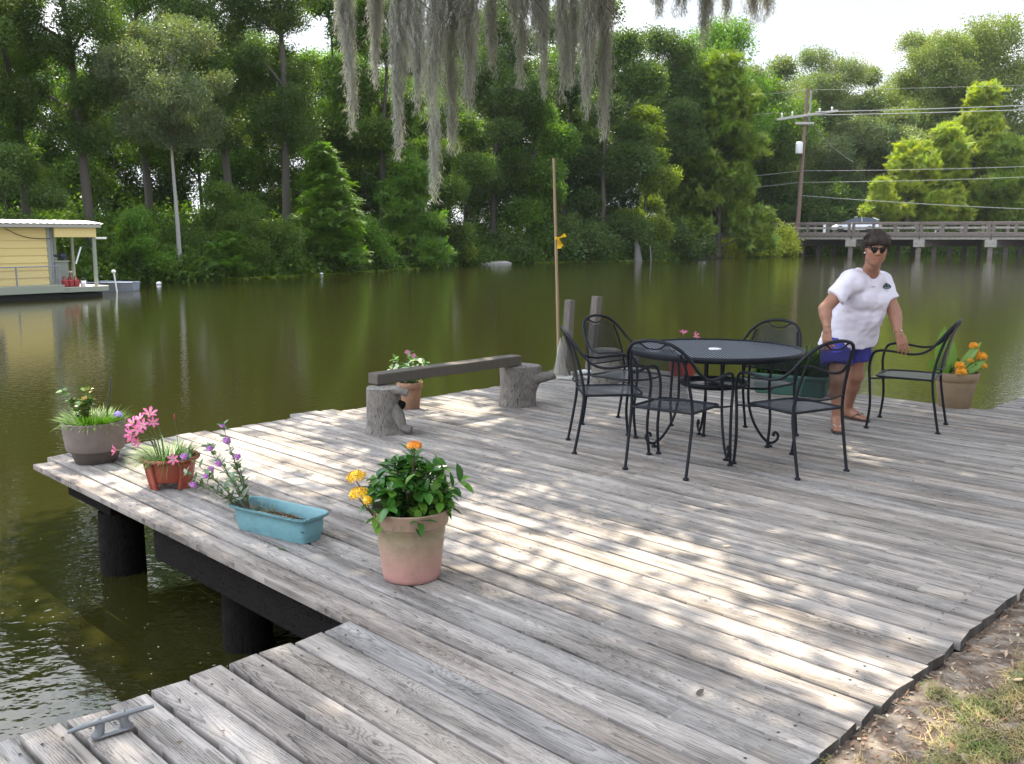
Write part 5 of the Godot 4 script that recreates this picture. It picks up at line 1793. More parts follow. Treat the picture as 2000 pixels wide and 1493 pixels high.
func build_table_and_chairs() -> void:
	var m := metal()
	var t := thing("round_metal_table", "round black metal mesh patio table with scrolled legs", "table", Vector3(1.47, 0, -6.70), 0.02)
	var g := G.new()
	var r := 0.618
	var step := 0.025
	var x := -r + 0.01
	while x < r:   # strips away from the camera, and finer ones across
		var z := sqrt(maxf(0.0, r * r - x * x))
		for s in [[-z, -0.035], [0.035, z]] if absf(x) < 0.036 else [[-z, z]]:
			g.face([Vector3(x - 0.0054, 0.725, s[0]), Vector3(x + 0.0054, 0.725, s[0]), Vector3(x + 0.0054, 0.725, s[1]), Vector3(x - 0.0054, 0.725, s[1])])
		x += step
	x = -r + 0.01
	while x < r:
		var z := sqrt(maxf(0.0, r * r - x * x))
		g.box(Transform3D(Basis(), Vector3(0, 0.7195, x)), Vector3(2.0 * z, 0.009, 0.004))
		x += step
	gpart("mesh_top", g, mat("table_top_metal", lin(0.075, 0.088, 0.12), 0.33), t)  # top made lighter and bluer in colour for the sky it reflects
	g = G.new()
	g.lathe([Vector2(r - 0.012, 0.728), Vector2(r, 0.736), Vector2(r + 0.010, 0.734), Vector2(r + 0.013, 0.725), Vector2(r + 0.010, 0.698), Vector2(r, 0.695), Vector2(r - 0.012, 0.728)], 72)
	gpart("rim", g, m, t)
	g = G.new()
	g.lathe([Vector2(0.028, 0.72), Vector2(0.045, 0.72), Vector2(0.045, 0.73), Vector2(0.028, 0.731), Vector2(0.0, 0.7305)], 24)
	gpart("bright_hole_disc", g, mat("white_plastic", lin(0.75, 0.76, 0.78), 0.4), t)  # white disc added in place of the brightness seen through the umbrella hole
	g = G.new()
	for a in 4:
		var d := Vector3(cos(a * PI / 4 + 0.4), 0, sin(a * PI / 4 + 0.4))
		g.box(Transform3D(Basis(d, Vector3.UP, d.cross(Vector3.UP)), Vector3(0, 0.7115 - a * 0.0012, 0)), Vector3(2 * r - 0.02, 0.008, 0.02))
	gpart("cross_bar", g, m, t)
	for k in 4:
		var d := Vector3(cos(k * PI / 2), 0, sin(k * PI / 2))
		var at := func(rr: float, y: float) -> Vector3: return d * rr + Vector3.UP * y
		g = G.new()
		g.tube(curve([at.call(0.30, 0.70), at.call(0.262, 0.62), at.call(0.255, 0.45), at.call(0.262, 0.32), at.call(0.30, 0.19), at.call(0.37, 0.075), at.call(0.43, 0.03), at.call(0.475, 0.045), at.call(0.488, 0.085), at.call(0.468, 0.108), at.call(0.452, 0.095), at.call(0.458, 0.08)], 5), 0.010, 8)
		gpart("scrolled_leg", g, m, t)
		g = G.new()
		g.tube([at.call(0.20, 0.705), at.call(0.215, 0.46)], 0.007, 6)
		gpart("strut", g, m, t)
		g = G.new()
		g.lathe([Vector2(0, 0.03), Vector2(0.008, 0.03), Vector2(0.01, 0.014), Vector2(0.022, 0.012), Vector2(0.022, 0.001), Vector2(0, 0)], 12, Transform3D(Basis(), at.call(0.425, 0.0)))
		gpart("foot_cap", g, m, t)
	g = G.new()
	g.lathe([Vector2(0.222, 0.455), Vector2(0.236, 0.462), Vector2(0.246, 0.475), Vector2(0.246, 0.492), Vector2(0.236, 0.495), Vector2(0.222, 0.455)], 40)
	g.lathe([Vector2(0.03, 0.462), Vector2(0.042, 0.462), Vector2(0.042, 0.480), Vector2(0.03, 0.480), Vector2(0.03, 0.462)], 20)
	gpart("lower_ring", g, m, t)
	g = G.new()
	x = -0.22
	while x < 0.22:
		var z := sqrt(maxf(0.0, 0.225 * 0.225 - x * x))
		g.face([Vector3(x - 0.004, 0.47, -z), Vector3(x + 0.004, 0.47, -z), Vector3(x + 0.004, 0.47, z), Vector3(x - 0.004, 0.47, z)])
		g.face([Vector3(-z, 0.4685, x - 0.003), Vector3(z, 0.4685, x - 0.003), Vector3(z, 0.4685, x + 0.003), Vector3(-z, 0.4685, x + 0.003)])
		x += 0.024
	gpart("shelf_mesh", g, m, t)
	var proto: Node3D = null
	for c in [[0.71, -6.71, 1.0, -0.04, "black metal armchair seen in profile at the left of the table"], [0.93, -7.46, 0.30, 0.32, "far left black metal armchair in front of the leaning posts"], [1.10, -6.10, 0.3135, -0.39, "near left black metal armchair with its back to the camera"], [1.872, -6.10, -0.235, -0.41, "near right black metal armchair in front of the standing person"],
			[1.855, -7.05, -0.37, 0.37, "far right black metal armchair behind the table"], [3.215, -7.47, -0.85, -0.53, "black metal armchair pulled away at the right, touched by the person"]]:
		var ch: Node3D
		if proto == null:
			proto = thing("metal_armchair", c[4], "chair")
			build_chair(proto)
			ch = proto
		else:
			ch = proto.duplicate()
			ch.name = numbered("metal_armchair")
			add_child(ch)
		ch.position = Vector3(c[0], 0.001, c[1])
		ch.rotation.y = atan2(-c[3], c[2])
		tag(ch, c[4], "chair", "black metal armchairs around the table")


# ---------------------------------------------------------------- potted plants
func soil(r: float, y: float, parent: Node, sx := 1.0, sz := 1.0, turn := 0.0) -> void:
	var g := G.new()
	var nz := noise(91, 9.0, 3)
	var f := g.v.size()
	for j in 15:
		for k in 15:
			var q := Vector2(k / 7.0 - 1.0, j / 7.0 - 1.0)
			if sx == 1.0:   # squeeze the square onto a disc
				q = Vector2(q.x * sqrt(1.0 - q.y * q.y * 0.5), q.y * sqrt(1.0 - q.x * q.x * 0.5))
			var p := Basis(Vector3.UP, turn) * Vector3(q.x * r * sx, 0, q.y * r * sz)
			g.vert(p + Vector3.UP * (y + 0.012 * nz.get_noise_2d(p.x * 9.0, p.z * 9.0) - 0.012 * q.length_squared()), Vector3.UP)
	for j in 14:
		for k in 14: g.quad(f + j * 15 + k, f + j * 15 + k + 1, f + (j + 1) * 15 + k + 1, f + (j + 1) * 15 + k)
	var m := mat("potting_soil", Color.WHITE, 0.95)
	if m.albedo_texture == null:
		m.albedo_texture = mottle("soil", 92, 0.06, [[0.0, Color(0.018, 0.012, 0.008)], [0.5, Color(0.05, 0.034, 0.024)], [1.0, Color(0.14, 0.1, 0.07)]])
		bump(m, 93, 0.09, 1.5)
		triplanar(m, 4.0)
	gpart("soil", g, m, parent)

func pot_mat(key: String, c: Color, rough: float, lo := 0.72) -> StandardMaterial3D:
	var m := mat(key, c.linear_to_srgb(), rough)
	if m.albedo_texture == null:
		m.albedo_texture = mottle("pot_wear", 95, 0.009, [[0.0, Color(lo, lo, lo * 0.98)], [0.45, Color(0.95, 0.95, 0.95)], [0.8, Color(1.0, 0.98, 0.95)], [1.0, Color(1.25, 1.22, 1.2)]], 512, 5)
		bump(m, 96, 0.02, 0.25)
		triplanar(m, 2.2, false)
	return m

func blade(g: G, at: Vector3, d: Vector3, l: float, w: float, droop: float, segs := 5) -> void:
	var prev := []
	var side := d.cross(Vector3.UP).normalized()
	if side == Vector3.ZERO: side = Vector3.RIGHT
	for k in segs + 1:
		var f := float(k) / segs
		var c := at + d.normalized() * l * f + Vector3.DOWN * droop * l * f * f
		var s := side * w * 0.5 * (1.0 - pow(f, 2.2)) + Vector3.UP * 0.0004
		var r := [g.vert(c - s, (Vector3.UP - side * 0.5).normalized()), g.vert(c + s, (Vector3.UP + side * 0.5).normalized())]
		if prev.size(): g.quad(prev[0], prev[1], r[1], r[0])
		prev = r

func big_leaf_mesh(l: float, w: float, bend: float, fold := 0.25) -> ArrayMesh:   # along +x, face up
	var g := G.new()
	var prev := []
	for k in 7:
		var f := k / 6.0
		var hw := w * 0.5 * pow(sin(PI * clampf(0.04 + f * 0.95, 0, 1)), 0.75)
		var y := bend * l * (f - 1.6 * f * f)
		var row := [g.vert(Vector3(l * f, y + hw * fold, hw), Vector3(0, 1, -fold).normalized()), g.vert(Vector3(l * f, y, 0), Vector3.UP), g.vert(Vector3(l * f, y + hw * fold, -hw), Vector3(0, 1, fold).normalized())]
		if prev.size():
			g.quad(prev[0], prev[1], row[1], row[0])
			g.quad(prev[1], prev[2], row[2], row[1])
		prev = row
	return g.mesh()

func aim(at: Vector3, d: Vector3, roll := 0.0, s := 1.0) -> Transform3D:   # +x along d, +y as upward as it can be
	d = d.normalized()
	var z := d.cross(Vector3.UP)
	if z.length() < 0.05: z = d.cross(Vector3.BACK)
	z = z.normalized()
	return Transform3D((Basis(d, z.cross(d), z) * Basis(Vector3.RIGHT, roll)).scaled_local(Vector3.ONE * s), at)

func floret_head(r: float, n: int, petals: int, size: float, c0: Color, c1: Color, squash := 0.7) -> ArrayMesh:
	var g := G.new()
	for k in n:
		var y := 1.0 - 1.35 * (k + 0.5) / n
		var a := k * 2.39996
		var rr := sqrt(maxf(0.0, 1.0 - y * y))
		var d := Vector3(cos(a) * rr, y, sin(a) * rr)
		var p := Vector3(d.x, d.y * squash, d.z) * r * rf(0.88, 1.1)
		var up := (d + rv(0.45)).normalized()
		var u := up.cross(Vector3(0.3, 0.5, 0.8)).normalized()
		var v := up.cross(u)
		g.col = c0.lerp(c1, rng.randf())
		var ph := rf(0, 2)
		for q in petals:
			var an := TAU * q / petals + ph
			var o := (u * cos(an) + v * sin(an))
			var s := (u * -sin(an) + v * cos(an)) * size * 0.32
			g.face([p, p + o * size * 0.5 + s + up * size * 0.12, p + o * size + up * size * 0.05, p + o * size * 0.5 - s + up * size * 0.12])
		g.tube([p, p * 0.45], size * 0.10, 4, false)
	return g.mesh()

func lily_mesh() -> ArrayMesh:   # six pointed petals opening along +y, with a pale throat and yellow anthers
	var g := G.new()
	for q in 6:
		var a := TAU * q / 6.0
		var o := Vector3(cos(a), 0, sin(a))
		var s := Vector3(-sin(a), 0, cos(a))
		var pts := [[0.0, 0.003, 0.0], [0.014, 0.007, 0.013], [0.032, 0.009, 0.026], [0.046, 0.0, 0.027]]
		var prev := []
		for k in 4:
			var e: Array = pts[k]
			g.col = Color(0.85, 0.62, 0.62).lerp(Color(0.72, 0.16, 0.36), smoothstep(0.0, 1.5, k))
			var c: Vector3 = o * e[0] + Vector3.UP * (e[2] + 0.002 * (q % 2))
			var r := [g.vert(c - s * e[1], Vector3.UP), g.vert(c + s * e[1], Vector3.UP)]
			if prev.size(): g.quad(prev[0], prev[1], r[1], r[0])
			prev = r
	g.col = Color(0.7, 0.5, 0.08)
	for q in 4:
		var a := TAU * q / 4.0
		g.tube([Vector3(0, 0.004, 0), Vector3(cos(a) * 0.006, 0.024, sin(a) * 0.006)], 0.0012, 4)
	g.col = Color(0.45, 0.42, 0.22)
	g.tube([Vector3(0, -0.022, 0), Vector3(0, 0.003, 0)], [0.0022, 0.0045], 6, false)
	return g.mesh()

func shrub(t: Node3D, at: Vector3, stems: Array, leafs: Array, lm: Array, sm: Material, nodes_per: int, lsize: Vector2, tipn: int) -> void:   # stems: [tip offset, thickness]
	var g := G.new()
	for s in stems:
		var tip: Vector3 = s[0]
		var base := at + Vector3(tip.x * 0.12, 0, tip.z * 0.12)
		var pts := curve([base, base + tip * 0.5 + Vector3(tip.x, 0, tip.z) * -0.12, at + tip], 5)
		g.tube(pts, [s[1], s[1] * 0.95, s[1] * 0.9, s[1] * 0.85, s[1] * 0.8, s[1] * 0.75, s[1] * 0.7, s[1] * 0.6, s[1] * 0.55, s[1] * 0.5, s[1] * 0.4], 5)
		var az := rf(0, TAU)
		for k in nodes_per:
			var f := lerpf(0.28, 1.0, float(k) / maxi(1, nodes_per - 1))
			var fp := f * (pts.size() - 1)
			var p: Vector3 = (pts[int(minf(fp, pts.size() - 2))] as Vector3).lerp(pts[int(minf(fp, pts.size() - 2)) + 1], fp - int(minf(fp, pts.size() - 2)))
			var ax: Vector3 = (pts[mini(int(fp) + 1, pts.size() - 1)] - pts[maxi(int(fp) - 1, 0)]).normalized()
			az += PI / 2 + rf(-0.3, 0.3)
			var cnt := tipn if k == nodes_per - 1 else 2
			for q in cnt:
				var a := az + TAU * q / cnt + rf(-0.25, 0.25)
				var u := ax.cross(Vector3(0.2, 0.3, 0.9)).normalized()
				var w := ax.cross(u)
				var d := u * cos(a) + w * sin(a) + ax * rf(0.25, 0.8)
				part("leaf", leafs[rng.randi() % leafs.size()], lm[rng.randi() % lm.size()], t, aim(p, d, rf(-0.4, 0.4), rf(lsize.x, lsize.y)))
	gpart("stems", g, sm, t)

func leafy(key: String, c: Color, gloss := 0.35) -> StandardMaterial3D:
	var m := mat(key, c.linear_to_srgb(), gloss, 0.0, Color(0.55, 0.75, 0.2))
	return m

func build_planters() -> void:
	var stemg := mat("green_stem", lin(0.10, 0.13, 0.045), 0.7)
	var stemb := mat("brown_stem", lin(0.13, 0.09, 0.06), 0.8)
	var g: G
	var t: Node3D
	# ---------- the big pot in front with a yellow flowered shrub
	t = thing("potted_shrub", "faded pink and tan pot with a glossy yellow flowered shrub, nearest pot", "potted plant", Vector3(-0.457, 0.001, -4.06))
	g = G.new()
	var prof := [[0.0, 0.004], [0.12, 0.0], [0.128, 0.004], [0.131, 0.02], [0.136, 0.06], [0.152, 0.2], [0.158, 0.252], [0.168, 0.256], [0.170, 0.262], [0.176, 0.315], [0.179, 0.322], [0.178, 0.328], [0.172, 0.328], [0.170, 0.322], [0.160, 0.25], [0.156, 0.24]]
	var seg := []
	for p in prof: seg.append(Vector2(p[0], p[1]))
	g.lathe(seg, 56)
	for k in g.v.size():   # faded paint: pink below, olive tan above, a redder tan band
		var y := g.v[k].y
		var c := Color(0.40, 0.215, 0.185).lerp(Color(0.33, 0.225, 0.16), smoothstep(0.03, 0.15, y)).lerp(Color(0.26, 0.215, 0.13), smoothstep(0.13, 0.24, y)).lerp(Color(0.275, 0.19, 0.135), smoothstep(0.252, 0.258, y))
		g.c[k] = c
	gpart("pot", g, pot_mat("painted_pot", Color(1, 1, 1), 0.5), t)
	soil(0.158, 0.275, t)
	var ix := [leafy("ixora_leaf", Color(0.055, 0.155, 0.028), 0.28), leafy("ixora_leaf_light", Color(0.12, 0.25, 0.035), 0.3), leafy("ixora_leaf_dark", Color(0.036, 0.105, 0.022), 0.25)]
	var lm := [big_leaf_mesh(0.075, 0.036, 0.18), big_leaf_mesh(0.066, 0.034, 0.05), big_leaf_mesh(0.058, 0.028, 0.28)]
	var st := []
	for k in 27:
		var a := k * 2.4
		var r := 0.15 * sqrt((k + 0.5) / 27.0)
		st.append([Vector3(cos(a) * r * 1.15, 0.285 - r * 0.9 + rf(-0.05, 0.03), sin(a) * r), 0.004])
	st.append([Vector3(0.02, 0.30, 0.06), 0.004])
	st.append([Vector3(-0.045, 0.255, 0.0), 0.004])
	st.append([Vector3(0.225, 0.19, 0.06), 0.0032])
	st.append([Vector3(0.15, 0.235, 0.0), 0.0032])
	st.append([Vector3(-0.17, 0.10, 0.08), 0.0032])
	st.append([Vector3(-0.15, 0.16, 0.06), 0.0032])
	for k in 7:
		var ra := rf(-0.6, 3.8)
		st.append([Vector3(cos(ra) * 0.165, rf(0.03, 0.10), sin(ra) * 0.165), 0.003])
	shrub(t, Vector3(0, 0.268, 0), st, lm, ix, stemb, 5, Vector2(0.9, 1.35), 4)
	var yel := mat("petals", Color.WHITE, 0.6, 0.0, Color(0.5, 0.4, 0.15))
	for h in [[Vector3(-0.232, 0.478, 0.06), 0.041, 0.7], [Vector3(-0.215, 0.408, 0.09), 0.042, 0.75], [Vector3(-0.172, 0.39, 0.13), 0.020, 1.0], [Vector3(0.028, 0.622, 0.06), 0.030, 0.5]]:
		var orange: bool = h[0].y > 0.6
		part("flower_head", floret_head(h[1], 52 if h[1] > 0.025 else 20, 4, 0.0115, Color(0.85, 0.36, 0.02) if orange else Color(0.90, 0.60, 0.02), Color(0.75, 0.22, 0.02) if orange else Color(0.85, 0.46, 0.01), h[2]), yel, t, Transform3D(Basis(Vector3.BACK, 0.25 if h[0].x < -0.1 else 0.0), h[0]))
		g = G.new()
		g.tube([h[0] * Vector3(0.7, 1, 0.7) + Vector3.DOWN * 0.12, h[0] + Vector3.DOWN * 0.02], 0.003, 5, false)
		gpart("flower_stalk", g, stemb, t)
	g = G.new()
	for k in 16:
		var a := rf(0, TAU)
		blade(g, Vector3(cos(a) * 0.14, 0.28, sin(a) * 0.14), Vector3(cos(a), rf(0.2, 1.0), sin(a)), rf(0.06, 0.13), 0.003, rf(0.3, 0.9))
	gpart("weed_blades", g, leafy("weed", Color(0.10, 0.19, 0.035)), t).set_meta("kind", "stuff")

	# ---------- the round grey planter at the dock corner
	t = thing("grey_planter", "round grey brown stepped planter with grassy leaves and a small rose at the dock corner", "potted plant", Vector3(-2.868, 0.001, -6.27))
	g = G.new()
	g.lathe([Vector2(0, 0.004), Vector2(0.13, 0.0), Vector2(0.137, 0.006), Vector2(0.16, 0.075), Vector2(0.163, 0.082), Vector2(0.163, 0.082), Vector2(0.182, 0.086), Vector2(0.187, 0.094), Vector2(0.196, 0.16), Vector2(0.205, 0.275), Vector2(0.207, 0.282), Vector2(0.203, 0.286), Vector2(0.195, 0.283), Vector2(0.19, 0.25), Vector2(0.185, 0.22)], 56)
	for k in g.v.size(): g.c[k] = Color(0.165, 0.135, 0.118) if g.v[k].y > 0.084 else Color(0.085, 0.068, 0.06)
	gpart("pot", g, pot_mat("grey_pot", Color(1, 1, 1), 0.7), t)
	soil(0.188, 0.245, t)
	var gr := [leafy("grass_blade", Color(0.20, 0.32, 0.05), 0.4), leafy("grass_blade_pale", Color(0.22, 0.30, 0.10), 0.4)]
	for h in 2:
		g = G.new()
		for k in (520 if h == 0 else 170):
			var a := rf(0, TAU)
			var r := 0.165 * sqrt(rng.randf())
			var d := Vector3(cos(a), rf(0.6, 2.0), sin(a)) + rv(0.4)
			blade(g, Vector3(cos(a) * r, 0.25, sin(a) * r), d, rf(0.10, 0.20), rf(0.006, 0.010), rf(0.15, 0.6))
		gpart("grass_blades", g, gr[h], t).set_meta("kind", "stuff")
	var rl := [big_leaf_mesh(0.026, 0.017, 0.1), big_leaf_mesh(0.022, 0.015, 0.2)]
	var rm := [leafy("rose_leaf", Color(0.12, 0.24, 0.045)), leafy("rose_leaf_dark", Color(0.06, 0.14, 0.03)), leafy("rose_leaf_bronze", Color(0.30, 0.20, 0.06))]
	st = []
	for k in 15:
		st.append([Vector3(rf(-0.12, 0.09), rf(0.12, 0.26), rf(-0.07, 0.07)), 0.0022])
	shrub(t, Vector3(-0.075, 0.245, -0.02), st, rl, rm, stemg, 6, Vector2(1.2, 1.9), 4)
	g = G.new()
	g.tube([Vector3(0.058, 0.25, -0.06), Vector3(0.104, 0.57, -0.08)], 0.0055, 8)
	tag(gpart("stake", g, mat("black_plastic", lin(0.03, 0.03, 0.03), 0.5), t), "thin black stake")
	part("flower_head", floret_head(0.022, 22, 5, 0.016, Color(0.30, 0.26, 0.68), Color(0.42, 0.38, 0.75), 0.8), yel, t, Transform3D(Basis(), Vector3(0.196, 0.335, 0.06)))

	# ---------- the terracotta coloured planter on legs with pink lilies
	t = thing("lily_planter", "brick red ribbed plastic planter on four legs with pink star shaped lilies", "potted plant", Vector3(-2.115, 0.001, -5.62))
	var terra := pot_mat("terracotta_plastic", Color(0.30, 0.062, 0.036), 0.5)
	g = G.new()
	g.lathe([Vector2(0, 0.045), Vector2(0.125, 0.045), Vector2(0.13, 0.05), Vector2(0.152, 0.168), Vector2(0.152, 0.168), Vector2(0.172, 0.170), Vector2(0.178, 0.178), Vector2(0.178, 0.186), Vector2(0.172, 0.193), Vector2(0.162, 0.194), Vector2(0.152, 0.185), Vector2(0.145, 0.14)], 56)
	gpart("pot", g, terra, t)
	for k in 4:
		var a := k * PI / 2 + 0.62
		var d := Vector3(cos(a), 0, sin(a))
		g = G.new()
		for q in [-0.19, 0.19]:
			var e := Basis(Vector3.UP, q) * d
			g.tube([e * 0.125, e * 0.159 + Vector3.UP * 0.168], 0.011, 6)
		g.box(Transform3D(Basis(d.cross(Vector3.UP), Vector3.UP, d).rotated(d.cross(Vector3.UP), -0.13), d * 0.118 + Vector3.UP * 0.024), Vector3(0.062, 0.05, 0.024), 0.005)
		g.box(Transform3D(Basis(d.cross(Vector3.UP), Vector3.UP, d).rotated(d.cross(Vector3.UP), -0.19), d * 0.141 + Vector3.UP * 0.10), Vector3(0.058, 0.13, 0.014), 0.004)
		gpart("leg", g, terra, t)
	soil(0.148, 0.165, t)
	for h in 2:
		g = G.new()
		for k in (420 if h == 0 else 150):
			var a := rf(0, TAU)
			var r := 0.125 * sqrt(rng.randf())
			var d := Vector3(cos(a) * 0.8 - 0.15, rf(0.5, 1.4), sin(a) * 0.8)
			blade(g, Vector3(cos(a) * r, 0.16, sin(a) * r), d, rf(0.09, 0.26), rf(0.005, 0.008), rf(0.2, 0.9))
		for k in 5:
			var a: float = [2.9, 3.3, 2.4, 0.4, 1.4][k]
			blade(g, Vector3(cos(a) * 0.13, 0.18, sin(a) * 0.13), Vector3(cos(a), 0.25, sin(a)), 0.24, 0.004, 0.7)
		gpart("strap_leaves", g, leafy("lily_leaf", Color(0.075, 0.165, 0.03)) if h == 0 else gr[0], t).set_meta("kind", "stuff")
	var lily := lily_mesh()
	var pink := mat("petals_pink", Color.WHITE, 0.6, 0.0, Color(0.7, 0.4, 0.55))
	for p in [[Vector3(-0.18, 0.40, 0.07), Vector3(-0.5, 0.6, 0.5)], [Vector3(-0.137, 0.431, 0.07), Vector3(-0.3, 0.8, 0.4)], [Vector3(-0.083, 0.457, 0.07), Vector3(0.3, 0.8, 0.5)], [Vector3(-0.06, 0.412, 0.09), Vector3(0.5, 0.5, 0.7)], [Vector3(-0.112, 0.40, 0.10), Vector3(0, 0.4, 0.9)], [Vector3(-0.195, 0.343, 0.07), Vector3(-0.5, 0.1, 0.7)], [Vector3(-0.185, 0.325, 0.09), Vector3(-0.1, -0.1, 0.9)], [Vector3(-0.158, 0.298, 0.07), Vector3(-0.3, -0.1, 0.8)], [Vector3(-0.295, 0.241, 0.07), Vector3(-0.8, 0.1, 0.4)], [Vector3(0.094, 0.213, 0.19), Vector3(0.1, 0.25, 0.95)], [Vector3(-0.15, 0.37, 0.09), Vector3(0.2, 0.5, 0.8)]]:
		part("flower", lily, pink, t, frame_y(p[0], p[1], rf(0, 1), rf(0.85, 1.1)))
		g = G.new()
		g.tube(curve([Vector3(p[0].x * 0.3, 0.165, p[0].z * 0.4), Vector3(p[0].x * 0.55, 0.165 + (p[0].y - 0.165) * 0.7 + 0.03, p[0].z * 0.6), p[0] - (p[1] as Vector3).normalized() * 0.02], 5), 0.0026, 5, false)
		gpart("flower_stalk", g, stemg, t)
	g = G.new()
	g.tube([Vector3(0.06, 0.17, 0.0), Vector3(0.062, 0.43, 0.05)], 0.0018, 5)
	gpart("flower_stalk", g, stemb, t)
	g = G.new()
	g.ball(Transform3D(Basis().scaled(Vector3(0.007, 0.02, 0.007)), Vector3(0.062, 0.445, 0.052)), 8, 8)
	gpart("seed_head", g, mat("red_bud", lin(0.22, 0.03, 0.03), 0.6), t)

	# ---------- the blue green trough with a spindly purple flowered sage
	var turn := -atan2(0.269, 0.419)
	t = thing("blue_trough", "pale blue green plastic trough with a spindly purple flowered silver leaved sage", "potted plant", Vector3(-1.215, 0.001, -4.675), turn)
	g = G.new()
	var rr := func(y: float, hx: float, hz: float) -> Array:
		var o := []
		for s in 24:
			var a := TAU * (s + 0.5) / 24.0
			var ca := cos(a)
			var sa := sin(a)
			var q := Vector2(signf(ca) * pow(absf(ca), 0.28), signf(sa) * pow(absf(sa), 0.28))
			o.append(Vector3(q.x * hx, y, q.y * hz))
		return o
	loft(g, [rr.call(0.0, 0.245, 0.068), rr.call(0.004, 0.25, 0.072), rr.call(0.03, 0.252, 0.074), rr.call(0.034, 0.257, 0.078), rr.call(0.09, 0.264, 0.085), rr.call(0.094, 0.261, 0.082), rr.call(0.118, 0.265, 0.087), rr.call(0.124, 0.285, 0.105), rr.call(0.136, 0.288, 0.108), rr.call(0.14, 0.283, 0.104), rr.call(0.136, 0.268, 0.09), rr.call(0.09, 0.258, 0.08), rr.call(0.07, 0.25, 0.075)], 0.8, false)
	gpart("box", g, pot_mat("blue_plastic", Color(0.125, 0.27, 0.30), 0.5), t)
	soil(1.0, 0.092, t, 0.252, 0.076)
	g = G.new()
	for k in 130:
		var p := Vector3(rf(-0.08, 0.12), 0.095, rf(-0.05, 0.05))
		blade(g, p, Vector3.UP + rv(0.9), rf(0.01, 0.035), 0.004, 0.3, 2)
	gpart("moss_cushion", g, leafy("moss_red", Color(0.24, 0.12, 0.03)), t).set_meta("kind", "stuff")
	g = G.new()
	for k in 120:
		var p := Vector3(rf(-0.22, -0.05), 0.10, rf(-0.05, 0.06))
		blade(g, p, Vector3(0, 0.3, 0) + rv(1.0), rf(0.04, 0.11), 0.003, 0.5, 3)
	gpart("dry_grass", g, leafy("dry_grass", Color(0.26, 0.23, 0.13)), t).set_meta("kind", "stuff")
	g = G.new()
	for k in 18:
		blade(g, Vector3(-0.27, 0.11, 0.02) + rv(0.03), Vector3(-0.7, 0.5, 0.3) + rv(0.5), rf(0.05, 0.12), 0.005, 0.6, 4)
	gpart("weed_blades", g, leafy("weed", Color(0.10, 0.19, 0.035)), t).set_meta("kind", "stuff")
	var ib := Basis(Vector3.UP, turn).inverse()
	var root := Vector3(-0.20, 0.09, 0.0)
	var og := t.position
	var sl := [big_leaf_mesh(0.026, 0.012, 0.1), big_leaf_mesh(0.021, 0.011, -0.1)]
	var sm := [leafy("sage_leaf", Color(0.20, 0.26, 0.17), 0.6), leafy("sage_leaf_pale", Color(0.36, 0.42, 0.33), 0.7), leafy("sage_leaf_dark", Color(0.11, 0.17, 0.08), 0.6)]
	st = []
	for p in [Vector3(-1.486, 0.476, -4.75), Vector3(-1.588, 0.303, -4.72), Vector3(-1.54, 0.355, -4.8), Vector3(-1.652, 0.264, -4.70), Vector3(-1.715, 0.391, -4.78), Vector3(-1.439, 0.391, -4.75), Vector3(-1.507, 0.554, -4.76), Vector3(-1.44, 0.30, -4.66), Vector3(-1.62, 0.42, -4.85), Vector3(-1.68, 0.32, -4.68), Vector3(-1.56, 0.46, -4.7), Vector3(-1.47, 0.33, -4.82)]:
		st.append([ib * (p - og) - root, 0.0032])
	shrub(t, root, st, sl, sm, stemb, 10, Vector2(1.3, 2.0), 4)
	var bell := floret_head(0.012, 9, 5, 0.014, Color(0.52, 0.20, 0.58), Color(0.60, 0.30, 0.66), 0.9)
	for p in [Vector3(-1.486, 0.482, -4.74), Vector3(-1.588, 0.303, -4.69), Vector3(-1.54, 0.352, -4.76), Vector3(-1.652, 0.262, -4.68), Vector3(-1.72, 0.391, -4.76), Vector3(-1.435, 0.395, -4.74), Vector3(-1.507, 0.558, -4.75), Vector3(-1.575, 0.33, -4.74), Vector3(-1.56, 0.45, -4.69)]:
		part("flower", bell, yel, t, Transform3D(Basis(), ib * (p - og)).scaled_local(Vector3.ONE * rf(0.7, 1.2)))

	# ---------- vinca behind the bench
	t = thing("vinca_pot", "clay pot with a pink vinca and white edged leaves behind the bench plank", "potted plant", Vector3(-0.92, 0.001, -8.27))
	g = G.new()
	g.lathe([Vector2(0, 0.003), Vector2(0.082, 0.0), Vector2(0.086, 0.004), Vector2(0.105, 0.18), Vector2(0.105, 0.18), Vector2(0.117, 0.182), Vector2(0.12, 0.235), Vector2(0.117, 0.24), Vector2(0.109, 0.238), Vector2(0.104, 0.19)], 40)
	gpart("pot", g, pot_mat("clay", Color(0.30, 0.17, 0.105), 0.85), t)
	soil(0.105, 0.205, t)
	st = []
	for k in 15:
		var a := k * 2.4
		st.append([Vector3(cos(a) * rf(0.04, 0.19), rf(0.06, 0.24), sin(a) * rf(0.03, 0.14)), 0.003])
	st.append([Vector3(0.0, 0.28, 0.0), 0.003])
	st.append([Vector3(0.03, 0.25, 0.03), 0.003])
	st.append([Vector3(-0.14, 0.10, 0.05), 0.003])
	var vl := [big_leaf_mesh(0.05, 0.022, 0.15), big_leaf_mesh(0.044, 0.02, 0.3)]
	shrub(t, Vector3(0, 0.21, 0), st, vl, [leafy("vinca_leaf", Color(0.10, 0.2, 0.05)), leafy("vinca_leaf_white", Color(0.60, 0.66, 0.52), 0.5)], stemg, 6, Vector2(1.0, 1.6), 4)
	var pv := floret_head(0.016, 8, 5, 0.018, Color(0.62, 0.20, 0.42), Color(0.72, 0.36, 0.55), 0.7)
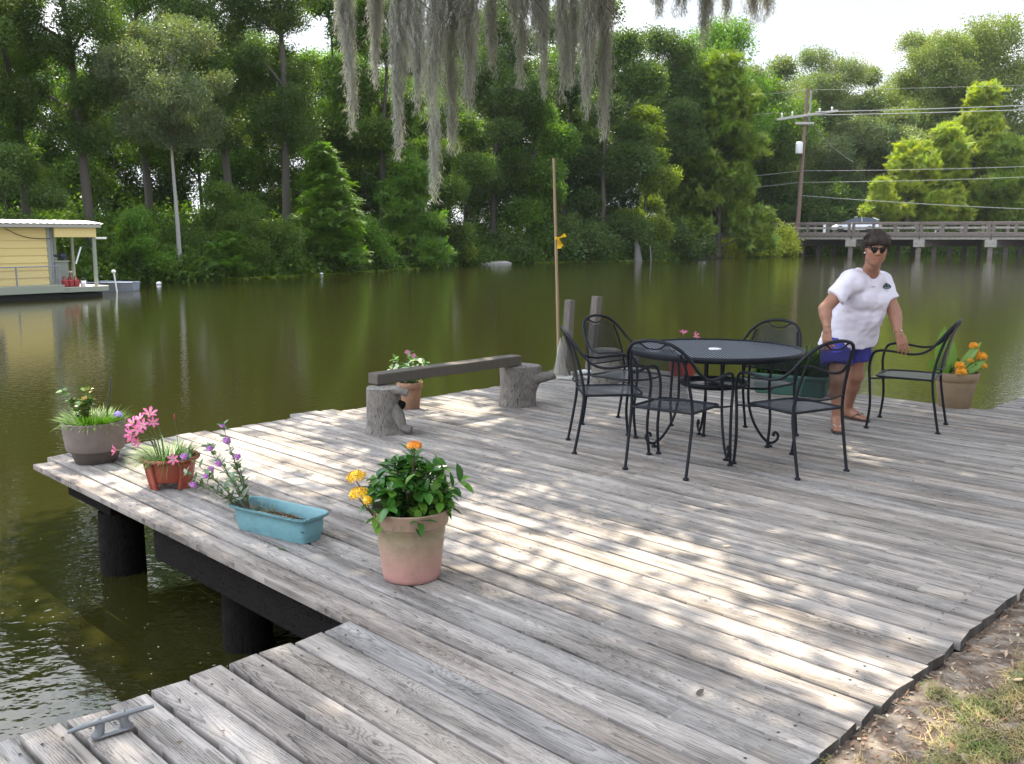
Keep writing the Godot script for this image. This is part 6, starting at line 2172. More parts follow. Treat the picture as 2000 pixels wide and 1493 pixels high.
	for p in [Vector3(-0.015, 0.51, 0.02), Vector3(0.045, 0.48, 0.05), Vector3(-0.15, 0.33, 0.06), Vector3(-0.125, 0.345, 0.03)]:
		part("flower", pv, yel, t, Transform3D(Basis(), p))

	# ---------- red pot behind the table
	t = thing("red_pot", "plain red plastic pot with two pink lilies standing behind the table", "potted plant", Vector3(1.90, 0.001, -10.28))
	g = G.new()
	g.lathe([Vector2(0, 0.003), Vector2(0.125, 0), Vector2(0.13, 0.006), Vector2(0.16, 0.2), Vector2(0.172, 0.205), Vector2(0.175, 0.25), Vector2(0.165, 0.252), Vector2(0.155, 0.2)], 40)
	gpart("pot", g, pot_mat("red_plastic", Color(0.34, 0.06, 0.042), 0.5), t)
	soil(0.155, 0.215, t)
	g = G.new()
	for k in 40:
		var a := rf(0, TAU)
		blade(g, Vector3(cos(a) * 0.08, 0.21, sin(a) * 0.08), Vector3(cos(a) * 0.5, 1, sin(a) * 0.5), rf(0.12, 0.3), 0.005, rf(0.2, 0.6))
	gpart("strap_leaves", g, leafy("lily_leaf", Color(0.075, 0.165, 0.03)), t).set_meta("kind", "stuff")
	for p in [[Vector3(0.0, 0.46, 0.0), Vector3(0, 1, 0.3)], [Vector3(0.125, 0.435, 0.0), Vector3(0.5, 0.4, 0.6)]]:
		part("flower", lily, pink, t, frame_y(p[0], p[1], 0.3, 1.2))
		g = G.new()
		g.tube([Vector3(p[0].x * 0.5, 0.21, 0), p[0]], 0.003, 5, false)
		gpart("flower_stalk", g, stemg, t)

	# ---------- dark green trough behind the person
	t = thing("green_trough", "dark green plastic trough of long grassy plants behind the standing person", "potted plant", Vector3(2.73, 0.001, -9.02), -0.55)
	g = G.new()
	loft(g, [rr.call(0.0, 0.33, 0.085), rr.call(0.006, 0.335, 0.09), rr.call(0.16, 0.355, 0.105), rr.call(0.164, 0.37, 0.12), rr.call(0.20, 0.372, 0.122), rr.call(0.202, 0.36, 0.11), rr.call(0.14, 0.345, 0.1)], 0.8, false)
	gpart("box", g, pot_mat("green_plastic", Color(0.028, 0.085, 0.062), 0.5), t)
	soil(1.0, 0.165, t, 0.345, 0.1)
	for h in 2:
		g = G.new()
		for k in (700 if h == 0 else 200):
			var d := Vector3(rf(-0.6, 0.6), rf(0.6, 1.3), rf(-0.6, 0.6))
			blade(g, Vector3(rf(-0.33, 0.33), 0.165, rf(-0.09, 0.09)), d, rf(0.24, 0.50), rf(0.011, 0.019), rf(0.1, 0.5))
		gpart("grass_blades", g, [leafy("trough_grass", Color(0.06, 0.15, 0.03)), leafy("dry_grass", Color(0.26, 0.23, 0.13))][h], t).set_meta("kind", "stuff")

	# ---------- tan pot at the right with broad leaves and yellow flowers
	t = thing("banana_pot", "large tan clay pot with broad upright leaves and orange yellow flowers behind the right chair", "potted plant", Vector3(4.02, 0.001, -8.33))
	g = G.new()
	g.lathe([Vector2(0, 0.003), Vector2(0.125, 0), Vector2(0.131, 0.005), Vector2(0.172, 0.24), Vector2(0.172, 0.24), Vector2(0.18, 0.244), Vector2(0.192, 0.315), Vector2(0.19, 0.322), Vector2(0.18, 0.32), Vector2(0.168, 0.24)], 48)
	gpart("pot", g, pot_mat("tan_pot", Color(0.235, 0.168, 0.105), 0.75), t)
	soil(0.172, 0.285, t)
	var bm := leafy("banana_leaf", Color(0.17, 0.29, 0.05), 0.4)
	for e in [[Vector3(-0.13, 0.28, 0.0), Vector3(-0.05, 1, 0.05), 0.46, 0.12], [Vector3(-0.02, 0.30, 0.05), Vector3(0.55, 0.95, 0.1), 0.35, 0.085], [Vector3(0.0, 0.29, 0.08), Vector3(0.75, 0.6, 0.2), 0.24, 0.07], [Vector3(-0.10, 0.28, 0.05), Vector3(-0.25, 0.9, 0.2), 0.32, 0.11], [Vector3(-0.06, 0.28, -0.03), Vector3(0.12, 1, -0.2), 0.36, 0.1], [Vector3(-0.16, 0.28, 0.04), Vector3(-0.6, 0.7, 0.2), 0.22, 0.08]]:
		part("broad_leaf", big_leaf_mesh(e[2], e[3], 0.05, 0.55), bm, t, aim(e[0], e[1], rf(0.6, 1.3)))
	st = []
	for k in 16:
		var a := k * 2.4
		st.append([Vector3(cos(a) * rf(0.03, 0.15) + 0.05, rf(0.04, 0.13), sin(a) * rf(0.03, 0.14)), 0.003])
	shrub(t, Vector3(0.03, 0.285, 0), st, [lm[2]], ix, stemb, 4, Vector2(0.6, 0.9), 4)
	var oh := floret_head(0.04, 52, 4, 0.014, Color(0.85, 0.42, 0.02), Color(0.78, 0.26, 0.01), 0.85)
	for p in [[Vector3(-0.06, 0.40, 0.17), 1.0], [Vector3(-0.05, 0.345, 0.18), 1.15], [Vector3(0.11, 0.56, 0.05), 0.95], [Vector3(0.18, 0.465, 0.06), 1.15], [Vector3(0.075, 0.43, 0.08), 0.7], [Vector3(0.205, 0.38, 0.05), 0.85], [Vector3(0.13, 0.52, 0.04), 0.8]]:
		part("flower_head", oh, yel, t, Transform3D(Basis(), p[0]).scaled_local(Vector3.ONE * p[1]))
		g = G.new()
		g.tube([p[0] * Vector3(0.5, 1, 0.5) + Vector3.DOWN * minf(0.12, p[0].y - 0.27), p[0] + Vector3.DOWN * 0.02], 0.003, 5, false)
		gpart("flower_stalk", g, stemg, t)


# ---------------------------------------------------------------- small things: cleat, lawn, litter
func build_small_things() -> void:
	# dock cleat
	var t := thing("dock_cleat", "grey cast metal cleat bolted to the pier boards near the lower left corner", "cleat", Vector3(-1.245, 0.0015, -2.700), 0.0)
	var steel := mat("cast_metal", lin(0.19, 0.20, 0.21), 0.5, 0.35)
	bump(steel, 97, 0.08, 0.08)
	triplanar(steel, 5.0, false)
	var ax := Vector3(0.78, 0, -0.625).normalized()
	var g := G.new()
	g.tube(curve([ax * -0.128 + Vector3.UP * 0.046, ax * -0.07 + Vector3.UP * 0.050, ax * 0.0 + Vector3.UP * 0.051, ax * 0.07 + Vector3.UP * 0.050, ax * 0.128 + Vector3.UP * 0.046], 5), [0.007, 0.0075, 0.008, 0.009, 0.0098, 0.0105, 0.0115, 0.0122, 0.0125, 0.0128, 0.013, 0.0128, 0.0125, 0.0122, 0.0115, 0.0105, 0.0098, 0.009, 0.008, 0.0075, 0.007], 12, true, 0.8)
	gpart("horn_bar", g, steel, t)
	for s in [-1.0, 1.0]:
		g = G.new()
		g.tube(curve([ax * 0.043 * s + Vector3.UP * 0.004, ax * 0.036 * s + Vector3.UP * 0.025, ax * 0.036 * s + Vector3.UP * 0.046], 4), [0.022, 0.019, 0.017, 0.0155, 0.0145, 0.0145, 0.015, 0.0155, 0.016], 12, true, 1.0, 1.0, ax)
		gpart("leg", g, steel, t)
	g = G.new()
	g.tube([ax * -0.062 + Vector3.UP * 0.004, ax * -0.05 + Vector3.UP * 0.005, ax * 0.05 + Vector3.UP * 0.005, ax * 0.062 + Vector3.UP * 0.004], [0.012, 0.021, 0.021, 0.012], 12, true, 0.28)
	gpart("base_plate", g, steel, t)
	for s in [-1.0, 1.0]:
		g = G.new()
		g.lathe([Vector2(0, 0.004), Vector2(0.005, 0.003), Vector2(0.007, 0)], 10, Transform3D(Basis(), ax * 0.036 * s + Vector3.UP * 0.060))
		gpart("bolt", g, steel, t)
	# lawn beside the dock: short blades, green and straw
	var tuft := []
	for v in 3:
		g = G.new()
		for k in 14:
			var a := rf(0, TAU)
			blade(g, Vector3(rf(-0.02, 0.02), 0, rf(-0.02, 0.02)), Vector3(cos(a), rf(0.5, 1.8), sin(a)), rf(0.025, 0.06), rf(0.0022, 0.0036), rf(0.2, 0.9), 3)
		tuft.append(g.mesh())
	var nz := noise(101, 1.1, 3)
	var pos := [[], [], []]
	var col := [[], [], []]
	for k in 52000:
		var u := rf(-1.17, 1.6)
		var v := rf(1.1, 6.2)
		var n := nz.get_noise_2d(u * 2.0, v * 2.0)
		var edge := smoothstep(-1.1, -0.62, u + n * 0.35)
		if rng.randf() > edge * clampf(0.75 + n * 1.2, 0.1, 1.0): continue
		var p := uvw(u, v)
		p.y = ground_height(Vector2(p.x, p.z)) + noise_y(p)
		var q := rng.randi() % 3
		pos[q].append(Transform3D(Basis(Vector3.UP, rf(0, TAU)).scaled(Vector3.ONE * rf(0.7, 1.25)), p))
		var dry := clampf(0.82 - n * 1.3 + rf(-0.4, 0.4), 0, 1)
		var b := rf(0.75, 1.2)
		col[q].append(Color(0.13, 0.20, 0.045).lerp(Color(0.42, 0.31, 0.15), dry) * b)
	var lawn := Node3D.new()
	lawn.name = "lawn_grass"
	add_child(lawn)
	tag(lawn, "short patchy green and straw coloured grass beside the dock", "grass", "", "stuff")
	var gm := mat("lawn_blades", Color.WHITE, 0.6, 0.0, Color(0.5, 0.6, 0.2))
	for q in 3: scatter("tufts", tuft[q], gm, pos[q], col[q], lawn).set_meta("kind", "stuff")
	# dry leaf crumbs and twigs on the bare earth and between the boards
	g = G.new()
	for k in 4200:
		var near := rng.randf() < 0.6
		var u := rf(-1.2, -0.75) if near else rf(-1.2, 1.0)
		var v := rf(1.2, 6.0)
		var p := uvw(u, v)
		p.y = ground_height(Vector2(p.x, p.z)) + noise_y(p) + 0.004
		var t0 := rf(0, 1)
		g.col = Color(0.22, 0.12, 0.07).lerp(Color(0.48, 0.40, 0.30), t0 * t0) * rf(0.6, 1.1)
		var d := Vector3(rf(-1, 1), rf(-0.15, 0.35), rf(-1, 1))
		flat_leaf(g, p, d, Vector3.UP + rv(0.5), rf(0.01, 0.045), rf(0.003, 0.014))
	tag(gpart("leaf_litter", g, mat("litter", Color.WHITE, 0.85), self), "dry brown leaf crumbs on the bare earth along the dock", "leaf litter", "", "stuff")
	g = G.new()
	for k in 240:
		var p := uvw(rf(-6.6, -1.3), rf(2.1, 8.6), 0.003) if k < 170 else uvw(rf(-2.9, -1.3), rf(0.3, 2.0), 0.003)
		g.col = Color(0.20, 0.12, 0.07).lerp(Color(0.06, 0.05, 0.045), rng.randf())
		flat_leaf(g, p, Vector3(rf(-1, 1), 0.1, rf(-1, 1)), Vector3.UP + rv(0.4), rf(0.008, 0.03), rf(0.003, 0.011))
	tag(gpart("deck_litter", g, mat("litter", Color.WHITE, 0.85), self), "small dark leaf crumbs scattered over the dock boards", "leaf litter", "", "stuff")
	# single fallen leaves one can pick out
	var fl := big_leaf_mesh(0.055, 0.024, -0.15)
	var k := 0
	for p in [[Vector3(1.82, -0.03, -3.12), 1.1, "curled tan leaf lying on the grass edge right of the dock"], [Vector3(1.35, -0.03, -2.62), 1.0, "flat brown leaf on the bare sand by the dock"], [Vector3(0.62, 0.004, -2.93), 0.8, "small dark leaf on the wide gap board in front"], [Vector3(1.05, 0.004, -4.46), 0.7, "pale yellow leaf on the middle of the dock"], [Vector3(-0.66, 0.004, -3.62), 0.6, "tiny yellow petal in front of the nearest pot"]]:
		var m := mat("fallen_leaf_%d" % k, [lin(0.42, 0.32, 0.2), lin(0.3, 0.17, 0.09), lin(0.05, 0.045, 0.04), lin(0.55, 0.42, 0.25), lin(0.6, 0.4, 0.08)][k], 0.8)
		var o := part("fallen_leaf", fl, m, self, aim(p[0] + Vector3.UP * 0.004, Vector3(rf(-1, 1), 0.05, rf(-1, 1)), 0.2, p[1]))
		tag(o, p[2], "leaf", "single fallen leaves")
		k += 1
	# weed seedlings in the board joints
	for e in [[-1.135, -4.42, "tiny green weed growing from the joint beside the blue trough corner"], [-1.50, -4.95, "tiny green weed in the joint behind the blue trough"]]:
		g = G.new()
		for q in 14: blade(g, Vector3(rf(-0.012, 0.012), -0.005, rf(-0.012, 0.012)), Vector3.UP + rv(0.9), rf(0.02, 0.05), 0.006, 0.4, 3)
		tag(part("weed_seedling", g.mesh(), leafy("weed", Color(0.10, 0.19, 0.035)), self, Transform3D(Basis(), Vector3(e[0], 0, e[1]))), e[2], "weed", "weeds in the dock joints")
	# drifting bits on the water
	g = G.new()
	for q in 420:
		var p := Vector3(rf(-9, 1.5), WATER + 0.004, rf(-16, -2.2))
		if q % 2: p = Vector3(rf(-4.2, -1.2), WATER + 0.004, rf(-6, -3))
		flat_leaf(g, p, Vector3(rf(-1, 1), 0, rf(-1, 1)), Vector3.UP, rf(0.006, 0.022), rf(0.004, 0.012))
	tag(gpart("floating_specks", g, mat("specks", lin(0.35, 0.33, 0.25), 0.8), self), "pale bits drifting on the water beside the dock", "debris", "", "stuff")
	g = G.new()
	g.box(Transform3D(Basis(Vector3.UP, 0.1), Vector3(-3.9, WATER + 0.006, -9.15)), Vector3(0.24, 0.012, 0.07), 0.004)
	tag(gpart("floating_stick", g, mat("pale_deck", lin(0.5, 0.48, 0.43), 0.8), self), "pale flat stick floating behind the black stake of the grey planter", "stick")

func noise_y(p: Vector3) -> float:
	return noise_ground.get_noise_2d(p.x, p.z) * 0.02

var noise_ground := noise(11, 0.35, 3)


# ---------------------------------------------------------------- the person: fields of blended tapered capsules, meshed as surface nets
class Field:
	var o := Vector3.ZERO
	var cell := 0.012
	var nx := 0
	var ny := 0
	var nz := 0
	var f := PackedFloat32Array()

	func make(lo: Vector3, hi: Vector3, c: float) -> void:
		cell = c
		o = lo
		nx = int((hi.x - lo.x) / c) + 2
		ny = int((hi.y - lo.y) / c) + 2
		nz = int((hi.z - lo.z) / c) + 2
		f.resize(nx * ny * nz)
		f.fill(0.5)

	# tapered capsule a-b; flat squeezes the distance along an axis; cut ends it with planes at b (and a)
	func bone(a: Vector3, b: Vector3, ra: float, rb: float, k := 0.02, flat_axis := Vector3.ZERO, flat := 1.0, cut := false, take := false) -> void:
		var m := maxf(ra, rb) * maxf(1.0, 1.0 if flat >= 1.0 else 1.0) + 0.05
		var lo := ((a.min(b) - Vector3.ONE * m - o) / cell).floor()
		var hi := ((a.max(b) + Vector3.ONE * m - o) / cell).ceil()
		var ab := b - a
		var l2 := maxf(ab.length_squared(), 1e-9)
		var dirn := ab.normalized()
		for z in range(maxi(0, int(lo.z)), mini(nz, int(hi.z) + 1)):
			for y in range(maxi(0, int(lo.y)), mini(ny, int(hi.y) + 1)):
				var at := (z * ny + y) * nx
				for x in range(maxi(0, int(lo.x)), mini(nx, int(hi.x) + 1)):
					var p := o + Vector3(x, y, z) * cell
					var t := clampf((p - a).dot(ab) / l2, 0.0, 1.0)
					var q := p - a - ab * t
					if flat != 1.0:
						var s := q.dot(flat_axis)
						q += flat_axis * s * (1.0 / flat - 1.0)
					var d := q.length() - lerpf(ra, rb, t)
					if cut: d = maxf(d, (p - b).dot(dirn))
					var e := f[at + x]
					if take:
						f[at + x] = maxf(e, -d)
					else:
						var h := maxf(k - absf(d - e), 0.0) / k
						f[at + x] = minf(d, e) - h * h * k * 0.25

	func plane(p0: Vector3, n: Vector3, box_lo: Vector3, box_hi: Vector3) -> void:   # keep the side against n
		for z in nz:
			for y in ny:
				for x in nx:
					var p := o + Vector3(x, y, z) * cell
					if p.x < box_lo.x or p.y < box_lo.y or p.z < box_lo.z or p.x > box_hi.x or p.y > box_hi.y or p.z > box_hi.z: continue
					var i := (z * ny + y) * nx + x
					f[i] = maxf(f[i], (p - p0).dot(n))

	func ripple(n: FastNoiseLite, amp: float, s: Vector3) -> void:
		for z in nz:
			for y in ny:
				for x in nx:
					var i := (z * ny + y) * nx + x
					if absf(f[i]) < 0.05:
						var p := (o + Vector3(x, y, z) * cell) * s
						f[i] += amp * n.get_noise_3d(p.x, p.y, p.z)

	func at(p: Vector3) -> float:
		var q := (p - o) / cell
		var x := clampi(int(q.x), 0, nx - 2)
		var y := clampi(int(q.y), 0, ny - 2)
		var z := clampi(int(q.z), 0, nz - 2)
		var u := q - Vector3(x, y, z)
		var i := (z * ny + y) * nx + x
		var a := lerpf(lerpf(f[i], f[i + 1], u.x), lerpf(f[i + nx], f[i + nx + 1], u.x), u.y)
		i += nx * ny
		var b := lerpf(lerpf(f[i], f[i + 1], u.x), lerpf(f[i + nx], f[i + nx + 1], u.x), u.y)
		return lerpf(a, b, u.z)

	func net(g: G) -> void:
		var ids := {}
		var sy := nx
		var sz := nx * ny
		var off := [0, 1, sy, sy + 1, sz, sz + 1, sz + sy, sz + sy + 1]
		var lim := cell * 2.2
		for z in nz - 1:
			for y in ny - 1:
				for x in nx - 1:
					var i := z * sz + y * sy + x
					if absf(f[i]) > lim: continue
					var inside := 0
					for k in 8:
						if f[i + off[k]] < 0.0: inside += 1
					if inside == 0 or inside == 8: continue
					var s := Vector3.ZERO
					var n := 0
					for e in [[0, 1], [2, 3], [4, 5], [6, 7], [0, 2], [1, 3], [4, 6], [5, 7], [0, 4], [1, 5], [2, 6], [3, 7]]:
						var da := f[i + off[e[0]]]
						var db := f[i + off[e[1]]]
						if (da < 0.0) != (db < 0.0):
							var t := da / (da - db)
							var pa := Vector3(e[0] & 1, (e[0] >> 1) & 1, e[0] >> 2)
							var pb := Vector3(e[1] & 1, (e[1] >> 1) & 1, e[1] >> 2)
							s += pa.lerp(pb, t)
							n += 1
					var p := o + (Vector3(x, y, z) + s / n) * cell
					var h := cell
					var gr := Vector3(at(p + Vector3(h, 0, 0)) - at(p - Vector3(h, 0, 0)), at(p + Vector3(0, h, 0)) - at(p - Vector3(0, h, 0)), at(p + Vector3(0, 0, h)) - at(p - Vector3(0, 0, h)))
					ids[i] = g.vert(p, gr.normalized(), Vector2(p.x, p.y) * 4.0)
		for i in ids:
			var x: int = i % nx
			var y: int = (i / sy) % ny
			var z: int = i / sz
			var inn: bool = f[i] < 0.0
			if y > 0 and z > 0 and x < nx - 1 and (f[i + 1] < 0.0) != inn and ids.has(i - sy) and ids.has(i - sz) and ids.has(i - sy - sz):
				g.quad(ids[i], ids[i - sy], ids[i - sy - sz], ids[i - sz])
			if x > 0 and z > 0 and (f[i + sy] < 0.0) != inn and ids.has(i - 1) and ids.has(i - sz) and ids.has(i - 1 - sz):
				g.quad(ids[i], ids[i - 1], ids[i - 1 - sz], ids[i - sz])
			if x > 0 and y > 0 and (f[i + sz] < 0.0) != inn and ids.has(i - 1) and ids.has(i - sy) and ids.has(i - 1 - sy):
				g.quad(ids[i], ids[i - 1], ids[i - 1 - sy], ids[i - sy])


func build_person() -> void:
	var t := thing("person", "person in a white t-shirt and blue shorts, sunglasses and flip-flops, leaning towards a chair", "person", Vector3(2.70, 0, -7.40))
	var base := t.position
	var W := func(x: float, y: float, z: float) -> Vector3: return Vector3(x, y, z) - base
	# joints
	var pelvis: Vector3 = W.call(2.715, 0.80, -7.50)
	var hip_r: Vector3 = W.call(2.615, 0.76, -7.44)
	var hip_l: Vector3 = W.call(2.80, 0.76, -7.58)
	var knee_r: Vector3 = W.call(2.590, 0.40, -7.30)
	var knee_l: Vector3 = W.call(2.828, 0.40, -7.58)
	var ank_r: Vector3 = W.call(2.600, 0.075, -7.325)
	var ank_l: Vector3 = W.call(2.855, 0.075, -7.80)
	var chest: Vector3 = W.call(2.735, 1.10, -7.30)
	var neck: Vector3 = W.call(2.752, 1.265, -7.19)
	var head: Vector3 = W.call(2.728, 1.437, -7.05)
	var sh_r: Vector3 = W.call(2.575, 1.195, -7.14)
	var sh_l: Vector3 = W.call(2.905, 1.175, -7.36)
	var el_r: Vector3 = W.call(2.385, 0.985, -7.10)
	var el_l: Vector3 = W.call(2.985, 0.945, -7.26)
	var wr_r: Vector3 = W.call(2.388, 0.832, -7.03)
	var wr_l: Vector3 = W.call(2.972, 0.790, -7.13)
	var skin := mat("skin", lin(0.30, 0.145, 0.092), 0.5)
	skin.subsurf_scatter_enabled = true
	skin.subsurf_scatter_strength = 0.1
	# ----- body: neck, trunk under the shirt, limbs, feet
	var b := Field.new()
	b.make(W.call(2.26, -0.01, -8.0), W.call(3.12, 1.36, -6.9), 0.0115)
	b.bone(pelvis, chest, 0.10, 0.11, 0.04)
	b.bone(chest, neck, 0.10, 0.06, 0.05)
	b.bone(neck, head + Vector3(0, -0.05, -0.02), 0.056, 0.056, 0.03)
	for q in [[hip_r, knee_r, ank_r], [hip_l, knee_l, ank_l]]:
		b.bone(pelvis, q[0], 0.1, 0.095, 0.05)
		b.bone(q[0], q[1], 0.098, 0.060, 0.03)
		var calf: Vector3 = (q[1] as Vector3).lerp(q[2], 0.32) + Vector3(0, 0, -0.012)
		b.bone(q[1], calf, 0.055, 0.057, 0.03)
		b.bone(calf, q[2], 0.056, 0.034, 0.03)
	for q in [[sh_r, el_r, wr_r], [sh_l, el_l, wr_l]]:
		b.bone(chest, q[0], 0.07, 0.06, 0.04)
		b.bone(q[0], q[1], 0.058, 0.047, 0.02)
		var fa: Vector3 = (q[1] as Vector3).lerp(q[2], 0.3)
		b.bone(q[1], fa, 0.043, 0.044, 0.02)
		b.bone(fa, q[2], 0.043, 0.027, 0.02)
	# feet: heel, arch, ball and toes
	var feet := [[ank_r, W.call(2.605, 0.03, -7.36), W.call(2.556, 0.03, -7.15)], [ank_l, W.call(2.842, 0.03, -7.83), W.call(2.962, 0.03, -7.62)]]
	for q in feet:
		b.bone(q[0], q[1] + Vector3(0, 0.012, 0), 0.036, 0.032, 0.02)
		b.bone(q[0], (q[1] as Vector3).lerp(q[2], 0.55) + Vector3(0, 0.018, 0), 0.036, 0.032, 0.025)
		b.bone((q[1] as Vector3).lerp(q[2], 0.2), (q[1] as Vector3).lerp(q[2], 0.78), 0.030, 0.036, 0.02, Vector3.UP, 0.62)
		var fd: Vector3 = (q[2] - q[1]).normalized()
		var fs := fd.cross(Vector3.UP)
		for k in 5:
			var o: Vector3 = (q[1] as Vector3).lerp(q[2], 0.78) + fs * (k - 2.0) * 0.015
			b.bone(o, o + fd * (0.052 - 0.006 * absf(k - (1.0 if q == feet[0] else 3.0))) + Vector3.DOWN * 0.007, 0.012, 0.0095, 0.006)
	var g := G.new()
	b.net(g)
	# ----- hands on their own fine grids, into the same skin
	hand(g, wr_r, Vector3(0.02, -1.0, 0.10).normalized(), Vector3(-0.75, 0.0, 0.66).normalized(), 1.0, 0.35)
	hand(g, wr_l, Vector3(0.32, -0.93, 0.12).normalized(), Vector3(-0.1, 0.15, 0.98).normalized(), -1.0, 0.3)
	# ----- head
	var h := Field.new()
	h.make(head - Vector3(0.13, 0.17, 0.14), head + Vector3(0.13, 0.14, 0.14), 0.0036)
	const HS := 0.93
	var face := Basis.from_euler(Vector3(0.20, -0.17, -0.05))   # turned to the camera and a little down
	var H := func(x: float, y: float, z: float) -> Vector3: return head + face * Vector3(x, y, z) * HS
	var fx := face.x
	h.bone(H.call(0, 0.045, -0.015), H.call(0, 0.04, -0.01), 0.088, 0.088, 0.03, fx, 0.86)
	h.bone(H.call(0, 0.0, 0.015), H.call(0, -0.045, 0.022), 0.066, 0.058, 0.03, fx, 1.02)
	h.bone(H.call(-0.038, -0.068, 0.018), H.call(0.0, -0.088, 0.052), 0.028, 0.024, 0.03)
	h.bone(H.call(0.038, -0.068, 0.018), H.call(0.0, -0.088, 0.052), 0.028, 0.024, 0.03)
	h.bone(H.call(0, -0.092, 0.056), H.call(0, -0.088, 0.058), 0.022, 0.02, 0.025)
	for s in [-1.0, 1.0]:
		h.bone(H.call(0.040 * s, -0.022, 0.052), H.call(0.032 * s, -0.04, 0.055), 0.026, 0.024, 0.03)
		h.bone(H.call(0.012 * s, 0.032, 0.075), H.call(0.045 * s, 0.03, 0.06), 0.013, 0.011, 0.02)
		h.bone(H.call(0.078 * s, 0.015, -0.018), H.call(0.074 * s, -0.022, -0.008), 0.016, 0.010, 0.008, (face * Vector3(1, 0, 0.4)).normalized(), 0.5)
		h.bone(H.call(0.012 * s, -0.024, 0.084), H.call(0.011 * s, -0.026, 0.082), 0.0105, 0.010, 0.008)
	h.bone(H.call(0, 0.022, 0.078), H.call(0, -0.018, 0.101), 0.0095, 0.0140, 0.010)
	h.bone(H.call(-0.020, -0.0535, 0.077), H.call(0.020, -0.0535, 0.077), 0.0065, 0.0065, 0.012)
	h.bone(H.call(-0.016, -0.063, 0.077), H.call(0.016, -0.063, 0.077), 0.0075, 0.0075, 0.012)
	h.bone(H.call(0, -0.06, 0.0), H.call(0, -0.13, -0.03), 0.054, 0.058, 0.03)
	h.net(g)
	for k in g.v.size():   # lips
		var q: Vector3 = face.inverse() * (g.v[k] - head)
		if q.z > 0.06 and absf(q.x) < 0.024 and absf(q.y + 0.0575) < 0.007: g.c[k] = Color(0.95, 0.76, 0.78)
		elif q.z > 0.03 and q.y > -0.05 and q.y < 0.0 and absf(q.x) > 0.02 and g.v[k].distance_to(head) < 0.14: g.c[k] = Color(1.06, 0.90, 0.88)
	gpart("body", g, skin, t)
	# ----- hair: short, thick, dark brown, brushed forward over the forehead
	h = Field.new()
	h.make(head - Vector3(0.16, 0.11, 0.17), head + Vector3(0.16, 0.20, 0.15), 0.005)
	h.bone(H.call(0, 0.058, -0.022), H.call(0, 0.05, -0.03), 0.094, 0.092, 0.03, fx, 0.96)
	h.bone(H.call(-0.03, 0.078, 0.05), H.call(0.035, 0.078, 0.05), 0.042, 0.044, 0.03)
	h.bone(H.call(-0.052, 0.066, 0.058), H.call(0.056, 0.064, 0.055), 0.027, 0.025, 0.02)
	for s in [-1.0, 1.0]:
		h.bone(H.call(0.074 * s, 0.055, 0.02), H.call(0.078 * s, 0.022, 0.012), 0.028, 0.014, 0.02)
		h.bone(H.call(0.07 * s, 0.02, -0.05), H.call(0.055 * s, -0.06, -0.06), 0.034, 0.025, 0.03)
	h.bone(H.call(0, 0.0, -0.07), H.call(0, -0.07, -0.065), 0.05, 0.04, 0.03)
	h.bone(H.call(0, -0.02, 0.10), H.call(0, 0.016, 0.100), 0.046, 0.028, 0.01, Vector3.ZERO, 1.0, false, true)
	h.ripple(noise(111, 1.0, 2), 0.005, Vector3(40, 18, 40))
	h.ripple(noise(112, 1.0, 2), 0.003, Vector3(190, 60, 190))
	g = G.new()
	h.net(g)
	var hm := mat("brown_hair", lin(0.022, 0.0125, 0.008), 0.6)
	bump(hm, 113, 0.15, 0.2)
	triplanar(hm, 6.0)
	gpart("hair", g, hm, t)
	g = G.new()   # loose locks that break up the outline
	for k in 300:
		var d := Vector3(rf(-1, 1), rf(-0.25, 1), rf(-1, 1)).normalized()
		var p: Vector3 = H.call(d.x * 0.094, 0.056 + d.y * 0.09, -0.02 + d.z * 0.094)
		var w := face * (Vector3(d.x * 0.5, -0.45, 0.75) + d * 0.12 + rv(0.3))
		g.tube(curve([p - face * d * 0.012, p + w.normalized() * 0.022 + face * d * 0.004, p + w.normalized() * 0.042 - face * d * 0.004 + Vector3.DOWN * 0.006], 2), [0.0028, 0.0026, 0.0022, 0.0014, 0.0004], 4, false)
	gpart("locks", g, hm, t).set_meta("kind", "stuff")
	# ----- sunglasses, earring
	var black := mat("sunglass_black", lin(0.008, 0.008, 0.009), 0.12)
	g = G.new()
	for s in [-1.0, 1.0]:
		var rows := []
		for j in 7:
			var row := []
			var v := j / 6.0 * 2.0 - 1.0
			for k in 9:
				var u := k / 8.0
				var top := 0.024 - 0.004 * u
				var bot := -0.030 * (1.0 - 0.45 * pow(absf(u - 0.45) / 0.55, 2.0))
				var y := lerpf(bot, top, v * 0.5 + 0.5) * (1.0 if u > 0.02 else 0.55)
				var an := lerpf(0.10, 1.05, u)
				row.append(H.call(s * sin(an) * 0.079, 0.012 + y, 0.012 + cos(an) * 0.088 - v * v * 0.004))
			rows.append(row)
		var ff := g.v.size()
		for j in 7:
			for k in 9: g.vert(rows[j][k], (rows[j][k] - (H.call(0, 0.012, -0.02) as Vector3)).normalized())
		for j in 6:
			for k in 8: g.quad(ff + j * 9 + k, ff + j * 9 + k + 1, ff + (j + 1) * 9 + k + 1, ff + (j + 1) * 9 + k)
	gpart("sunglass_lens", g, black, t)
	g = G.new()
	g.tube(curve([H.call(-0.069, 0.018, 0.057), H.call(-0.045, 0.030, 0.083), H.call(-0.012, 0.026, 0.101), H.call(0.012, 0.026, 0.101), H.call(0.045, 0.030, 0.083), H.call(0.069, 0.018, 0.057)], 4), 0.0032, 6)
	for s in [-1.0, 1.0]:
		g.tube(curve([H.call(0.069 * s, 0.018, 0.057), H.call(0.083 * s, 0.016, 0.02), H.call(0.080 * s, 0.014, -0.02)], 4), 0.0042, 6)
	gpart("sunglass_frame", g, black, t)
	g = G.new()
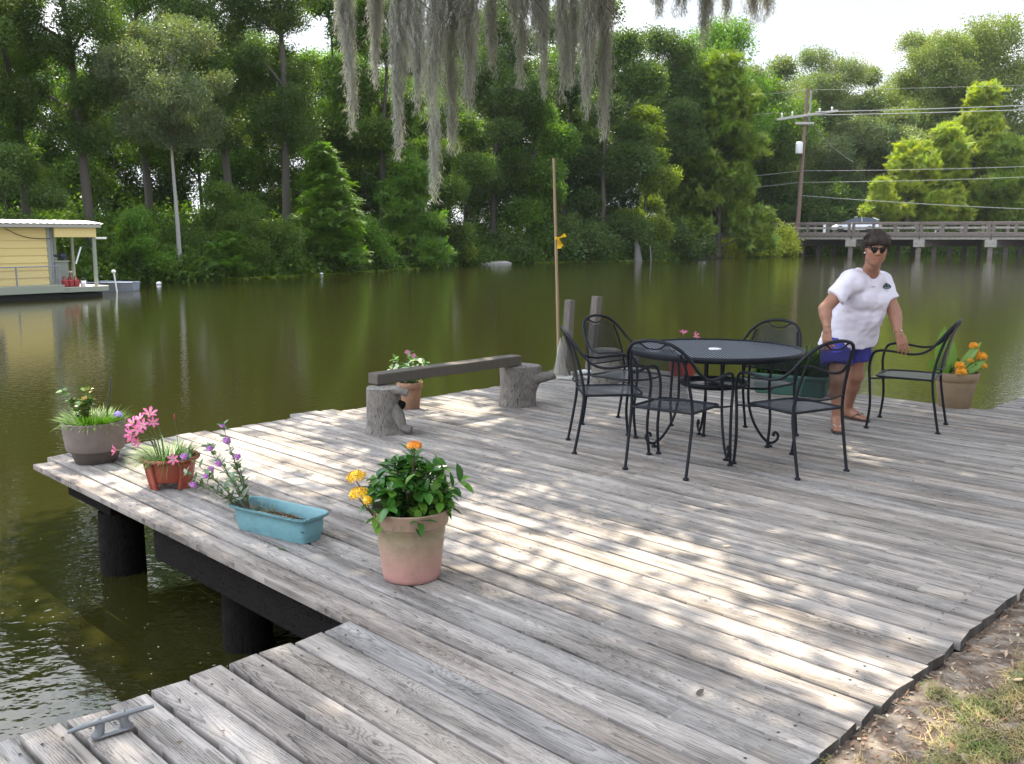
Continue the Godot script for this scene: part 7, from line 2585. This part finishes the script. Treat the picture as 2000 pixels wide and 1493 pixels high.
	g.ball(Transform3D(Basis().scaled(Vector3.ONE * 0.0075), H.call(-0.081, -0.034, 0.0)), 8, 10)
	gpart("earring", g, mat("white_plastic", lin(0.75, 0.76, 0.78), 0.4), t)
	g = G.new()
	g.tube(curve([H.call(-0.023, -0.0605, 0.0765), H.call(-0.01, -0.0582, 0.085), H.call(0.01, -0.0582, 0.085), H.call(0.023, -0.0605, 0.0765)], 4), 0.0016, 5)
	gpart("mouth_line", g, mat("mouth_dark", lin(0.09, 0.03, 0.025), 0.6), t)
	# ----- t-shirt
	var s := Field.new()
	s.make(W.call(2.34, 0.60, -7.78), W.call(3.12, 1.36, -6.86), 0.0105)
	var fwd := Vector3(0.45, 0, 0.89).normalized()
	var lat := Vector3(0.89, 0, -0.45).normalized()
	var belly: Vector3 = W.call(2.745, 0.93, -7.38)
	s.bone(sh_r + Vector3(0.04, -0.01, 0), sh_l + Vector3(-0.04, -0.01, 0), 0.088, 0.088, 0.05)
	s.bone(chest + lat * -0.07, belly + lat * -0.07, 0.118, 0.132, 0.06)
	s.bone(chest + lat * 0.07, belly + lat * 0.07, 0.118, 0.132, 0.06)
	for q in [-1.0, 1.0]:   # bust
		s.bone(chest + lat * 0.075 * q + fwd * 0.075 + Vector3(0, 0.0, 0), chest + lat * 0.08 * q + fwd * 0.10 + Vector3(0, -0.045, 0), 0.075, 0.078, 0.07)
	s.bone(belly + lat * -0.075, pelvis + lat * -0.085 + Vector3.DOWN * 0.16, 0.138, 0.172, 0.06)
	s.bone(belly + lat * 0.075, pelvis + lat * 0.075 + Vector3.DOWN * 0.16, 0.138, 0.172, 0.06)
	s.bone(belly + fwd * 0.06, pelvis + fwd * 0.05 + Vector3.DOWN * 0.10, 0.12, 0.12, 0.08)
	s.bone(neck + Vector3(-0.06, -0.05, -0.02), neck + Vector3(0.06, -0.06, -0.03), 0.066, 0.062, 0.05)
	var cuff_r: Vector3 = sh_r.lerp(el_r, 0.60)
	var cuff_l: Vector3 = sh_l.lerp(el_l, 0.62)
	s.bone(sh_r, cuff_r, 0.082, 0.080, 0.045, Vector3.ZERO, 1.0, true)
	s.bone(sh_l, cuff_l, 0.082, 0.076, 0.045, Vector3.ZERO, 1.0, true)
	s.plane(pelvis + Vector3(0, -0.128, 0), Vector3(0.06, -1.0, -0.12).normalized(), W.call(0, -9, -20), W.call(9, 0.8, 9))
	s.ripple(noise(121, 1.0, 2), 0.020, Vector3(5, 2.5, 5))
	s.ripple(noise(122, 1.0, 2), 0.007, Vector3(5, 14, 7))
	s.ripple(noise(124, 1.0, 2), 0.004, Vector3(11, 5, 11))
	s.bone(neck + Vector3(-0.004, 0.004, 0.018), neck + Vector3(-0.02, 0.13, 0.06), 0.060, 0.066, 0.01, Vector3.ZERO, 1.0, false, true)
	g = G.new()
	s.net(g)
	var shirt := mat("white_cotton", lin(0.70, 0.67, 0.77), 0.9)
	bump(shirt, 123, 0.02, 0.18)
	triplanar(shirt, 3.0)
	gpart("t_shirt", g, shirt, t)
	# printed crest on the chest and a small script mark on the other side, laid onto the cloth
	decal(t, s, "chest_print", chest + lat * 0.105 + fwd * 0.35 + Vector3(0, 0.048, 0), lat, Vector3.UP, -fwd, 0.125, 0.09, crest())
	decal(t, s, "script_print", chest + lat * -0.06 + fwd * 0.35 + Vector3(0, 0.05, 0), lat, Vector3.UP, -fwd, 0.05, 0.014, script_mark())
	# ----- shorts
	s = Field.new()
	s.make(W.call(2.38, 0.44, -7.82), W.call(3.05, 0.90, -7.18), 0.0105)
	s.bone(pelvis + Vector3(0, 0.0, 0) + lat * -0.05, pelvis + lat * 0.05, 0.132, 0.132, 0.05)
	var hem_r: Vector3 = hip_r.lerp(knee_r, 0.67) + Vector3(-0.012, 0, 0)
	var hem_l: Vector3 = hip_l.lerp(knee_l, 0.67) + Vector3(0.012, 0, 0)
	s.bone(hip_r + Vector3(0, 0.02, 0), hem_r, 0.122, 0.120, 0.03, Vector3.ZERO, 1.0, true)
	s.bone(hip_l + Vector3(0, 0.02, 0), hem_l, 0.122, 0.116, 0.03, Vector3.ZERO, 1.0, true)
	s.ripple(noise(125, 1.0, 2), 0.016, Vector3(12, 4, 12))
	g = G.new()
	s.net(g)
	var blue := mat("blue_cotton", lin(0.045, 0.046, 0.27), 0.85)
	bump(blue, 123, 0.02, 0.15)
	triplanar(blue, 3.0)
	gpart("shorts", g, blue, t)
	# ----- flip-flops
	for k in 2:
		var q: Array = feet[k]
		var d: Vector3 = (q[2] - q[1]).normalized()
		var sd := d.cross(Vector3.UP)
		var c: Vector3 = (q[1] as Vector3).lerp(q[2], 0.52)
		var rings := []
		for y in [0.001, 0.016]:
			var ro := []
			for j in 28:
				var a := TAU * j / 28.0
				var u := cos(a)
				var w := 0.040 * (1.0 + 0.16 * u) * pow(absf(sin(a)), 0.7) * signf(sin(a))
				var p := c + d * u * 0.135 + sd * w
				ro.append(Vector3(p.x, y, p.z))
			rings.append(ro)
		g = G.new()
		loft(g, rings)
		var sandal := MeshInstance3D.new()
		sandal = gpart("flip_flop", g, mat("flip_flop_sole", lin(0.045, 0.032, 0.026), 0.8), t)
		g = G.new()
		var toe: Vector3 = c + d * 0.075 + Vector3.UP * 0.02
		toe.y = 0.03
		for e in [-1.0, 1.0]:
			var side: Vector3 = c + sd * 0.036 * e - d * 0.015
			side.y = 0.018
			var midp: Vector3 = c + sd * 0.026 * e + d * 0.035
			midp.y = 0.058
			g.tube(curve([toe, midp, side], 5), 0.0062, 6, true, 0.6)
		gpart("strap", g, mat("strap_tan" if k == 0 else "strap_brown", lin(0.55, 0.45, 0.36) if k == 0 else lin(0.06, 0.045, 0.035), 0.7), sandal)
	# ----- bracelet and ring
	g = G.new()
	var ax := (wr_l - el_l).normalized()
	var u := ax.cross(Vector3.RIGHT).normalized()
	var w := ax.cross(u)
	var br := []
	for k in 21: br.append(wr_l - ax * 0.012 + (u * cos(TAU * k / 20.0) + w * sin(TAU * k / 20.0)) * 0.032)
	g.tube(br, 0.0045, 6, false)
	gpart("bracelet", g, mat("silver", lin(0.7, 0.7, 0.7), 0.25, 0.8), t)

# a relaxed hand at the wrist: dirn along the fingers, back is the direction of the back of the hand, side +1 puts the thumb on dirn x back
func hand(g: G, wrist: Vector3, dirn: Vector3, back: Vector3, side: float, curl: float) -> void:
	back = (back - dirn * back.dot(dirn)).normalized()
	var th := dirn.cross(back) * side
	var f := Field.new()
	f.make(wrist - Vector3.ONE * 0.21 + dirn * 0.07, wrist + Vector3.ONE * 0.21 + dirn * 0.07, 0.0034)
	var P := func(x: float, y: float, z: float) -> Vector3: return wrist + th * x + dirn * y + back * z
	f.bone(P.call(0, -0.03, 0), P.call(0, 0.005, 0), 0.0275, 0.0255, 0.01)
	for k in 4:
		var x: float = [0.029, 0.0095, -0.0095, -0.027][k]
		f.bone(P.call(x * 0.55, 0.008, 0), P.call(x, 0.078, 0.002), 0.017, 0.0115, 0.012)
	for k in 4:
		var x: float = [0.030, 0.0098, -0.0100, -0.0285][k]
		var l: float = [0.040, 0.044, 0.041, 0.032][k]
		var a := curl * (0.7 + 0.25 * k)
		var p: Vector3 = P.call(x, 0.078, 0.001)
		var ang := a * 0.55
		var spread := (1.5 - k) * 0.06
		for j in 3:
			var dd: Vector3 = (dirn * cos(ang) - back * sin(ang) + th * spread).normalized()
			var q: Vector3 = p + dd * l * [1.0, 0.68, 0.55][j]
			f.bone(p, q, [0.0102, 0.0092, 0.0085][j], [0.0092, 0.0085, 0.0072][j], 0.004)
			p = q
			ang += a * [1.0, 0.8, 0.0][j]
	var p0: Vector3 = P.call(0.016, 0.016, -0.006)
	var p1: Vector3 = P.call(0.040, 0.046, -0.016)
	var p2: Vector3 = P.call(0.047, 0.076, -0.026)
	var p3: Vector3 = P.call(0.046, 0.100, -0.036)
	f.bone(p0, p1, 0.0165, 0.0125, 0.01)
	f.bone(p1, p2, 0.0118, 0.0105, 0.005)
	f.bone(p2, p3, 0.0102, 0.0080, 0.005)
	f.net(g)

func decal(t: Node3D, f: Field, called: String, at: Vector3, ux: Vector3, uy: Vector3, dirn: Vector3, w: float, h: float, m: Material) -> void:
	var g := G.new()
	for j in 11:
		for k in 13:
			var p := at + ux * w * (k / 12.0 - 0.5) + uy * h * (j / 10.0 - 0.5)
			for q in 60:
				var d := f.at(p)
				if d < 0.0015: break
				p += dirn * clampf(d * 0.7, 0.001, 0.03)
			g.vert(p - dirn * 0.0015, -dirn, Vector2(k / 12.0, 1.0 - j / 10.0))
	for j in 10:
		for k in 12: g.quad(j * 13 + k, j * 13 + k + 1, (j + 1) * 13 + k + 1, (j + 1) * 13 + k)
	gpart(called, g, m, t)

func print_mat(key: String, im: Image) -> StandardMaterial3D:
	var m := mat(key, Color.WHITE, 0.9)
	m.albedo_texture = ImageTexture.create_from_image(im)
	m.transparency = BaseMaterial3D.TRANSPARENCY_ALPHA_SCISSOR
	m.alpha_scissor_threshold = 0.5
	return m

func crest() -> StandardMaterial3D:   # an oval emblem with bands, small lines of print above and below
	var im := Image.create(128, 96, false, Image.FORMAT_RGBA8)
	im.fill(Color(0, 0, 0, 0))
	var dark := Color(0.20, 0.27, 0.27, 1)
	for y in 96:
		for x in 128:
			var u := (x - 64.0) / 58.0
			var v := (y - 46.0) / 26.0
			var r := u * u + v * v
			if r < 1.0 and (r > 0.80 or absf(v) < 0.26 + 0.1 * sin(u * 9.0) or (v < -0.3 and absf(u) < 0.5 + 0.1 * sin(v * 20.0)) or (x + y) % 5 == 0):
				im.set_pixel(x, y, dark)
			elif r < 1.0 and absf(v) > 0.3:
				im.set_pixel(x, y, Color(0.45, 0.55, 0.53, 1))
			if absf(y - 11.0) < 2.5 and absf(u) < 0.55 and (x / 3) % 2 == 0: im.set_pixel(x, y, dark)
			if (absf(y - 80.0) < 2.0 and absf(u) < 0.5 or absf(y - 88.0) < 2.0 and absf(u) < 0.3) and (x / 3) % 2 == 1: im.set_pixel(x, y, Color(0.4, 0.46, 0.46, 1))
	return print_mat("crest_print", im)

func script_mark() -> StandardMaterial3D:
	var im := Image.create(96, 28, false, Image.FORMAT_RGBA8)
	im.fill(Color(0, 0, 0, 0))
	for x in 96:
		var y := 14.0 + 6.0 * sin(x * 0.42) * (1.0 if x > 14 else 1.6) - x * 0.02
		for d in range(-2, 3):
			var yy := int(y) + d
			if yy >= 0 and yy < 28: im.set_pixel(x, yy, Color(0.38, 0.42, 0.45, 1))
	return print_mat("script_print", im)
